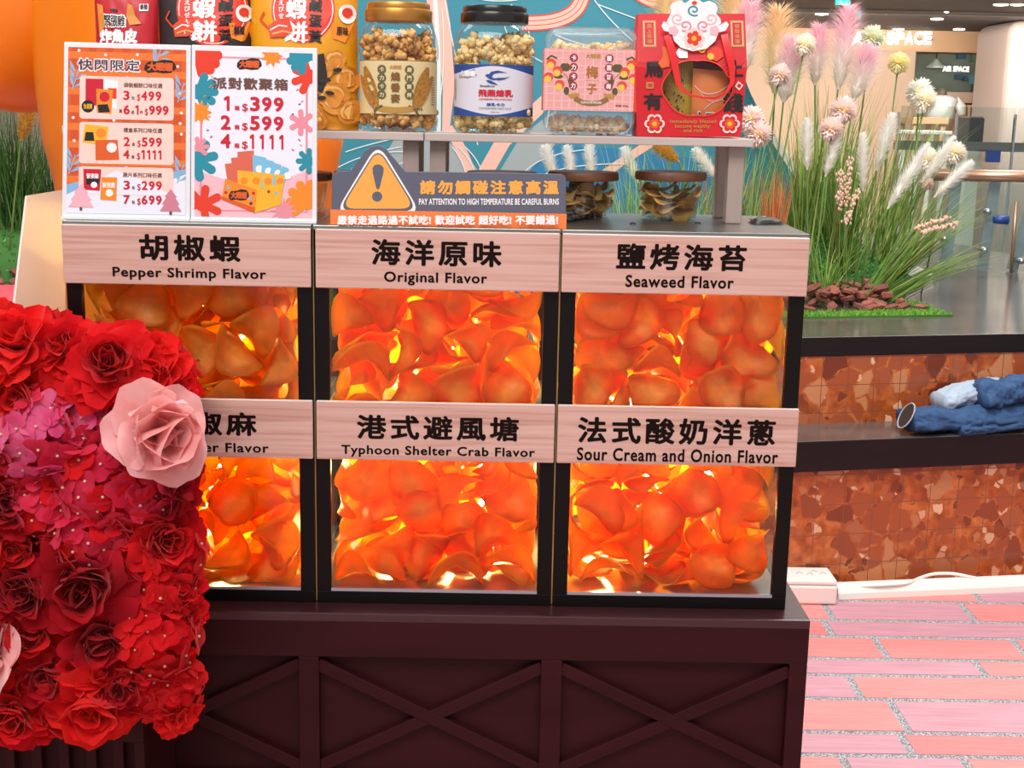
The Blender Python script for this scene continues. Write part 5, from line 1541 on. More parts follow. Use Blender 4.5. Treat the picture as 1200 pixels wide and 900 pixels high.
def cracker_print(sub, chips):
    def prints(S):
        def u_(x):
            return x if not chips else .52 + (x - .60) * .8
        k_ = .8 if chips else 1
        dense_disc(S, POUCHRED, u_(.6), .345, .365 * k_)
        S.line(WHITE, [(u_(.6) + .34 * k_ * cos(i * PI / 18), .345 + .34 * k_ * S.w / S.h * sin(i * PI / 18)) for i in range(37)], .008)
        S.step = .0001
        S.text(WHITE, '蝦', u_(.40), .283, u_(.645), .395, .035)
        S.text(WHITE, '餅', u_(.38), .405, u_(.66), .525, .035)
        S.column(BLK, '鹹蛋黃', u_(.67), .28, u_(.82), .53, .03)
        S.column(WHITE, 'えびせんべい', u_(.32), .29, u_(.38), .5, .03)
        # salted egg halves, prawn and cracker pictures
        S.oval(WHITE, .92, .36, .075, .085)
        S.oval(POUCHRED, .92, .355, .045, .045)
        S.poly(ORANGE, [(.78, .42), (.98, .4), (1.0, .49), (.9, .52), (.8, .5)])
        S.text(BLK, sub, .83, .43, .93, .48, .03)
        S.poly(FINERED, [(.2, .44), (.3, .39), (.4, .4), (.43, .46), (.36, .5), (.22, .5)])
        S.line(WHITE, [(.22, .46), (.3, .43), (.38, .44)], .012)
        S.line(CHIPL, [(.24, .48), (.34, .465), (.42, .475)], .012)
        S.line(FINERED, [(.2, .45), (.12, .4), (.16, .36)], .018)
        if chips:
            for (u, v, a) in ((.82, .62, .1), (.68, .66, .12), (.92, .72, .12), (.3, .68, .14), (.5, .74, .15), (.8, .82, .15), (.95, .9, .12), (.2, .86, .15), (.42, .92, .14), (.62, .93, .13)):
                S.lobe(CHIPP, u, v, a, 3, .2, u * 9)
                S.lobe(CHIPL, u - .01, v - .008, a * .7, 3, .2, u * 9)
                S.lobe(CHIPP, u, v, a * .6, 3, .2, u * 9)
            S.poly(SEED, [(.58, .6), (.72, .58), (.75, .72), (.7, .8), (.58, .76)])
            for i in range(9):
                q = random.Random(i * 3 + 1)
                S.oval(SEED, .6 + q.random() * .25, .64 + q.random() * .2, .04, .018)
    return prints


def fish_print(S):
    S.poly(BLK, [(.0, .42), (.3, .36), (.7, .34), (1, .42), (1, .95), (0, .95)])
    S.text(WHITE, '緊張雞', .16, .27, .54, .36, .07)
    S.text(BLK, '緊張雞', .18, .278, .52, .352, .03)
    S.text(WHITE, '炸魚皮', .1, .365, .72, .46, .07)
    S.poly(CHIPP, [(.56, .2), (.64, .22), (.68, .28), (.78, .33), (.6, .345), (.54, .28)])
    S.poly(CHIPP, [(.06, .2), (.16, .22), (.2, .35), (.1, .4)])
    S.rect(WHITE, .7, .02, .8, .1)
    S.rect(WHITE, .74, .2, .88, .245)
    S.text(BLK, '香脆', .75, .205, .87, .24, .03)
    S.text(BLK, '大眼蝦', .28, .235, .4, .262, .03)


def px_pouch(name, label, cat, x0, x1, Y, ytop, material, prints, th, tilt=0.0, z0=None):
    a, b = at(x0, 60, Y), at(x1, 60, Y)
    z0 = SZ + .0004 if z0 is None else z0
    zt = at((x0 + x1) / 2, ytop, Y).z
    return pouch(name, label, cat, (a.x + b.x) / 2, Y, b.x - a.x, zt - z0, z0, th, material, prints, tilt)


px_pouch('snack_pouch', 'black cracker pouch with red circle and white calligraphy, behind the price signs', 'snack pouch', 186, 299, .185, -62, FOIL_K, cracker_print('鹹蛋', False), .03)
px_pouch('snack_pouch', 'yellow cracker pouch with red circle, right of the black pouch', 'snack pouch', 293, 420, .182, -62, FOIL_Y, cracker_print('原味', True), .033)
px_pouch('snack_pouch', 'small red and black fried fish skin pouch, left of the black pouch', 'snack pouch', 113, 187, .175, -32, FOIL_R, fish_print, .02)

# ---------------------------------------------------------------- glass bowls of chips under the shelf
LIDWOOD = mat('walnut_lid', '#6b3f28', 0.5, vary=0.2, vscale=(60, 60, 10))
BOWLGL = glass('bowl_glass', '#f2f5f3', 1.0)
DULLCHIP = chip_mat('sample_chip', '#d09a50', '#ecc07a', '#8a5a2a', 0.3, '#f8c878')
SCME = []
for v in range(4):
    me = bpy.data.meshes.new('sample_chip')
    me.from_pydata([(x * .56, y * .56, z * .5) for x, y, z in CSH[v][0]], [], CSH[v][1])
    me.polygons.foreach_set('use_smooth', [True] * len(me.polygons))
    me.materials.append(DULLCHIP)
    SCME.append(me)
bowls = [(785, .185, 'glass bowl of sample chips with brown wooden lid, beneath the red gift box', 'sample chip in the bowl beneath the red gift box'),
         (683, .195, 'glass bowl of sample chips with brown wooden lid, beneath the plum box', 'sample chip in the bowl beneath the plum box'),
         (588, .20, 'glass bowl with wooden lid, only its lid showing above the warning sign text', None),
         (433, .20, 'glass bowl with wooden lid behind the yellow triangle of the warning sign', None),
         (348, .20, 'glass bowl with wooden lid mostly behind the right price sign', None)]
for bx, by, lb, cl in bowls:
    c = (at(bx, 230, by).x, by)
    zt = at(bx, 197, by).z - .004
    t = thing('glass_bowl', lb, 'bowl', (c[0], c[1], ZT))
    Rb = .0455
    z0 = ZT + .0004
    prof = [(Rb * .3, z0 + .004), (Rb * .74, z0), (Rb * .8, z0 + .003), (Rb * .93, zt - .016), (Rb * .94, zt - .012)]
    MB(BOWLGL).lathe(prof, c, 48).build('bowl', t, smooth=True)
    MB(BOWLGL).lathe([(Rb * .3, z0 + .006), (Rb * .72, z0 + .0025), (Rb * .77, z0 + .005), (Rb * .905, zt - .016)], c, 48, closed=False).build('bowl_lining', t, smooth=True)
    lid = MB(LIDWOOD).lathe([(Rb * .96, zt - .012), (Rb * 1.04, zt - .0115), (Rb * 1.06, zt - .009), (Rb * 1.06, zt - .003), (Rb * 1.03, zt - .0005), (Rb * .98, zt - .001), (Rb * .8, zt - .003)], c, 48).build('lid', t, smooth=True, auto=radians(40))
    if cl:
        rnd = random.Random(int(bx))
        for i in range(26):
            lay, k = divmod(i, 6)
            a = 2 * PI * k / 6 + lay * .55 + rnd.uniform(-.2, .2)
            r = (.019 + .0022 * lay) if k else .003
            o = bpy.data.objects.new('sample_chip', SCME[(i * 3 + lay) % 4])
            COL.objects.link(o)
            o.location = (c[0] + r * cos(a), c[1] + r * sin(a), z0 + .010 + .0075 * lay + rnd.uniform(0, .002))
            o.rotation_euler = (rnd.uniform(-.55, .55), rnd.uniform(-.55, .55), rnd.uniform(0, 6))
            tag(o, cl, 'chip', 'sample chips in the bowl at ' + ('the red gift box' if bx > 700 else 'the plum box'))

# ---------------------------------------------------------------- small black things on the steel top
LEATHER = mat('black_leather', '#15100f', 0.45, bump=0.5, vscale=(90, 90, 90))


def at_top(x, y):
    return onz(x, y, ZT)


t0 = at_top(897, 262)
t = thing('key_pouch', 'small crumpled black key pouch lying on the steel top beside the shelf leg', 'pouch', (t0.x, t0.y, ZT))
mb = MB(LEATHER)
n = 18


def wal(u, v, side):
    e = (1 - abs(2 * u - 1) ** 4) * (1 - abs(2 * v - 1) ** 4)
    x = (u - .5) * .044
    y = (v - .5) * .026
    z = .001 + (.0075 * e * (1 + .5 * noise.noise(Vector((u * 5, v * 5, 3)))) if side > 0 else 0)
    return (t0.x + x * cos(.25) - y * sin(.25), t0.y - .006 + x * sin(.25) + y * cos(.25), ZT + z)


mb.grid(lambda u, v: wal(u, v, 1), n, 12)
mb.grid(lambda u, v: wal(1 - u, v, -1), n, 12)
mb.build('pouch', t, smooth=True)
q = at_top(884, 259)
mb = MB(STEEL)
mb.tube([(q.x + .006 * cos(a * PI / 8), q.y + .006 * sin(a * PI / 8), ZT + .0025 + .001 * sin(a * PI / 8)) for a in range(17)], .0009, 6)
mb.build('key_ring', t, smooth=True)
mb = MB(STEEL)
mb.bar((q.x + .004, q.y, ZT + .0025), (q.x + .018, q.y + .008, ZT + .004), .006, .0016)
mb.build('key', t)
t0 = at_top(672, 258)
mb = MB(LEATHER)
for k in range(4):
    a = at_top(662 + 7 * k, 260 - 1.5 * k)
    mb.tube([(a.x - .012, a.y - .004 + .003 * k, ZT + .003), (a.x - .004, a.y + .004, ZT + .006 - .001 * k), (a.x + .006, a.y - .002 + .004 * (k % 2), ZT + .003), (a.x + .015, a.y + .003, ZT + .0035)], .0028, 8)
tag(lone(mb.build('black_strap', smooth=True), 'crumpled black strap lying on the steel top in front of the second bowl', 'strap'), 'crumpled black strap lying on the steel top beside the right end of the warning sign', 'strap')
for px, py in ((742, 263), (818, 262.5)):
    q = at_top(px, py)
    mb = MB(LEATHER)
    mb.tube([(q.x - .004, q.y, ZT + .0012), (q.x, q.y + .002, ZT + .0018), (q.x + .003, q.y - .001, ZT + .0012)], .0011, 6)
    lone(mb.build('plastic_scrap', smooth=True), 'tiny dark scrap on the steel top ' + ('left of' if px < 780 else 'right of') + ' the bowl beneath the gift box', 'scrap')
# packets seen through the window of the gift box
PKO = mat('packet_orange', '#e57a34', 0.35)
PKY = mat('packet_yellow', '#caa024', 0.4, vary=0.1, vscale=(30, 30, 30))


def packet(label, quad, Y, m, prints):
    tl, tr, br, bl = [at(x, y, Y) for x, y in quad]
    fn = plane_fn(tl, tr, bl, br)
    bl.z = br.z = SZ + .002

    def s(u, v, side):
        e = (1 - abs(2 * u - 1) ** 3) * (1 - abs(2 * v - 1) ** 3)
        return tuple(plane_fn(tl, tr, bl, br)(u, v, .003 + side * .006 * e))
    t = thing('snack_packet', label, 'packet', tuple(bl.lerp(br, .5)))
    mb = MB(m)
    mb.grid(lambda u, v: s(u, v, 1), 12, 14)
    mb.grid(lambda u, v: s(1 - u, v, -1), 12, 14)
    o = mb.build('packet', t, smooth=True)
    pm = MB(WHITE)
    S = Sheet(pm, lambda u, v, y: Vector(s(u, v, 1)) + Vector((0, -.0008 - y, 0)), 1, 1.2, .00008)
    prints(S)
    pm.build('print', o)


def po(S):
    S.line(LPINK, bez((.05, .25), (.4, .5), (.95, .2)), .02)
    S.line(LPINK, bez((.3, .6), (.6, .4), (.95, .45)), .015)
    S.line(LPINK, bez((.2, .35), (.5, .6), (.9, .35)), .012)
    S.text(WHITE, '大眼蝦', .02, .62, .98, .86, .09)
    S.text(BLK, '大眼蝦', .05, .64, .95, .84, .04)


def py_(S):
    for i in range(46):
        q = random.Random(i)
        u, v = q.random(), q.uniform(.25, .95)
        S.line([BLK, YEL, BLK][i % 3], [(u, v), (u + q.uniform(-.09, .09), v + q.uniform(-.05, .05))], .028)
    for i in range(9):
        S.line(BROWN, [(.3 + i * .07, .3), (.25 + i * .09, .02)], .012)


packet('orange snack packet with brush lettering inside the red gift box window', [(812, 80), (856, 84), (856, 160), (808, 160)], .158, PKO, po)
packet('yellow and black snack packet inside the red gift box window', [(776, 72), (812, 72), (812, 160), (776, 160)], .168, PKY, py_)
# ---------------------------------------------------------------- red flower block and its slatted stand
FY0 = -.18                                   # front face of the stand
fx1 = at(204, 845, CY0 - .002).x             # right end
fzt = at(170, 838, FY0).z
SX0 = at(-62, 845, FY0).x
stand = thing('slatted_stand', 'dark wine slatted box stand under the red flower block, lower left', 'stand', ((SX0 + fx1) / 2, FY0 + .07, 0))
MB(WINE).box(SX0 + .01, fx1 - .0, FY0 + .016, CY0 - .0025, 0.0, fzt - .002).build('body', stand)
MB(WINE).box(SX0, fx1, FY0, FY0 + .016, fzt - .035, fzt).build('top_rail', stand, bevel=.001)
xq = at(157, 870, FY0).x
MB(WINE).box(xq, fx1, FY0, FY0 + .016, 0, fzt - .035).build('post', stand, bevel=.001)
MB(WINE).box(SX0, SX0 + .03, FY0, FY0 + .016, 0, fzt - .035).build('post', stand, bevel=.001)
MB(WINE).box(SX0 + .03, xq, FY0, FY0 + .016, 0, .06).build('bottom_rail', stand, bevel=.001)
x = xq - .014
while x > SX0 + .05:
    MB(WINE).box(x - .012, x, FY0 + .003, FY0 + .016, .06, fzt - .035).build('slat', stand, bevel=.001)
    x -= .0375 * .86

random.seed(21)


def petal_mat(name, a, b, trans=0.38):
    m = bpy.data.materials.new(name)
    m.use_nodes = True
    t = NT(m)
    p = t.n['Principled BSDF']
    p.inputs['Roughness'].default_value = 0.75
    p.inputs['Specular IOR Level'].default_value = 0.12
    p.inputs['Sheen Weight'].default_value = 0.12
    nz = t.new('ShaderNodeTexNoise', i_Scale=28.0, i_Detail=3.0)
    t.l.new(t.coords('Object'), nz.inputs['Vector'])
    c = t.ramp(nz.outputs[0], [(0.35, a), (0.65, b)])
    t.l.new(c, p.inputs['Base Color'])
    tr = t.new('ShaderNodeBsdfTranslucent')
    t.l.new(c, tr.inputs[0])
    mx = t.new('ShaderNodeMixShader')
    mx.inputs[0].default_value = trans
    t.l.new(p.outputs[0], mx.inputs[1])
    t.l.new(tr.outputs[0], mx.inputs[2])
    t.l.new(mx.outputs[0], t.n['Material Output'].inputs[0])
    return m


PET = {
    'red': petal_mat('petal_red', '#cc0a18', '#e41c22'),
    'bright': petal_mat('petal_bright_red', '#e2141c', '#f42e26'),
    'crimson': petal_mat('petal_crimson', '#a60818', '#c21426'),
    'magenta': petal_mat('petal_magenta', '#e0407c', '#f278a4'),
    'rose': petal_mat('petal_rose', '#d01c40', '#e83c5c'),
    'pink': petal_mat('petal_pink', '#f2a8a4', '#fac8c8'),
}
STAMEN = mat('flower_eye', '#d8a890', 0.6)
EYEDK = mat('flower_eye_dark', '#8a2a3a', 0.6)
FOAM = mat('dark_backing', '#5a0610', 0.9)


def petal(mb, M, L, Wd, cup, curl, ruffle, rnd, nu=9, nv=9):
    ph = [rnd.uniform(0, 6.28) for _ in range(3)]
    vs = []
    for j in range(nv):
        v = j / (nv - 1)
        w = Wd * (.22 + .78 * sin(min(1.0, v * 1.3) * PI / 2))
        for i in range(nu):
            u = i / (nu - 1) * 2 - 1
            edge = abs(u) ** 2.6
            x = u * w * (1 - .1 * v * v * edge)
            y = L * v * (1 - .48 * edge * v + .03 * sin(u * 9 + ph[2]) * v)
            z = cup * L * u * u * .4 * (.4 + .6 * v) + curl * L * v * v + ruffle * L * v * v * (sin(u * 3.2 + ph[0]) * .7 + sin(u * 6 + ph[1]) * .3)
            vs.append(M @ Vector((x, y, z)))
    fs = [(j * nu + i, j * nu + i + 1, (j + 1) * nu + i + 1, (j + 1) * nu + i) for j in range(nv - 1) for i in range(nu - 1)]
    mb.add(vs, fs)


def peony_mesh(seed, m, R=.055, dense=1.0):
    rnd = random.Random(seed)
    mb = MB(m)
    layers = [(9, .0, 1.0, 8), (9, .004, .92, 28), (8, .007, .78, 46), (7, .010, .6, 62), (6, .012, .42, 76), (4, .013, .28, 86)]
    for n, h, k, ang in layers:
        n = int(n * dense)
        a0 = rnd.uniform(0, 6.28)
        for i in range(n):
            a = a0 + 2 * PI * i / n + rnd.uniform(-.25, .25)
            M = Matrix.Translation((0, 0, h)) @ Matrix.Rotation(a, 4, 'Z') @ Matrix.Rotation(radians(ang + rnd.uniform(-12, 12)), 4, 'X') @ Matrix.Rotation(rnd.uniform(-.25, .25), 4, 'Y')
            petal(mb, M, R * k * rnd.uniform(.9, 1.1), R * .46 * (k * .6 + .4) * rnd.uniform(.85, 1.15), .5, -.2 if ang < 40 else .14, .12, rnd)
    o = mb.build('peony', smooth=True)
    me = o.data
    bpy.data.objects.remove(o)
    return me


def carnation_mesh(seed, m, R=.05):
    """looser flower of ragged standing petals"""
    rnd = random.Random(seed)
    mb = MB(m)
    for n, ang, k in ((8, 15, 1.0), (9, 38, .95), (9, 58, .85), (8, 74, .7), (5, 86, .55)):
        for i in range(n):
            a = 2 * PI * (i + rnd.random()) / n
            M = Matrix.Rotation(a, 4, 'Z') @ Matrix.Rotation(radians(ang + rnd.uniform(-14, 14)), 4, 'X') @ Matrix.Rotation(rnd.uniform(-.4, .4), 4, 'Y')
            petal(mb, M, R * k * rnd.uniform(.85, 1.15), R * .38 * rnd.uniform(.8, 1.2), .35, rnd.uniform(-.25, .2), .16, rnd)
    o = mb.build('carnation', smooth=True)
    me = o.data
    bpy.data.objects.remove(o)
    return me


def floret(mb, M, R, m, rnd):
    mb.m(m)
    for i in range(4):
        a = i * PI / 2 + rnd.uniform(-.15, .15)
        P = M @ Matrix.Rotation(a, 4, 'Z') @ Matrix.Rotation(radians(rnd.uniform(2, 26)), 4, 'X')
        petal(mb, P, R, R * .56, .16, -.12, .04, rnd, 7, 7)


def hydrangea(name, parent, loc, rot, mats, seed, n=15, Rd=.045, Rf=.0185):
    """a domed head of four-petalled florets; the eyes are a sub-part"""
    rnd = random.Random(seed)
    mb, ey = MB(mats[0]), MB(STAMEN)
    for i in range(n):
        k = (i + .5) / n
        pol = 1.25 * sqrt(k)
        az = i * 2.39996 + rnd.uniform(-.2, .2)
        d = Vector((sin(pol) * cos(az), sin(pol) * sin(az), cos(pol)))
        q = d.to_track_quat('Z', 'Y').to_matrix().to_4x4()
        M = Matrix.Translation(Vector((d.x * Rd, d.y * Rd, d.z * Rd * .6)) + d * rnd.uniform(0, .006)) @ q @ Matrix.Rotation(rnd.uniform(0, 6), 4, 'Z') @ Matrix.Rotation(rnd.uniform(-.3, .3), 4, 'X')
        floret(mb, M, Rf * rnd.uniform(.85, 1.15), mats[i % len(mats)], rnd)
        c = M @ Vector((0, 0, .0015))
        ey.ball(c, .0019, None, None, 8, 6)
    for mm in mats:
        mb.m(mm)
    o = mb.build(name, smooth=True)
    e = ey.build('floret_eyes', smooth=True)
    o.parent = parent
    o.location = Vector(loc) - OFF[parent.name]
    o.rotation_mode = 'QUATERNION'
    o.rotation_quaternion = rot
    e.parent = o
    return o


X0, X1, Z0F, Z1F = SX0 + .02, fx1 + .004, fzt - .01, 1.215
Y0F, Y1F = FY0 - .035, CY0 - .02
block = thing('flower_block', 'thick block of red and magenta artificial flowers, standing on the dark slatted stand', 'flower arrangement', ((X0 + X1) / 2, (Y0F + Y1F) / 2, fzt))
bc = MB(FOAM)
n = 14


def core(u, v, fr):
    return None


bc.box(X0, X1 - .03, Y0F + .03, Y1F - .012, fzt + .001, Z1F - .03)
bc.build('backing', block, bevel=.03, seg=4)
PEO = {k: [peony_mesh(i * 7 + len(k), PET[k]) for i in range(3)] for k in ('red', 'bright', 'crimson')}
CAR = {k: [carnation_mesh(i * 5 + len(k), PET[k]) for i in range(2)] for k in ('red', 'bright', 'crimson')}


def face_rot(n, spin):
    return Vector(n).to_track_quat('Z', 'Y') @ Quaternion((0, 0, 1), spin)


def put_flower(name, me, loc, nrm, sc, label=None):
    o = bpy.data.objects.new(name, me)
    COL.objects.link(o)
    o.parent = block
    o.location = Vector(loc) - OFF[block.name]
    o.rotation_mode = 'QUATERNION'
    o.rotation_quaternion = face_rot(nrm, random.uniform(0, 6.28))
    o.scale = (sc,) * 3
    if label:
        o['label'] = label
    return o


def ftop(x):
    """height of the block's upper edge along x"""
    return Z1F + .02 - .03 * max(0, (x + .72) / .4)


# the face is set out in photo pixels: kind, x, y, size
FACE = [
    ('c', 'bright', 20, 410, 1.1), ('c', 'red', 75, 412, .8), ('p', 'red', 128, 430, 1.1), ('c', 'bright', 178, 436, .95), ('p', 'bright', 30, 460, 1.15),
    ('h', 'magenta', 52, 505, 1), ('h', 'magenta', 108, 488, 1.0), ('h', 'rose', 158, 492, .75), ('h', 'rose', 118, 560, 1.05), ('h', 'rose', 60, 585, 1), ('h', 'rose', 160, 575, .95), ('h', 'rose', 110, 622, .95),
    ('h', 'rose', 30, 545, .8), ('p', 'crimson', 12, 590, 1), ('p', 'red', 20, 640, .95), ('c', 'crimson', 188, 585, .9), ('p', 'red', 190, 632, 1.0), ('c', 'crimson', 200, 560, .8),
    ('P', 'crimson', 107, 675, 1.45), ('p', 'crimson', 35, 690, 1.05), ('h', 'red', 190, 680, .85), ('p', 'red', 38, 735, 1.05), ('c', 'crimson', 160, 655, .8), ('h', 'red', 185, 745, 1.0), ('p', 'crimson', 118, 745, 1.0),
    ('c', 'bright', 120, 775, 1.15), ('p', 'crimson', 62, 785, .95), ('c', 'bright', 10, 800, 1.0), ('p', 'bright', 110, 815, 1.25), ('p', 'red', 18, 830, .95), ('h', 'red', 178, 792, .9), ('c', 'red', 60, 828, .8), ('h', 'red', 200, 800, .7),
    ('c', 'red', 205, 690, .7), ('h', 'red', 205, 650, .7), ('c', 'crimson', 150, 720, .8), ('p', 'crimson', 150, 800, .8), ('c', 'crimson', 150, 530, .8), ('c', 'crimson', 85, 630, .8), ('c', 'crimson', 80, 545, .8),
    ('c', 'bright', 150, 622, .7), ('c', 'crimson', 10, 690, .9), ('c', 'crimson', 10, 520, .9), ('c', 'red', 205, 455, .6), ('c', 'crimson', 205, 552, .65), ('c', 'red', 85, 455, .8),
    ('c', 'red', 212, 715, .65), ('c', 'bright', 203, 830, .7), ('c', 'red', 200, 775, .65), ('c', 'red', -25, 640, 1.1), ('p', 'red', -30, 720, 1.2), ('p', 'crimson', -30, 560, 1.2), ('p', 'bright', -30, 470, 1.2), ('p', 'red', -30, 800, 1.2),
]
seed = 0
for kind, col, px, py, sc in FACE:
    seed += 1
    c = at(px, py, Y0F)
    edge = max(0.0, (px - 165) / 50)
    nrm = Vector((.15 + .75 * min(1, edge), -1, .12 + (.5 if py < 450 else 0) - (.25 if py > 800 else 0)))
    nrm += Vector((random.uniform(-.2, .2), 0, random.uniform(-.2, .2)))
    y = Y0F + .02 * min(1.4, edge) + random.uniform(-.008, .008)
    loc = at(px, py, y)
    if kind in 'pP':
        put_flower('peony', PEO[col][seed % 3], loc, nrm, sc * .92)
    elif kind == 'c':
        put_flower('carnation', CAR[col][seed % 2], loc, nrm, sc)
    else:
        ms = [PET[col]] if col != 'magenta' else [PET['magenta'], PET['rose'], PET['magenta']]
        if col == 'rose':
            ms = [PET['rose'], PET['red'], PET['rose'], PET['rose']]
        o = hydrangea('hydrangea_head', block, loc + Vector((0, -.006, 0)), face_rot(nrm, random.uniform(0, 6)), ms, seed, 20, .044 * sc, .0198)
        if col == 'magenta':
            o['label'] = 'magenta pink hydrangea head'
# the top and the back edge
for px, py, yy, col, sc in ((5, 385, -.06, 'bright', 1), (50, 392, -.05, 'red', .9), (30, 398, -.12, 'bright', .95), (85, 402, -.07, 'crimson', .85), (130, 412, -.06, 'red', .8), (165, 416, -.06, 'crimson', .8), (195, 425, -.07, 'red', .8),
                            (-30, 400, -.1, 'red', 1.0), (-55, 408, -.15, 'bright', .9), (-55, 400, -.06, 'red', .9), (100, 415, -.13, 'bright', .9), (150, 420, -.13, 'red', .8), (198, 448, -.06, 'crimson', .7)):
    put_flower('carnation', CAR[col][random.randrange(2)], at(px, py + 8, yy), (.1, -.35, 1), sc)
for py in range(575, 830, 50):
    for yy in (-.075, -.13):
        c = at(207, py, yy)
        put_flower('carnation', CAR[['red', 'crimson', 'bright'][(py // 58) % 3]][0], (fx1 + .0, yy, c.z), (1, -.2, .1), .72)
for py in range(440, 850, 52):
    for yy in (-.07, -.15):
        c = at(-60, py, yy)
        put_flower('carnation', CAR[['red', 'crimson', 'bright'][(py // 52) % 3]][1], (X0 - .0, yy, c.z), (-1, -.2, .1), .85)
# the pink rose: broad overlapping cupped petals facing right
rnd = random.Random(3)
mb = MB(PET['pink'])
for n, ang, k, wd in ((6, 20, 1.0, .75), (5, 48, 1.0, .8), (4, 66, .92, .8), (3, 80, .72, .7)):
    for i in range(n):
        a = 2 * PI * (i + .5 * rnd.random()) / n + ang
        M = Matrix.Translation((0, 0, .004)) @ Matrix.Rotation(a, 4, 'Z') @ Matrix.Rotation(radians(ang + rnd.uniform(-9, 9)), 4, 'X') @ Matrix.Rotation(rnd.uniform(-.3, .3), 4, 'Y')
        petal(mb, M, .05 * k * rnd.uniform(.9, 1.15), .05 * k * wd, .5, .22 if ang > 30 else -.2, .09, rnd, 13, 11)
o = mb.build('pink_rose', smooth=True)
me = o.data
bpy.data.objects.remove(o)
o = put_flower('pink_rose', me, at(182, 508, Y0F - .034), (.75, -1, .25), 1.08, 'large pale pink rose')
o = put_flower('pink_rose', me, at(2, 768, Y0F - .02), (-.6, -1, .3), .85, 'pale pink rose at the left edge')
mb = MB(mat('calyx_green', '#7a7a30', 0.6))
for k in range(3):
    mb.tube([at(162, 498, Y0F + .02), at(165, 485 + 4 * k, Y0F + .0)], .0035, 6)
# ---------------------------------------------------------------- hall shell and floor
def plank_mat(name, a, b):
    m = bpy.data.materials.new(name)
    m.use_nodes = True
    t = NT(m)
    p = t.n['Principled BSDF']
    p.inputs['Roughness'].default_value = 0.5
    nz = t.new('ShaderNodeTexNoise', i_Scale=1.0, i_Detail=5.0)
    t.l.new(t.coords('Object', (6, 70, 1)), nz.inputs['Vector'])
    t.l.new(t.ramp(nz.outputs[0], [(0.3, a), (0.7, b)]), p.inputs['Base Color'])
    return m


def grout_mat():
    m = bpy.data.materials.new('speckled_grout')
    m.use_nodes = True
    t = NT(m)
    p = t.n['Principled BSDF']
    p.inputs['Roughness'].default_value = 0.9
    nz = t.new('ShaderNodeTexNoise', i_Scale=260.0, i_Detail=2.0)
    t.l.new(t.coords('Object'), nz.inputs['Vector'])
    t.l.new(t.ramp(nz.outputs[0], [(0.38, '#5c5a60'), (0.5, '#8b898e'), (0.62, '#bdbbc0')]), p.inputs['Base Color'])
    return m


PLK = [plank_mat('floor_salmon', '#c67674', '#d38684'), plank_mat('floor_mauve', '#b07a86', '#c28f9c'), plank_mat('floor_coral', '#c26c6c', '#ce7a7a')]
fl = MB(grout_mat(), *PLK)
fl.box(-8, 10, -3.2, 14.6, -.1, -.0012)
rows = [2.62, 2.50, 2.3524, 2.1851, 2.0564, 1.8926, 1.7812, 1.6283, 1.435, 1.3129]
known = {1: (1.62, .5), 2: (onz(967, 710, 0).x, .435), 3: (onz(971, 737, 0).x, 1.0), 4: (onz(1031, 757, 0).x, .405), 5: (.93, .5), 6: (onz(1003, 807, 0).x, .6), 7: (onz(1055, 841, 0).x, .52), 8: (onz(1062, 872, 0).x, .5), 9: (onz(989, 892, 0).x, .29)}
rnd = random.Random(8)
y = rows[-1]
while y > -3:
    y -= rnd.choice([.12, .16, .19])
    rows.append(y)
g = .0105
for r in range(len(rows) - 1):
    y1, y0 = rows[r] - g, rows[r + 1] + g
    x0, L = known.get(r, (rnd.uniform(0, .5), rnd.uniform(.4, .55)))
    xs = [x0]
    while xs[-1] < 3.6:
        xs.append(xs[-1] + L)
    while xs[0] > -2.5:
        xs.insert(0, xs[0] - L * rnd.uniform(.8, 1.2))
    for i in range(len(xs) - 1):
        k = rnd.choice([0, 0, 0, 1, 2])
        if r == 2:
            k = 1 if abs(xs[i] - x0) < .01 else 0
        if r == 7:
            k = 1 if abs(xs[i] - x0) < .01 else 0
        if r == 8:
            k = 1 if abs(xs[i + 1] - x0) < .01 else 2
        fl.cur = 1 + k
        a, b = xs[i] + g, xs[i + 1] - g
        fl.add([(a + .004, y0, 0), (b - .004, y0, 0), (b, y0 + .004, 0), (b, y1 - .004, 0), (b - .004, y1, 0), (a + .004, y1, 0), (a, y1 - .004, 0), (a, y0 + .004, 0)], [tuple(range(8))])
        e = [(a, y0), (b, y0), (b, y1), (a, y1)]
        fl.add([(x, yy, z) for x, yy in e for z in (-.0012, 0)], [(0, 2, 3, 1), (2, 4, 5, 3), (4, 6, 7, 5), (6, 0, 1, 7)])
struct(fl.build('floor'))
HALLT = mat('hall_tile', '#d3c4b2', 0.25, vary=0.06, vscale=(2, 2, 2))
struct(MB(HALLT).box(-8, 10, 5.4, 14.6, -.003, .002).build('floor_hall'))
WALLC = mat('shop_cream_wall', '#d9b9a0', 0.7)
WALLG = mat('hall_wall_paint', '#a89a90', 0.8)
struct(MB(WALLG).box(-8.2, 10, 14.6, 14.8, 0, 4.9).build('wall_back'))
struct(MB(WALLG).box(-8.3, -8.1, -3.2, 14.8, 0, 4.9).build('wall_left'))
struct(MB(WALLG).box(10, 10.2, -3.2, 14.8, 0, 4.9).build('wall_right'))

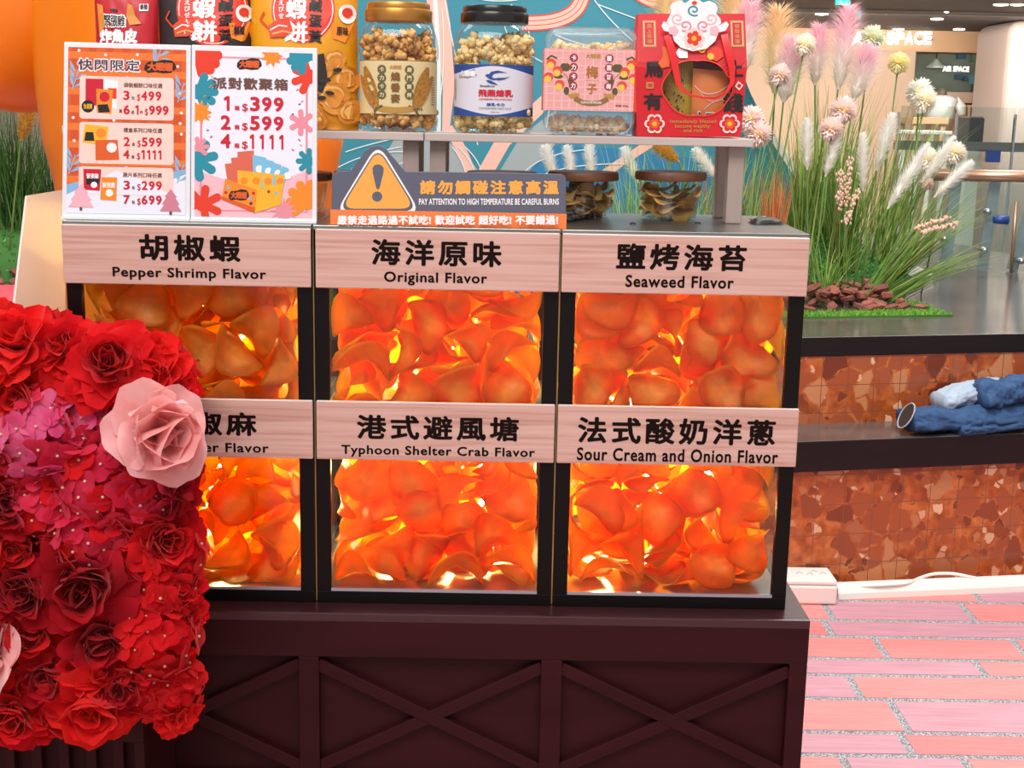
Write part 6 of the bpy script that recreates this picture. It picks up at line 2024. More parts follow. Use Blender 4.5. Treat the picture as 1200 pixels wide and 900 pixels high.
# ---------------------------------------------------------------- stone planter with a bench step
def terrazzo(name, tile, oz):
    m = bpy.data.materials.new(name)
    m.use_nodes = True
    t = NT(m)
    p = t.n['Principled BSDF']
    p.inputs['Roughness'].default_value = 0.22
    co = t.coords('Object')
    sp = t.new('ShaderNodeSeparateXYZ')
    t.l.new(co, sp.inputs[0])
    cb = t.new('ShaderNodeCombineXYZ')
    t.l.new(sp.outputs[0], cb.inputs[0])
    ad = t.new('ShaderNodeMath', operation='ADD')
    ad.inputs[1].default_value = oz
    t.l.new(sp.outputs[2], ad.inputs[0])
    t.l.new(ad.outputs[0], cb.inputs[1])
    n0 = t.new('ShaderNodeTexNoise', i_Scale=22.0, i_Detail=4.0)
    t.l.new(co, n0.inputs['Vector'])
    base = t.ramp(n0.outputs[0], [(0.3, '#863a18'), (0.5, '#ac5424'), (0.72, '#c6743c')])
    dist = t.mix(0.03, co, n0.outputs['Color'], 'ADD')
    for sc, thr, keep, c0, c1 in ((34, .05, .62, '#ae6238', '#d8ac8c'), (13, .03, .55, '#984a2a', '#bd7c52')):
        f1 = t.new('ShaderNodeTexVoronoi', i_Scale=sc)
        ed = t.new('ShaderNodeTexVoronoi', i_Scale=sc, feature='DISTANCE_TO_EDGE')
        t.l.new(dist, f1.inputs['Vector'])
        t.l.new(dist, ed.inputs['Vector'])
        wn = t.new('ShaderNodeTexWhiteNoise')
        t.l.new(f1.outputs['Color'], wn.inputs['Vector'])
        stone = t.ramp(wn.outputs['Value'], [(keep, '#6a2c18'), (keep + .15, '#a04e2a'), (keep + .28, c0), (.96, c1)])
        mask = t.ramp(ed.outputs['Distance'], [(thr, '#000000'), (thr + .05, '#ffffff')])
        pick = t.ramp(wn.outputs['Value'], [(keep - .02, '#000000'), (keep, '#ffffff')])
        base = t.mix(t.mix(1.0, mask, pick, 'MULTIPLY'), base, stone)
    br = t.new('ShaderNodeTexBrick', offset=0.0, squash=1.0)
    br.inputs['Scale'].default_value = 1.0
    br.inputs['Brick Width'].default_value = tile
    br.inputs['Row Height'].default_value = tile
    br.inputs['Mortar Size'].default_value = 0.0014
    br.inputs['Mortar Smooth'].default_value = 0.1
    t.l.new(cb.outputs[0], br.inputs['Vector'])
    col = t.mix(br.outputs['Fac'], base, '#7c4a36')
    t.l.new(col, p.inputs['Base Color'])
    bp = t.new('ShaderNodeBump', i_Strength=0.4, i_Distance=0.002)
    bp.invert = True
    t.l.new(br.outputs['Fac'], bp.inputs['Height'])
    t.l.new(bp.outputs[0], p.inputs['Normal'])
    return m


STONE = mat('polished_stone_lit', '#544c49', 0.16, vary=0.25, vscale=(3, 8, 30), spec=0.6)  # top faces: reflected light put into a paler stone colour
STONEF = mat('polished_stone_shaded', '#140d0f', 0.3, vary=0.2, vscale=(6, 6, 30), spec=0.3)  # edge faces: same stone with shade put into the colour
TH = radians(12.0)
PO = Vector((1.0, 2.40, 0))


def PL(u, n, z):
    return Vector((PO.x + u * cos(TH) - n * sin(TH), PO.y + u * sin(TH) + n * cos(TH), z))


def UN(p):
    d = p - PO
    return d.x * cos(TH) + d.y * sin(TH), -d.x * sin(TH) + d.y * cos(TH)


pl = thing('planter_bench', 'stone planter with orange terrazzo tiles, dark bench step and dark polished cap, behind the counter', 'planter', tuple(PO))
pl.rotation_euler = (0, 0, TH)
U0, U1 = -4.6, 2.4
ZC = .79
MB(terrazzo('terrazzo_tile', .1, 0.02)).box(U0, U1, .03, .4, 0, .40).build('lower_wall', pl, local=True)
bs = MB(STONEF, STONE)
bs.box(U0, U1, 0, .4, .40, .5)
bs.mi[5] = 0
bs.mi = [0, 0, 0, 0, 0, 1]
bs.f[-1], bs.f[-1] = bs.f[-1], bs.f[-1]
bo = bs.build('bench_slab', pl, local=True, bevel=.004)
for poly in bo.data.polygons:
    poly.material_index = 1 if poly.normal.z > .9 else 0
nU = UN(onz(1000, 495, .5))[1]
MB(terrazzo('terrazzo_tile_small', .094, 0.03)).box(U0, U1, nU, nU + .4, .5, .73).build('upper_wall', pl, local=True)
nC = UN(onz(1000, 394.5, ZC))[1]
zc0 = at(1000, 417, onz(1000, 394.5, ZC).y).z
co = MB(STONEF, STONE).box(U0, U1, nC, 3.2, zc0, ZC).build('cap_slab', pl, local=True, bevel=.003)
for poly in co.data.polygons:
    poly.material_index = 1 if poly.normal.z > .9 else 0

# ---------------------------------------------------------------- turf, felt strip, moss
TURFA, TURFB = mat('turf_green', '#558a28', 0.8), mat('turf_light', '#78a636', 0.8)
SOIL = mat('turf_base', '#3d6a20', 0.9)
A = onz(1117, 370.5, ZC)
uA, nA = UN(A)


def turf(name, label, quad, dens, seed, h=.016):
    """quad: (u, n) corners anticlockwise from front left"""
    rnd = random.Random(seed)
    mb = MB(SOIL, TURFA, TURFB)
    P = [PL(u, n, 0) for u, n in quad]
    vs = [(p.x, p.y, z) for z in (ZC + .0004, ZC + .006) for p in P]
    mb.add(vs, [(3, 2, 1, 0), (4, 5, 6, 7), (0, 1, 5, 4), (1, 2, 6, 5), (2, 3, 7, 6), (3, 0, 4, 7)])
    ar = (P[1] - P[0]).length * (P[3] - P[0]).length
    for i in range(int(ar * dens)):
        a, b = rnd.random(), rnd.random()
        p = P[0].lerp(P[1], a).lerp(P[3].lerp(P[2], a), b)
        t = rnd.uniform(0, 6.28)
        w = .0022
        dx, dy = cos(t) * w, sin(t) * w
        l = rnd.uniform(.6, 1.2) * h
        mb.cur = 1 + (rnd.random() < .45)
        ox, oy = rnd.uniform(-.7, .7) * l, rnd.uniform(-.7, .7) * l
        mb.add([(p.x - dx, p.y - dy, ZC + .005), (p.x + dx, p.y + dy, ZC + .005), (p.x + ox, p.y + oy, ZC + .005 + l)], [(0, 1, 2)])
    o = mb.build(name)
    tag(o, label, 'artificial turf', None, 'stuff')


uL = UN(onz(-30, 375, ZC))[0]
nb = UN(onz(1000, 366.5, ZC))[1]
turf('turf', 'bright green turf edging along the front and right end of the bark bed', [(uA - 1.3, nA), (uA, nA), (uA, nb + .005), (uA - 1.3, nb + .005)], 30000, 1, .011)
turf('turf', 'narrow bright green turf edging at the right end of the bark bed', [(uA - .035, nb + .02), (uA, nb + .02), (uA - .03, nb + .75), (uA - .075, nb + .75)], 26000, 2, .02)
nL0 = UN(onz(20, 390, ZC))[1] - .1
nL1 = UN(onz(20, 357, ZC))[1]
turf('turf', 'green turf behind the pale menu board and seen through the left warmer', [(uL - .1, nL0), (uA - 1.3, nL0 + .05), (uA - 1.3, nL1), (uL - .1, nL1)], 9000, 3, .02)
FELT = mat('red_felt', '#d8505c', 0.9, vary=0.08, vscale=(30, 30, 30))
nL2 = UN(onz(20, 336, ZC))[1]
p = [PL(u, n, 0) for u, n in ((uL - .1, nL1 + .004), (uA - 1.75, nL1 + .004), (uA - 1.75, nL2), (uL - .1, nL2))]
mb = MB(FELT)
mb.add([(q.x, q.y, z) for z in (ZC + .0004, ZC + .008) for q in p], [(3, 2, 1, 0), (4, 5, 6, 7), (0, 1, 5, 4), (1, 2, 6, 5), (2, 3, 7, 6), (3, 0, 4, 7)])
lone(mb.build('felt_strip'), 'coral red felt strip between the green turf and the left bark bed', 'felt strip')

MOSS = [mat('moss_green', '#5c9c42', 0.9), mat('moss_light', '#82bc58', 0.9), mat('moss_dark', '#37682a', 0.9)]


def mound(name, label, c, rx, ry, h, seed, nb_=5200):
    rnd = random.Random(seed)

    def hz(x, y):
        q = 1 - (x / rx) ** 2 - (y / ry) ** 2
        q = max(0, q) ** .6
        return h * q * (1 + .16 * noise.noise(Vector((x * 9, y * 9, seed)))) + .018 * q * noise.noise(Vector((x * 30, y * 30, seed)))
    mb = MB(*MOSS)
    N, R = 40, 14
    vs = [(c.x, c.y, ZC + .001 + hz(0, 0))]
    for r in range(1, R + 1):
        for i in range(N):
            a = 2 * PI * i / N
            x, y = rx * r / R * cos(a), ry * r / R * sin(a)
            vs.append((c.x + x, c.y + y, ZC + .001 + hz(x, y)))
    fs = [(0, 1 + i, 1 + (i + 1) % N) for i in range(N)]
    for r in range(R - 1):
        fs += [(1 + r * N + i, 1 + (r + 1) * N + i, 1 + (r + 1) * N + (i + 1) % N, 1 + r * N + (i + 1) % N) for i in range(N)]
    mb.cur = 2
    mb.add(vs, fs)
    for i in range(nb_):
        a, r = rnd.uniform(0, 6.28), sqrt(rnd.random()) * .98
        x, y = rx * r * cos(a), ry * r * sin(a)
        p = Vector((c.x + x, c.y + y, ZC + hz(x, y)))
        t = rnd.uniform(0, 6.28)
        l = rnd.uniform(.008, .02)
        mb.cur = rnd.choice([0, 0, 1, 1, 2])
        d = Vector((rnd.gauss(x / rx, .8), rnd.gauss(y / ry - .3, .8), 1.2)).normalized() * l
        s = Vector((cos(t), sin(t), 0)) * .0045
        mb.add([p - s, p + s, p + d + s * .4], [(0, 1, 2)])
    o = mb.build(name)
    tag(o, label, 'moss', None, 'stuff')


cM = at(985, 300, 3.85)
mound('moss', 'green moss mound under the tall grasses, right of the counter', Vector((cM.x - .16, 3.95, 0)), .42, .30, .21, 3)
cL = at(5, 265, 3.9)
mound('moss', 'green moss mound under the grass at the left edge', Vector((cL.x - .1, 4.0, 0)), .55, .4, .24, 5, 3800)

# ---------------------------------------------------------------- bark chips
BARK = [mat('bark_red_brown', '#8a4c3e', 0.75, vary=0.25, vscale=(40, 40, 90), bump=0.6), mat('bark_brown', '#744034', 0.8, vary=0.25, vscale=(40, 40, 90), bump=0.6)]
BKME = []
for sd in range(6):
    rnd = random.Random(sd + 40)
    mb = MB(BARK[sd % 2])
    n = 9
    a, b, h = rnd.uniform(.030, .042), rnd.uniform(.017, .026), rnd.uniform(.008, .013)
    ring = [(rnd.uniform(.8, 1.15) * a * cos(2 * PI * i / n), rnd.uniform(.8, 1.15) * b * sin(2 * PI * i / n)) for i in range(n)]
    vs = [(x * .72, y * .7, h + rnd.uniform(-.002, .002)) for x, y in ring] + [(x, y, h * .35 + rnd.uniform(-.003, .003)) for x, y in ring] + [(x * .8, y * .8, -h) for x, y in ring]
    fs = [tuple(range(n)), tuple(range(3 * n - 1, 2 * n - 1, -1))]
    for k in range(2):
        fs += [(k * n + i, (k + 1) * n + i, (k + 1) * n + (i + 1) % n, k * n + (i + 1) % n) for i in range(n)]
    o = mb.add(vs, fs).build('bark', bevel=0)
    BKME.append(o.data)
    bpy.data.objects.remove(o)


def bark(quad, n, label, group, seed, hmax):
    rnd = random.Random(seed)
    put = []
    t = 0
    while len(put) < n and t < n * 60:
        t += 1
        a, b = rnd.random(), rnd.random()
        p = quad[0].lerp(quad[1], a).lerp(quad[3].lerp(quad[2], a), b)
        lvl = rnd.choice([0, 0, 1, 1, 2]) if b > .12 else 0
        if all((p - q).length > .034 or l != lvl for q, l in put):
            put.append((p, lvl))
    for p, lvl in put:
        o = bpy.data.objects.new('bark_chip', BKME[rnd.randrange(6)])
        COL.objects.link(o)
        o.location = (p.x, p.y, ZC + .013 + lvl * hmax)
        o.rotation_euler = (rnd.uniform(-.45, .45), rnd.uniform(-.45, .45), rnd.uniform(0, 6.28))
        tag(o, label, 'bark chip', group)


SB = mat('bark_bed_soil', '#4a2c22', 0.95, vary=0.3, vscale=(40, 40, 40))
qR = [PL(uA - 1.15, nb + .025, 0), PL(uA - .05, nb + .025, 0), PL(uA - .10, nb + .7, 0), PL(uA - 1.15, nb + .7, 0)]
bark(qR, 210, 'red brown bark chip in the bed in front of the moss, right of the counter', 'bark chips right of the counter', 3, .022)
nK = nL2 + .02
qL = [PL(uL - .1, nK, 0), PL(UN(onz(150, 320, ZC))[0], nK, 0), PL(UN(onz(150, 300, ZC))[0], nK + .5, 0), PL(uL - .1, nK + .5, 0)]
bark(qL, 84, 'dark brown bark chip in the bed at the left edge, behind the menu board', 'bark chips at the left edge', 4, .024)

# ---------------------------------------------------------------- mural board
MT, MB2 = mat('mural_teal', '#2a7c8e', 0.6), mat('mural_blue', '#1c6f9a', 0.6)
MG, MP, MR, MW = mat('mural_grey', '#8f9a9c', 0.6), mat('mural_blush', '#d9ab9c', 0.6), mat('mural_red', '#c8402c', 0.6), mat('mural_line', '#c4d4d4', 0.6)
MY = 4.22
zbm = ZC + .001
out = [(318, -60), (846, -60), (848, 0), (860, 60), (880, 110), (905, 160), (935, 205), (965, 240), (1000, 270), (1030, 292), (1062, 312), (1092, 329)]
pts = [(at(x, y, MY).x, at(x, y, MY).z) for x, y in out]
pts += [(pts[-1][0] + .02, zbm), (pts[0][0], zbm)]
mu = thing('mural_board', 'large teal mural board with thin white curves and blush bands, behind the snack shelf', 'board', (sum(p[0] for p in pts) / len(pts), MY, ZC))
mo = MB(MT).plate(pts, MY, MY + .05).build('board', mu)
mb = MB(MT)
S = Sheet(mb, lambda u, v, y: Vector((at(u, v, MY).x, MY - .0005 - y, at(u, v, MY).z)), 1, 1, .00015)
S.clip = (319, -58, 846, 340)
S.poly(MB2, [(600, 340), (605, 200), (640, 172), (700, 172), (846, 190), (846, 340)])
S.poly(MG, [(318, 340), (400, 172), (470, 150), (540, 172), (575, 220), (560, 340)])
S.poly(MT, [(380, 60), (470, 150), (440, 200), (390, 230), (330, 200)])
S.poly(MG, [(586, 200), (610, 160), (652, 128), (655, 165), (630, 190), (606, 215)])
S.line(MP, [(505, -30), (518, 30), (526, 100), (522, 160)], [26, 20, 14, 8])
S.line(MW, bez((508, -20), (516, 60), (514, 160)), 5)
S.line(MP, [(700, 70), (640, 118), (590, 165), (570, 200), (565, 250)], [10, 16, 18, 18, 16])
S.line(MP, bez((525, 150), (545, 175), (560, 230)), 12)
S.line(MP, bez((846, 130), (780, 150), (700, 210)), 10)
for c0, c1, c2 in (((682, -20), (690, 30), (612, 27)), ((735, -30), (745, 8), (800, 0))):
    S.line(MR, bez(c0, c1, c2, 20), 19)
    S.line(MP, bez(c0, c1, c2, 20), 15)
    S.line(MR, bez(c0, c1, c2, 20), 6.5)
    S.line(MP, bez(c0, c1, c2, 20), 4.5)
for a, b, c in (((520, -10), (530, 60), (560, 170)), ((545, -10), (560, 5), (606, 0)), ((600, 5), (570, 40), (640, 75)), ((650, 40), (690, 60), (760, 60)), ((690, -10), (720, 40), (800, 90)), ((700, 5), (740, 20), (846, 60)),
                ((640, 65), (650, 100), (640, 150)), ((720, 60), (760, 100), (800, 170)), ((400, 215), (420, 180), (470, 172)), ((395, 240), (425, 200), (476, 190)), ((405, 178), (440, 166), (476, 160)), ((390, 200), (430, 175), (476, 178)),
                ((530, 172), (545, 190), (548, 215)), ((537, 172), (556, 190), (560, 215)), ((545, 172), (565, 190), (568, 215)), ((612, 205), (630, 180), (690, 175)), ((618, 215), (650, 190), (740, 192)), ((518, 10), (524, 80), (512, 140))):
    S.line(MW, bez(a, b, c, 24), 1.3)
mb.build('mural_print', mo)
MWH = mat('mural_white_rim', '#ece6e2', 0.5)
rim = MB(MWH)
rp = [(x, y) for x, y in out[5:]]
vs, fs = stroke(rp, [8, 9, 10, 12, 14, 14, 14][:len(rp)])
q = [(at(x, y, MY).x, at(x, y, MY).z) for x, y in vs]
n = len(q)
rim.add([(x, MY - .004, z) for x, z in q] + [(x, MY + .052, z) for x, z in q], fs + [tuple(n + i for i in reversed(f)) for f in fs] + [(2 * i, 2 * i + 2, n + 2 * i + 2, n + 2 * i) for i in range(len(rp) - 1)] + [(2 * i + 3, 2 * i + 1, n + 2 * i + 1, n + 2 * i + 3) for i in range(len(rp) - 1)])
rim.build('white_rim', mu)

# ---------------------------------------------------------------- grasses
GRL = [mat('grass_deep', '#3f6c26', 0.6, trans=.3), mat('grass_deep_dark', '#2a4c1c', 0.6, trans=.3)]
GR = [mat('grass_green', '#6c963a', 0.6, trans=.3), mat('grass_light', '#a9c468', 0.6, trans=.3), mat('grass_dark', '#4c7630', 0.6, trans=.3), mat('grass_olive', '#8e8e48', 0.6, trans=.3)]
GO = [mat('grass_rust', '#c06a34', 0.6, trans=.3), mat('grass_tan', '#d6935a', 0.6, trans=.3)]


def blade(mb, root, d, L, w, droop, rnd, seg=6):
    d = d.normalized()
    side = d.cross(Vector((0, 0, 1)))
    if side.length < .1:
        side = Vector((cos(rnd.uniform(0, 6)), sin(rnd.uniform(0, 6)), 0))
    side.normalize()
    if abs(side.x) < .5:
        side = (side + Vector((.8, 0, 0))).normalized()
    vs = []
    p = Vector(root)
    for i in range(seg + 1):
        k = i / seg
        ww = w * (1 - k ** 2.2) * .5 + .0003
        vs += [p - side * ww, p + side * ww]
        dd = (d + Vector((0, 0, -droop * k * k * 2))).normalized()
        p = p + dd * (L / seg)
    mb.add(vs, [(2 * i, 2 * i + 1, 2 * i + 3, 2 * i + 2) for i in range(seg)])


def clump(label, px, py, Y, n, L, spread, lean, mats, seed, w=.0055, droop=.35, group=None, rootr=.035):
    rnd = random.Random(seed)
    r = at(px, py, Y)
    gz = ZC + .001
    for c_, rx_, ry_, h_ in ((Vector((cM.x - .16, 3.95, 0)), .42, .30, .21), (Vector((cL.x - .1, 4.0, 0)), .55, .4, .24)):
        q_ = 1 - ((r.x - c_.x) / rx_) ** 2 - ((r.y - c_.y) / ry_) ** 2
        if q_ > 0:
            gz = ZC + h_ * q_ ** .6 - .01
    L += max(0, r.z - gz) * .8
    r.z = gz
    mb = MB(*mats)
    for i in range(n):
        a = rnd.uniform(0, 6.28)
        q = rnd.random() ** .7 * spread
        d = Vector((cos(a) * q + lean[0], sin(a) * q * .7 + lean[1], 1))
        mb.cur = rnd.randrange(len(mats))
        root = r + Vector((rnd.gauss(0, rootr), rnd.gauss(0, rootr), 0))
        blade(mb, root, d, L * rnd.uniform(.55, 1.1), w * rnd.uniform(.6, 1.1), droop * rnd.uniform(0, 1.3), rnd)
    o = mb.build('ornamental_grass')
    return lone(o, label, 'grass plant', group)


clump('tall green grass clump rooted in the moss, nearest the white plumes', 988, 300, 3.72, 165, .52, .42, (.02, -.05), GR, 1, rootr=.022)
clump('tall olive green grass clump behind the corner of the right warmer', 938, 300, 3.78, 150, .56, .36, (-.05, 0), GR, 2, rootr=.022)
clump('grass clump leaning right over the bark toward the glass railing', 1022, 322, 3.62, 120, .50, .36, (.75, -.05), GR, 3, droop=.45, rootr=.02)
clump('low grass fan spreading right across the polished ledge', 1035, 322, 3.58, 80, .36, .4, (1.5, -.1), GR, 4, droop=.3)
clump('small light green grass tuft on the moss front', 966, 322, 3.5, 46, .2, .7, (-.05, -.1), [GR[1], GR[0]], 5, droop=.5, rootr=.012)
clump('rust orange grass fan beside the right shelf leg', 905, 285, 3.5, 150, .30, .17, (0, 0), GO, 6, w=.009, droop=.05, rootr=.01)
clump('green grass clump seen between the right shelf leg and the rust fan', 872, 290, 3.75, 120, .46, .4, (-.05, 0), GR, 7)
clump('green grass clump seen above the lid of the bowl beneath the gift box', 805, 285, 3.6, 130, .42, .45, (0, 0), [GR[0], GR[1]], 8)
clump('light green grass clump seen between the two bowls', 745, 285, 3.55, 100, .40, .35, (-.05, 0), [GR[1], GR[0]], 9)
clump('rust grass seen below the shelf beside the gift box bowl', 838, 290, 3.7, 60, .40, .3, (.05, 0), GO, 10, droop=.15)
clump('tall green grass clump at the back, under the pink plumes', 965, 280, 4.02, 150, .64, .34, (.05, 0), GR, 11)
clump('tall thin grass clump under the yellow and white pompom flowers', 1030, 290, 3.98, 110, .62, .32, (.2, 0), GR, 12)
clump('dark green dense grass clump at the left edge behind the menu board', 22, 262, 3.85, 240, .5, .5, (.05, -.05), [GRL[0], GRL[1], GR[2]], 13)
clump('dark green grass clump farther left behind the orange inflatable', -25, 255, 3.95, 200, .52, .5, (0, 0), [GRL[0], GRL[1], GR[2]], 14)
clump('fine grass beside the orange inflatable neck at left', 62, 255, 4.05, 110, .42, .45, (.0, 0), [GRL[0], GRL[1]], 15)


# ---------------------------------------------------------------- plumes
def ramp_mat(name, stops):
    m = bpy.data.materials.new(name)
    m.use_nodes = True
    t = NT(m)
    p = t.n['Principled BSDF']
    p.inputs['Roughness'].default_value = 0.85
    tc = t.new('ShaderNodeTexCoord')
    sp = t.new('ShaderNodeSeparateXYZ')
    t.l.new(tc.outputs['Generated'], sp.inputs[0])
    c = t.ramp(sp.outputs[2], stops)
    t.l.new(c, p.inputs['Base Color'])
    tr = t.new('ShaderNodeBsdfTranslucent')
    t.l.new(c, tr.inputs[0])
    mx = t.new('ShaderNodeMixShader')
    mx.inputs[0].default_value = 0.4
    t.l.new(p.outputs[0], mx.inputs[1])
    t.l.new(tr.outputs[0], mx.inputs[2])
    t.l.new(mx.outputs[0], t.n['Material Output'].inputs[0])
    return m


PLM = {
    'white': ramp_mat('plume_white', [(0, '#eeebe0'), (.4, '#f8f6f0'), (1, '#fcfbf8')]),
    'pink': ramp_mat('plume_pink', [(0, '#f6f2e6'), (.42, '#faf0ec'), (.62, '#fbe2e8'), (1, '#fbcdd8')]),
    'peach': ramp_mat('plume_peach', [(0, '#f8efc0'), (.5, '#faeac2'), (1, '#f8d8b0')]),
    'gold': ramp_mat('plume_gold', [(0, '#e8c060'), (1, '#eec05a')]),
}
STEM = mat('stem_green', '#5d7a34', 0.6)


def plume(label, tip, base, Y, kind, r, seed, n=520, root=None):
    rnd = random.Random(seed)
    a, b = at(base[0], base[1], Y), at(tip[0], tip[1], Y)
    ax = b - a
    L = ax.length
    ax.normalize()
    bend = Vector((rnd.uniform(-.03, .03), 0, 0))
    s1 = ax.cross(Vector((0, 1, 0))).normalized()
    s2 = ax.cross(s1)
    rt = root or Vector((a.x - ax.x * .25, a.y + rnd.uniform(-.05, .05), ZC + .001))
    t = thing('pampas_plume', label, 'dried plume', tuple(rt))
    mb = MB(STEM)
    mb.tube([rt, rt.lerp(a, .5) + bend, a, a.lerp(b, .5), b], [.0042, .004, .0036, .002, .0006], 7)
    mb.build('stem', t, smooth=True)
    mb = MB(PLM[kind])
    for i in range(n):
        k = rnd.random()
        p = a + ax * (L * k * .93)
        th = rnd.uniform(0, 6.28)
        o = s1 * cos(th) + s2 * sin(th)
        prof = (sin(PI * min(1, .16 + k * .84)) ** .6) if kind == 'white' else (.55 + .45 * sin(PI * k))
        hl = r * prof * rnd.uniform(.8, 1.3) * (1.9 if kind == 'white' else 1.5)
        d = (o * (.55 if kind == 'white' else .8) + ax * (1.0 if kind == 'white' else .75)).normalized()
        w = ax.cross(o) * (.0011 + .0008 * rnd.random())
        m_ = p + d * hl * .55 + Vector((0, 0, .002))
        e = p + d * hl + o * hl * .18
        mb.add([p - w * .7, p + w * .7, m_ + w, m_ - w, e], [(0, 1, 2, 3), (3, 2, 4)])
    # soft core
    mb.tube([a, a + ax * L * .2, a + ax * L * .6, a + ax * L * .9], [r * .12, r * .4, r * .36, r * .08], 8)
    mb.build('plume_head', t)


for i, (tip, base, Y, kind, r, lb) in enumerate([
    ((880, 2), (872, 85), 3.85, 'pink', .05, 'pink tipped plume just right of the gift box top'),
    ((932, 45), (918, 120), 3.8, 'pink', .055, 'broad pink tipped plume below the peach plume'),
    ((960, 28), (955, 100), 3.9, 'pink', .04, 'slender pink tipped plume left of the tallest pink plume'),
    ((996, 5), (982, 105), 3.85, 'pink', .05, 'tallest pink tipped plume, under the small teal hanging sign'),
    ((1020, 55), (1000, 118), 3.8, 'pink', .045, 'pink tipped plume leaning right, in front of the shop sign'),
    ((913, 8), (908, 110), 4.0, 'peach', .062, 'tall peach and yellow plume behind the pink plumes'),
    ((858, -12), (862, 60), 4.0, 'peach', .06, 'peach plume behind the right top corner of the gift box'),
    ((775, -15), (790, 60), 4.02, 'peach', .05, 'peach plume behind the left top of the gift box'),
    ((946, 134), (946, 200), 3.55, 'white', .021, 'short upright white plume left of the pink pompoms'),
    ((985, 145), (967, 208), 3.5, 'white', .021, 'white plume in front of the pink pompoms'),
    ((1012, 150), (1011, 225), 3.55, 'white', .021, 'upright white plume in the middle of the grass'),
    ((1048, 128), (1027, 200), 3.7, 'white', .026, 'tall white plume between the grass and the shop table'),
    ((1092, 162), (1040, 245), 3.5, 'white', .026, 'long white plume leaning right, left of two parallel ones'),
    ((1122, 156), (1080, 215), 3.55, 'white', .021, 'white plume leaning right, between its two parallel neighbours'),
    ((1143, 186), (1094, 232), 3.5, 'white', .021, 'lowest white plume leaning right over the handrail'),
    ((638, 168), (652, 215), 3.75, 'white', .024, 'white plume above the bowl lid at the warning sign end'),
    ((664, 168), (672, 215), 3.75, 'white', .021, 'white plume between shelf and bowl beneath the plum box, left one'),
    ((690, 166), (694, 215), 3.75, 'white', .022, 'white plume between shelf and bowl beneath the plum box, right one'),
    ((730, 170), (748, 215), 3.7, 'white', .022, 'white plume above the gap between the two bowls'),
    ((812, 172), (842, 212), 3.6, 'white', .022, 'white plume left of the right shelf leg'),
    ((768, 168), (796, 190), 3.65, 'gold', .024, 'golden plume above the lid of the bowl beneath the gift box'),
    ((38, 118), (24, 165), 3.7, 'gold', .026, 'pale gold plume in the dark grass at the left edge'),
]):
    plume(lb, tip, base, Y, kind, r * (1.25 if kind != 'white' else 1.2), 60 + i, 1150 if kind != 'white' else 700)

# ---------------------------------------------------------------- pompom flowers
PC = {'pink': mat('pompom_pink', '#ffeeea', 0.8, trans=.3), 'cream': mat('pompom_cream', '#fffaee', 0.8, trans=.3), 'white': mat('pompom_white', '#fafaf4', 0.8, trans=.3),
      'yellow': mat('pompom_yellow', '#fcf6c8', 0.8, trans=.3), 'green': mat('pompom_green_white', '#f2f8e6', 0.8, trans=.3)}
PCY = mat('pompom_heart', '#f0d870', 0.8)


def pompom(label, px, py, rp, Y, kind, seed, hang=False):
    rnd = random.Random(seed)
    c = at(px, py, Y)
    r = rp * (Y - CAMY) / F * 1.02
    rt = Vector((c.x + rnd.uniform(-.1, .02), c.y + .02, ZC + .001))
    t = thing('pompom_flower', label, 'flower', tuple(rt))
    MB(STEM).tube([rt, rt.lerp(c, .5) + Vector((rnd.uniform(-.03, .03), 0, 0)), c], .0034, 7).build('stem', t, smooth=True)
    mb = MB(PC[kind], PCY)
    mb.cur = 1
    mb.ball(c, r * .42)
    mb.cur = 0
    n = 380
    for i in range(n):
        z = 1 - 2 * (i + .5) / n
        a = i * 2.39996
        d = Vector((sqrt(1 - z * z) * cos(a), sqrt(1 - z * z) * sin(a), z))
        d = (d + Vector((rnd.gauss(0, .08), rnd.gauss(0, .08), rnd.gauss(0, .08)))).normalized()
        s = d.cross(Vector((.3, .2, .9))).normalized()
        up = d.cross(s)
        q = r * rnd.uniform(.85, 1.08)
        w = r * .085
        mb.add([c + d * r * .4 - s * w * .3, c + d * r * .4 + s * w * .3, c + d * q * .8 + s * w, c + d * q + up * w * .5, c + d * q * .8 - s * w], [(0, 1, 2, 4), (4, 2, 3)])
    mb.build('flower_head', t)


for i, (px, py, rp, Y, kind, lb) in enumerate([
    (943, 53, 14, 3.7, 'cream', 'cream pompom flower with yellow heart between pink plumes'), (914, 88, 14, 3.65, 'pink', 'pale pink pompom flower right of the gift box'),
    (1053, 74, 13, 3.8, 'yellow', 'yellow pompom flower on a tall stem against the shop wall'), (1078, 108, 17, 3.85, 'white', 'white pompom flower in front of the shop window'),
    (1084, 118, 15, 3.75, 'cream', 'cream yellow pompom flower overlapping the white one'), (988, 129, 17, 3.55, 'pink', 'larger pink pompom flower in the grass centre, upper of two'),
    (974, 151, 15, 3.5, 'pink', 'pink pompom flower in the grass centre, lower of two'), (880, 140, 17, 3.3, 'pink', 'pink pompom flower beside the gift box edge, upper one'),
    (888, 157, 17, 3.28, 'pink', 'pink pompom flower at the right end of the shelf'), (1087, 187, 15, 3.75, 'cream', 'cream pompom flower behind the long leaning plume'),
    (1119, 179, 14, 3.75, 'cream', 'cream yellow pompom flower above the handrail'), (1022, 44, 15, 3.95, 'green', 'greenish white pompom flower covering part of the shop sign'),
    (1086, 215, 9, 3.7, 'pink', 'small pale pink pompom low among the leaning plumes'),
]):
    pompom(lb, px, py, rp, Y, kind, 90 + i)

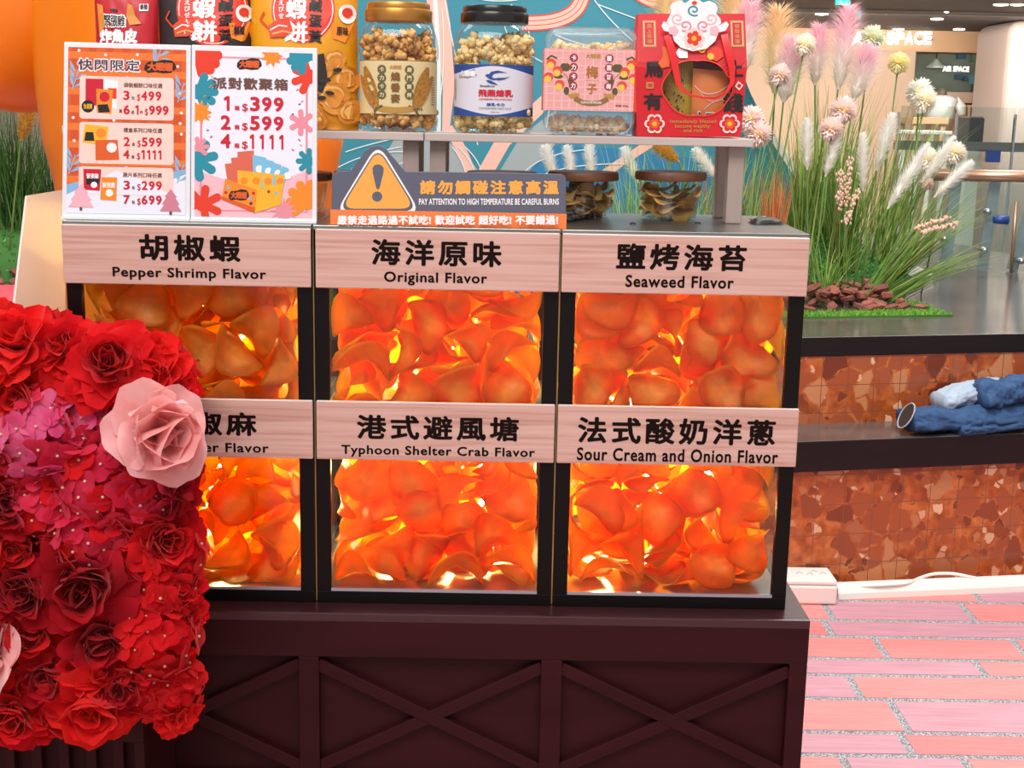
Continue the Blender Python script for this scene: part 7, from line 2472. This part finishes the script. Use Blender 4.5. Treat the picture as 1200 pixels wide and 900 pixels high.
# ---------------------------------------------------------------- tan seed spikes
SPK = mat('seed_spike', '#d2ae98', 0.8, vary=.15, vscale=(80, 80, 80))
for i, (tip, base, Y, lb) in enumerate([((998, 186), (990, 240), 3.45, 'tan seed spike upright in the grass centre, tallest'), ((986, 200), (984, 246), 3.45, 'tan seed spike left of the tallest one'),
                                        ((1006, 222), (992, 262), 3.42, 'tan seed spike low in the grass centre'), ((1122, 262), (1080, 272), 3.4, 'tan seed spike lying right over the ledge, lower'),
                                        ((1112, 255), (1072, 268), 3.42, 'tan seed spike lying right over the ledge, upper')]):
    rnd = random.Random(i)
    a, b = at(base[0], base[1], Y), at(tip[0], tip[1], Y)
    rt = Vector((at(1010, 300, Y).x, Y, ZC + .001)) if i > 2 else Vector((a.x + .02, Y, ZC + .001))
    t = thing('seed_spike', lb, 'dried spike', tuple(rt))
    MB(STEM).tube([rt, a, b], .002, 6).build('stem', t)
    mb = MB(SPK)
    for k in range(80):
        p = a.lerp(b, k / 80)
        d = Vector((rnd.gauss(0, 1), rnd.gauss(0, 1), rnd.gauss(0, .6))) * .006
        mb.ball(p + d, .0042, .004, .0065, 7, 5)
    mb.build('seed_head', t, smooth=True)

# ---------------------------------------------------------------- orange inflatable
INF = mat('orange_inflatable', '#f4800c', 0.3, vary=0.08, vscale=(3, 3, 3), trans=0.04, spec=0.5)
IY = .66
prof = []
for py, hw in ((-150, 60), (-120, 115), (-80, 150), (-30, 168), (40, 173), (110, 173), (165, 170), (215, 159), (300, 154), (395, 150)):
    p = at(228, py, IY)
    prof.append((hw * (IY - CAMY) / F * .985, p.z))
prof.append((prof[-1][0] * 1.0, .5))
prof.append((prof[-1][0] * 1.02, .05))
prof.append((prof[-1][0] * .9, .002))
cI = at(228, 150, IY)
inf = thing('orange_inflatable', 'big glossy orange inflatable with a round lobe, standing behind the price signs at upper left', 'inflatable', (cI.x, IY, 0))
mb = MB(INF)
sp = []
for i in range(len(prof) - 1):
    for k in range(4):
        t = k / 4
        sp.append((prof[i][0] + (prof[i + 1][0] - prof[i][0]) * t, prof[i][1] + (prof[i + 1][1] - prof[i][1]) * t))
sp.append(prof[-1])
mb.lathe(list(reversed(sp)), (cI.x, IY), 72)
for i, v in enumerate(mb.v):
    a = atan2(v[1] - IY, v[0] - cI.x)
    f = 1 + .012 * sin(a * 9) + .01 * noise.noise(Vector((v[0] * 6, v[1] * 6, v[2] * 6)))
    mb.v[i] = (cI.x + (v[0] - cI.x) * f, IY + (v[1] - IY) * f, v[2])
mb.build('body', inf, smooth=True)
c = at(22, 14, .74)
mb = MB(INF)
mb.ball(c, 116 * (.74 - CAMY) / F, .16, 112 * (.74 - CAMY) / F, 48, 32)
mb.v = [tuple(c + (Vector(v) - c) * (1 + .015 * noise.noise(Vector(v) * 7))) for v in mb.v]
mb.build('lobe', inf, smooth=True)

# ---------------------------------------------------------------- menu board seen from behind
CARD = mat('cream_card', '#d6b6a2', 0.65, vary=0.04, vscale=(30, 30, 4))
EDGEW = mat('card_edge', '#f2ebe4', 0.6)
EY = .04
tl, tr = at(32, 229, EY + .05), at(76, 222, EY + .09)
bl, br = at(14, 385, EY - .01), at(77, 400, EY + .04)
for p in (bl, br):
    pass
dz = CZ + .001
bl = tl + (bl - tl) * ((tl.z - dz) / (tl.z - bl.z))
br = tr + (br - tr) * ((tr.z - dz) / (tr.z - br.z))
t = thing('menu_easel', 'cream card menu board with folded prop, seen from behind at the left edge', 'menu board', tuple((bl + br) * .5))
nrm = (tr - tl).cross(bl - tl).normalized()
if nrm.y < 0:
    nrm.negate()
mb = MB(CARD, EDGEW)
off = nrm * .006
mb.add([tl, tr, br, bl, tl + off, tr + off, br + off, bl + off], [(3, 2, 1, 0), (4, 5, 6, 7)])
mb.cur = 1
mb.add([tl, tr, br, bl, tl + off, tr + off, br + off, bl + off], [(0, 1, 5, 4), (1, 2, 6, 5), (2, 3, 7, 6), (3, 0, 4, 7)])
mb.build('board', t)
f = Vector((0, -1, 0))


def bp(u, v, d):
    return tl.lerp(tr, u).lerp(bl.lerp(br, u), v) - nrm * d


mb = MB(CARD)
zb_ = [bp(.18, .985, .002), bp(.95, .985, .002), bp(.80, .42, .002), bp(.42, .46, .002)]
q = [bp(.18, .985, .002), bp(.42, .46, .002), bp(.80, .42, .002), bp(.92, .985, .075)]
th = Vector((.003, -.001, 0))
mb.add([*q, *[p + th for p in q]], [(0, 1, 2, 3), (7, 6, 5, 4), (0, 4, 5, 1), (1, 5, 6, 2), (2, 6, 7, 3), (3, 7, 4, 0)])
mb.build('prop', t)
mb = MB(CARD)
mb.add([bp(.3, .66, .003), bp(.55, .6, .004), bp(.62, .7, .02), bp(.34, .78, .012)], [(0, 1, 2, 3)])
mb.build('lock_tab', t)

# ---------------------------------------------------------------- denim on the bench
DEN = mat('denim', '#24446c', 0.85, vary=0.22, vscale=(60, 60, 60), bump=0.3)
LIN = mat('pale_lining', '#98a6b6', 0.85, vary=0.08, vscale=(30, 30, 30))
HOLE = mat('sleeve_hole_shade', '#33241e', 0.9)  # colour of a flat disc painting the shade inside the sleeve opening
HEM = mat('pale_hem', '#9a9fa8', 0.8)
ZS = .5004


def bpx(x, y, dn):
    """point on the bench scene at photo pixel x, y, dn behind the bench edge"""
    n0 = dn
    # plane n = dn of the planter frame
    d = ray(x, y)
    nn = Vector((-sin(TH), cos(TH), 0))
    k = (n0 - (CAM0 - PO).dot(nn)) / d.dot(nn)
    return CAM0 + d * k


jk = thing('denim_jacket', 'folded blue denim jacket with pale lining lying on the dark bench step', 'jacket', tuple(bpx(1130, 505, .1)))


def cloth(mb, path, ry, rz, amp, seed, n=44, m=60):
    """a slumped roll of cloth along path (points at its middle height), flattened on the bench"""
    pts = [Vector(p) for p in path]
    P = []
    for i in range(m):
        k = i / (m - 1) * (len(pts) - 1)
        j = min(int(k), len(pts) - 2)
        P.append(pts[j].lerp(pts[j + 1], k - j))
    vs = []
    for i in range(m):
        d = (P[min(i + 1, m - 1)] - P[max(i - 1, 0)]).normalized()
        s = Vector((-d.y, d.x, 0)).normalized()
        e = 1.0
        for k in range(n):
            a = 2 * PI * k / n
            f = noise.noise(Vector((i * .09, cos(a) * 1.6 + seed, sin(a) * 1.6))) + .75 * abs(noise.noise(Vector((i * .16 + cos(a), cos(a) * 5, sin(a) * 5 + seed)))) + .35 * noise.noise(Vector((i * .35, cos(a) * 9, sin(a) * 9 + seed)))
            q = P[i] + s * cos(a) * ry * (1 + amp * f) * e + Vector((0, 0, sin(a) * rz * (1 + amp * f) * e))
            q.z = max(q.z, ZS)
            vs.append(q)
    fs = [(i * n + k, (i + 1) * n + k, (i + 1) * n + (k + 1) % n, i * n + (k + 1) % n) for i in range(m - 1) for k in range(n)]
    fs.append(tuple(range(n)))
    fs.append(tuple(range((m - 1) * n + n - 1, (m - 1) * n - 1, -1)))
    mb.add(vs, fs)


mb = MB(DEN)
cloth(mb, [bpx(1062, 492, .06), bpx(1110, 492, .065), bpx(1160, 488, .07), bpx(1230, 480, .08)], .06, .036, .3, 1)
mb.build('sleeve', jk, smooth=True)
mb = MB(DEN)
cloth(mb, [bpx(1120, 502, .03), bpx(1160, 498, .04), bpx(1235, 490, .05)], .045, .022, .3, 4)
mb.build('body_panel', jk, smooth=True)
mb = MB(DEN)
cloth(mb, [bpx(1142, 464, .1), bpx(1170, 460, .1), bpx(1200, 456, .1), bpx(1240, 452, .1)], .07, .045, .42, 7)
mb.build('upper_fold', jk, smooth=True)
mb = MB(LIN)
cloth(mb, [bpx(1100, 472, .13), bpx(1122, 464, .135), bpx(1150, 458, .14), bpx(1200, 452, .15)], .05, .036, .25, 9)
mb.build('lining', jk, smooth=True)
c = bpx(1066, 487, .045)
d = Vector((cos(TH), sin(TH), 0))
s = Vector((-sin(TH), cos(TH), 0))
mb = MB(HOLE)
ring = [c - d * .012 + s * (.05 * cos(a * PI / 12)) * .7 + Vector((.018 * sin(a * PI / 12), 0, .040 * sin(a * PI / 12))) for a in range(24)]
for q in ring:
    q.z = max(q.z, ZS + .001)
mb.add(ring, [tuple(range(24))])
mb.build('sleeve_shade_disc', jk)
mb = MB(HEM)
mb.tube(ring + ring[:1], .0026, 8, False)
mb.build('sleeve_hem', jk, smooth=True)

# ---------------------------------------------------------------- cable trunking, junction box and cord on the floor
WPL = mat('white_plastic', '#e6ded6', 0.4)
WPK = mat('box_white', '#e8d6d0', 0.45)
a, b = onz(983, 703, 0), onz(1290, 690, 0)
mb = MB(WPL)
d = (b - a).normalized()
s = Vector((-d.y, d.x, 0))
prof = [(-.034, 0), (-.032, .018), (-.022, .034), (-.006, .042), (.01, .042), (.026, .034), (.034, .018), (.036, 0)]
vs = [tuple(p + s * (y_ + .036) + Vector((0, 0, z_))) for p in (a, b) for y_, z_ in prof]
n = len(prof)
mb.add(vs, [(i, i + 1, n + i + 1, n + i) for i in range(n - 1)] + [tuple(range(n - 1, -1, -1)), tuple(range(n, 2 * n)), (0, n, 2 * n - 1, n - 1)])
lone(mb.build('cable_trunking', auto=radians(50)), 'long white cable trunking on the pink floor along the tiled planter', 'cable trunking')
p = onz(955, 709, 0)
t = thing('junction_box', 'white junction box on the floor at the left end of the trunking', 'junction box', tuple(p))
MB(WPK).box(p.x - .115, p.x + .068, p.y, p.y + .13, .0005, .062).build('case', t, bevel=.008, seg=3)
MB(WPL).box(p.x - .113, p.x + .066, p.y + .002, p.y + .128, .0625, .08).build('lid', t, bevel=.006, seg=3)
for k, (dx, dy) in enumerate(((-.05, .06), (-.02, .05), (.0, .075), (.025, .06))):
    MB(mat('scribble_grey', '#9a93a5', 0.6)).tube([(p.x + dx, p.y + dy, .0804), (p.x + dx + .01, p.y + dy + .02, .0806), (p.x + dx + .022, p.y + dy + .004, .0804)], .0012, 5).build('pen_mark', t)
pts = [onz(986, 688, .03), onz(1030, 686, .04), onz(1064, 684, .04), onz(1078, 677, .045), onz(1095, 672, .05), onz(1118, 672, .05), onz(1140, 677, .045), onz(1160, 680, .03), onz(1290, 676, .02)]
sm = []
for i in range(len(pts) - 1):
    for k in range(5):
        sm.append(pts[i].lerp(pts[i + 1], k / 5))
for _ in range(3):
    sm = [sm[0]] + [(sm[i - 1] + sm[i] * 2 + sm[i + 1]) / 4 for i in range(1, len(sm) - 1)] + [sm[-1]]
lone(MB(WPL).tube(sm, .0055, 8).build('white_cord', smooth=True), 'thin white cord looping over the trunking against the orange tiles', 'cord')

# ---------------------------------------------------------------- glass railing behind the planter
RAILM = mat('brushed_rail', '#b58e74', 0.25, 0.7)
CHR = mat('bright_steel', '#b8bcc2', 0.2, 0.9)
FING = glass('fin_glass', '#9fb3bd', 0.8, 0.25)
RG = glass('rail_glass', '#eef5f4', 0.9)
BLUE = mat('blue_plate', '#1f3f86', 0.35)
RY = 4.62
x0, x1 = at(1085, 205, RY).x, at(1340, 208, RY).x
zr = at(1160, 206, RY).z
t = thing('glass_railing', 'glass balustrade with round metal handrail, behind the polished ledge at right', 'railing', ((x0 + x1) / 2, RY, ZC))
MB(RAILM).tube([(x0, RY, zr), (x1, RY, zr)], .028, 20).build('handrail', t, smooth=True)
MB(RG).box(x0 + .02, x1, RY - .006, RY + .006, ZC + .003, zr - .03).build('glass_panel', t)
for px0, px1 in ((1166, 1151), (1218, 1186), (1120, 1108)):
    a, b = at(px0, 218, RY + .06), at(px1, 312, RY + .06)
    a.z, b.z = zr - .03, ZC + .004
    MB(FING).bar(a, b, .05, .016, (0, -1, 0)).build('glass_fin', t)
for px, py in ((1158, 248), (1154, 293), (1107, 280), (1197, 306)):
    c = at(px, py, RY - .02)
    MB(CHR).tube([(c.x, RY - .03, c.z), (c.x, RY + .06, c.z)], .013, 12).build('standoff', t, smooth=True)
c = at(1178, 258, RY - .05)
mb = MB(BLUE)
mb.tube([(c.x - .045, RY - .03, c.z), (c.x + .02, RY - .03, c.z)], [.018, .022], 14)
mb.build('blue_clamp', t, smooth=True)
a, b = at(1191, 236, RY - .05), at(1184, 330, RY - .05)
MB(RAILM).tube([a, (b.x, RY - .05, ZC + .003)], .008, 10).build('steel_rod', t, smooth=True)

# ---------------------------------------------------------------- shop across the hall
SY = 12.0
DARKC = mat('dark_ceiling_paint', '#2a211f', 0.6, vary=.1, vscale=(3, 3, 3))
zce = at(1060, 35, SY).z
struct(MB(DARKC).box(1.2, 10, 7.6, 14.6, zce, zce + .12).build('ceiling_shop'))
FASC = mat('fascia_peach', '#e3b48a', 0.6)
zf0, zf1 = at(1060, 60, SY).z, zce
fx0, fx1 = at(800, 48, SY).x, at(1178, 48, SY).x
fa = MB(FASC).box(fx0, fx1, SY, SY + .25, zf0, zf1 - .002).build('trim_1')
struct(fa)
SIGNW = mat('sign_white_glow', '#fffdf8', 0.4, emit=1.6)
sg = thing('shop_sign', 'white letters reading AIR SPACE on the peach shop fascia', 'sign', (at(1045, 45, SY).x, SY, zf0))
for wd, x0_, x1_ in (('AIR', 998, 1033), ('SPACE', 1038, 1092)):
    n = len(wd)
    ws = [.62 if ch == 'I' else 1 for ch in wd]
    ws = [.35 if ch == 'I' else 1 for ch in wd]
    tot = sum(ws)
    x = x0_
    for ch, w in zip(wd, ws):
        wpx = (x1_ - x0_) * w / tot
        A_, B_ = at(x, 44, SY), at(x + wpx * .93, 44, SY)
        zt, zb_ = at(x, 36.8, SY).z, at(x, 52.5, SY).z
        m_ = MB(SIGNW)
        m_.text(ch, A_.x, B_.x, zb_, zt, SY - .03, .05)
        k0 = len(m_.v)
        m_.build('letter', sg)
        x += wpx
MB(CHR).box(at(997, 50, SY).x, at(1093, 50, SY).x, SY - .02, SY - .002, at(1045, 46, SY).z, at(1045, 45, SY).z).build('mounting_bar', sg)
# piers and window wall
struct(MB(WALLC).box(fx0, at(1072, 90, SY).x, SY + .02, SY + .2, 0, zf0).build('wall_shop_left'))
wz0, wz1 = at(1120, 108, SY).z, at(1120, 62, SY).z
wx0, wx1 = at(1072, 90, SY).x, at(1170, 90, SY).x
struct(MB(WALLC).box(wx0, fx1, SY + 1.9, SY + 2.0, 0, zf0).build('wall_shop_back'))
struct(MB(WALLC).box(wx0, wx1 + .2, SY + .02, SY + .12, wz0 - .12, wz0).build('trim_2'))
WG = mat('window_lit_display', '#aaa69a', 0.2, vary=.3, vscale=(2, 2, 2))  # pale grey panel: the display's light is put into its colour
wn = thing('shop_window', 'grey shop window with white AIR SPACE lettering, above the clothes', 'window', ((wx0 + wx1) / 2, SY + .06, wz0))
MB(WG).box(wx0 + .02, wx1 - .02, SY + .3, SY + .34, wz0 + .001, wz1).build('lit_display_backing', wn)
MB(RG).box(wx0 + .02, wx1 - .02, SY + .06, SY + .07, wz0 + .001, wz1).build('pane', wn)
fm = MB(mat('window_frame_tan', '#c99a78', 0.5))
fm.box(wx1 - .02, wx1 + .03, SY + .03, SY + .1, wz0 + .001, wz1)
fm.build('frame_post', wn)
mb = MB(SIGNW)
A_, B_ = at(1105, 81, SY + .05), at(1136, 81, SY + .05)
mb.text('AIR SPACE', A_.x, B_.x, at(1120, 84, SY + .05).z, at(1120, 77.5, SY + .05).z, SY + .055, .04)
mb.build('lettering', wn)
BLS = mat('shelf_blue', '#5f79a0', 0.6)
for k, (x, y, w, h) in enumerate(((1127, 66, 10, 6), (1124, 90, 9, 5), (1133, 92, 8, 5), (1143, 68, 9, 9), (1165, 75, 8, 14))):
    A_, B_ = at(x - w / 2, y + h / 2, SY + .25), at(x + w / 2, y - h / 2, SY + .25)
    MB([BLS, BLS, BLS, mat('green_grey', '#93a58c', .6), mat('brick_tan', '#a4785c', .6)][k]).box(A_.x, B_.x, SY + .24, SY + .295, A_.z, B_.z).build('display_panel', wn)
struct(MB(WALLC).box(wx0, fx1 + .4, SY - .02, SY + .02, .003, wz0).build('wall_shop_front'))
# pendant in the window
c = at(1097, 76, SY + .15)
t = thing('pendant_lamp', 'white cone pendant lamp hanging in the shop window', 'lamp', (c.x, c.y, c.z))
LW = mat('lamp_shade_white', '#f3eee6', 0.5)
MB(LW).lathe([(.10, c.z - .03), (.095, c.z - .02), (.04, c.z + .03), (.02, c.z + .06)], (c.x, c.y), 24).build('shade', t, smooth=True)
MB(CHR).tube([(c.x, c.y, c.z + .06), (c.x, c.y, zf0 + .02)], .006, 8).build('cord', t)
c = at(1146, 95, SY + .18)
t = thing('teal_chair', 'pale teal chair back seen in the shop window', 'chair', (c.x, c.y, wz0))
TEALC = mat('teal_seat', '#7fb4bf', 0.5)
MB(TEALC).plate(rrect(c.x - .09, c.x + .09, c.z - .03, c.z + .06, .03), c.y, c.y + .02).build('backrest', t)
for dx in (-.06, .055):
    MB(CHR).box(c.x + dx, c.x + dx + .012, c.y, c.y + .02, wz0 + .001, c.z - .03).build('leg', t)
# clothes in front of the window
TEE = mat('white_cloth', '#ecebea', 0.9)
c = at(1103, 124, SY - .6)
zfl = .003
t = thing('dress_form', 'white top on a dress form in front of the shop window', 'dress form', (c.x, c.y, 0))
mb = MB(TEE)
for zz in (0,):
    mb.lathe([(.13, c.z - .12), (.125, c.z - .02), (.15, c.z + .04), (.14, c.z + .07), (.05, c.z + .10)], (c.x, c.y), 20)
mb.build('top', t, smooth=True)
mb = MB(TEE)
for sgn in (-1, 1):
    MB(TEE).tube([(c.x + sgn * .12, c.y, c.z + .06), (c.x + sgn * .19, c.y, c.z - .01), (c.x + sgn * .20, c.y, c.z - .08)], [.045, .05, .04], 10).build('sleeve', t, smooth=True)
MB(mat('form_neck', '#6b5a4e', .6)).lathe([(.05, c.z + .10), (.04, c.z + .12), (.045, c.z + .15), (.02, c.z + .17)], (c.x, c.y), 14).build('neck_cap', t, smooth=True)
MB(CHR).tube([(c.x, c.y, zfl), (c.x, c.y, c.z - .12)], .015, 8).build('pole', t)
MB(CHR).lathe([(.14, .003), (.14, .012), (.02, .02)], (c.x, c.y), 20).build('foot', t)
# clothes rail
ca, cb = at(1124, 122, SY - .5), at(1168, 122, SY - .5)
t = thing('clothes_rack', 'black clothes rail in front of the shop window', 'clothes rail', ((ca.x + cb.x) / 2, SY - .5, 0))
DK = mat('rack_black', '#1c1a1a', .5)
MB(DK).tube([(ca.x, SY - .5, ca.z), (cb.x, SY - .5, ca.z)], .012, 8).build('bar', t)
for x in (ca.x, cb.x):
    MB(DK).tube([(x, SY - .5, .003), (x, SY - .5, ca.z)], .014, 8).build('post', t)
for i, (colr, ln) in enumerate((('#c07a4a', .3), ('#d8a070', .28), ('#e8dcc6', .4), ('#efe6d6', .42), ('#d9cbb4', .4), ('#7a5a44', .45), ('#4a3a32', .5), ('#94745a', .46), ('#3a2e2a', .5))):
    x = ca.x + .02 + (cb.x - ca.x - .04) * i / 8
    m_ = mat('garment_%d' % i, colr, .9)
    mb = MB(m_)
    mb.plate([(x - .035, ca.z - .02), (x, ca.z - .003), (x + .035, ca.z - .02), (x + .045, ca.z - ln), (x - .045, ca.z - ln)], SY - .62, SY - .38)
    nm = ['rust', 'tan', 'cream', 'ivory', 'beige', 'brown', 'dark brown', 'camel', 'black'][i]
    lone(mb.build('hanging_garment', bevel=.01), nm + ' garment hanging on the black clothes rail in the shop', 'garment')
# tables
TAN = mat('table_tan', '#b98d68', .5)
for lb, px0, px1, py0, py1, yy, m_ in (('tan wooden display table in front of the dress form', 1070, 1112, 137, 146, SY - 1.5, TAN), ('white topped counter in front of the shop, behind the cream plumes', 1072, 1116, 153, 158, SY - 2.2, LW),
                                      ('black display cube beside the clothes rail', 1137, 1152, 138, 167, SY - 2.6, DK)):
    A_, B_ = at(px0, py0, yy), at(px1, py1, yy)
    t = thing('display_table' if m_ != DK else 'display_cube', lb, 'display table' if m_ != DK else 'display cube', ((A_.x + B_.x) / 2, yy + .2, 0))
    if m_ == DK:
        MB(m_).box(A_.x, B_.x, yy, yy + .3, B_.z, A_.z).build('cube', t, bevel=.01)
        MB(LW).box(A_.x + .01, B_.x - .01, yy + .01, yy + .29, .003, B_.z).build('plinth', t, bevel=.005)
        MB(STEEL).box(A_.x + .01, B_.x - .01, yy + .01, yy + .29, A_.z, A_.z + .01).build('top', t)
    else:
        MB(m_).box(A_.x, B_.x, yy, yy + .5, B_.z, A_.z).build('table_top', t, bevel=.005)
        for x in (A_.x + .02, B_.x - .06):
            for y_ in (yy + .03, yy + .43):
                MB(m_).box(x, x + .04, y_, y_ + .04, .003, B_.z).build('leg', t)
# far glass balustrade in front of the shop
fz = at(1120, 125, 9.0).z
fx_0, fx_1 = at(1055, 130, 9.0).x, at(1330, 130, 9.0).x
t = thing('far_glass_railing', 'frameless glass railing across the hall in front of the shop', 'railing', ((fx_0 + fx_1) / 2, 9.0, 0))
for i in range(4):
    a_ = fx_0 + (fx_1 - fx_0) * i / 4
    MB(RG).box(a_ + .01, a_ + (fx_1 - fx_0) / 4 - .01, 9.0, 9.012, .003, fz).build('glass_panel', t)
    MB(CHR).box(a_ - .008, a_ + .008, 9.02, 9.05, .003, fz - .05).build('post', t)
zz = at(1120, 166, 9.0).z
MB(mat('kerb_grey', '#6f6a68', .4)).box(fx_0, fx_1, 9.052, 9.12, at(1120, 177, 9.0).z, zz).build('middle_beam', t)
zz = at(1160, 178, 8.9).z
MB(BLUE).box(at(1156, 178, 8.9).x, at(1172, 178, 8.9).x, 8.88, 8.92, at(1160, 190, 8.9).z, at(1160, 176, 8.9).z).build('blue_clamp', t)
# round column at the right
COLM = mat('column_mauve', '#a8968e', .5)
cx0 = at(1174, 100, 10.4).x
struct(MB(COLM).box(cx0, cx0 + 1.3, 10.3, 11.2, .003, zce - .003).build('column_right', bevel=.1, seg=5))
# downlights and the pale track on the dark ceiling
GLOW = mat('downlight_glow', '#e8f6ff', .4, emit=9)
GLOWW = mat('downlight_warm', '#ffe2b0', .4, emit=6)
lt = [(963, 16, GLOW, 'cool downlight left end of the ceiling track'), (1040, 15, GLOW, 'cool downlight at the middle of the ceiling track'), (1107, 14.5, GLOW, 'cool downlight right end of the ceiling track'), (1098, 22, GLOWW, 'small warm downlight just below the right cool one'),
      (1053, 35 - 1, GLOW, 'cool downlight just above the shop sign'), (1124, 35 - 1, GLOW, 'cool downlight above the right end of the fascia'), (938, 34, GLOW, 'cool downlight above the pink plumes'), (1173, 5, GLOWW, 'warm downlight near the top right corner, left one'), (1193, 5, GLOWW, 'warm downlight near the top right corner, right one'), (1165, 17, GLOWW, 'square warm downlight left of the column top')]
for px, py, m_, lb in lt:
    c = onz(px, py, zce - .004)
    t = thing('downlight', lb, 'downlight', (c.x, c.y, zce))
    r = .055
    MB(m_).lathe([(r, zce - .004), (r * .9, zce - .012), (r * .3, zce - .016)], (c.x, c.y), 20).build('lens', t, smooth=True)
    MB(CHR).lathe([(r * 1.15, zce - .0005), (r * 1.15, zce - .005), (r * .98, zce - .005)], (c.x, c.y), 24, closed=False).build('rim', t)
c = onz(1040, 16.5, zce - .03)
lone(MB(mat('track_pale', '#a59a94', .5)).box(1.6, 9, c.y, c.y + .04, zce - .03, zce - .001).build('ceiling_track'), 'long pale ceiling track under the dark ceiling at the top right', 'ceiling track')
# exit signs
EXG = mat('exit_green', '#35b6ae', .5, emit=.7)
for px, py, w, h, lb in ((988, -1, 17, 13, 'bright teal hanging sign at the top edge, above the tallest pink plume'), (1006, 15, 8, 14, 'small teal hanging sign under the dark ceiling')):
    A_, B_ = at(px - w / 2, py + h / 2, 9.4), at(px + w / 2, py - h / 2, 9.4)
    if px < 1000:
        A_, B_ = at(px - w / 2, py + h / 2, 7.4), at(px + w / 2, py - h / 2, 7.4)
    t = thing('hanging_sign', lb, 'sign', ((A_.x + B_.x) / 2, A_.y, A_.z))
    zc_ = zce if px > 1000 else zce
    MB(EXG).box(A_.x, B_.x, A_.y, A_.y + .03, A_.z, min(B_.z, zce - .02)).build('panel', t)
    MB(CHR).box((A_.x + B_.x) / 2 - .005, (A_.x + B_.x) / 2 + .005, A_.y + .01, A_.y + .02, min(B_.z, zce - .02), zce + (0.0 if A_.y > 7.6 else .1)).build('hanger', t)
area('shop_lamps', (4.0, 9.7, zce - .03), (4.2, 12.6, .9), 4.5, .8, 190, (1, .93, .84))
area('hall_lamps', (4.0, 6.8, 4.6), (4.0, 8.5, 0), 4, 2, 380, (1, .96, .9))
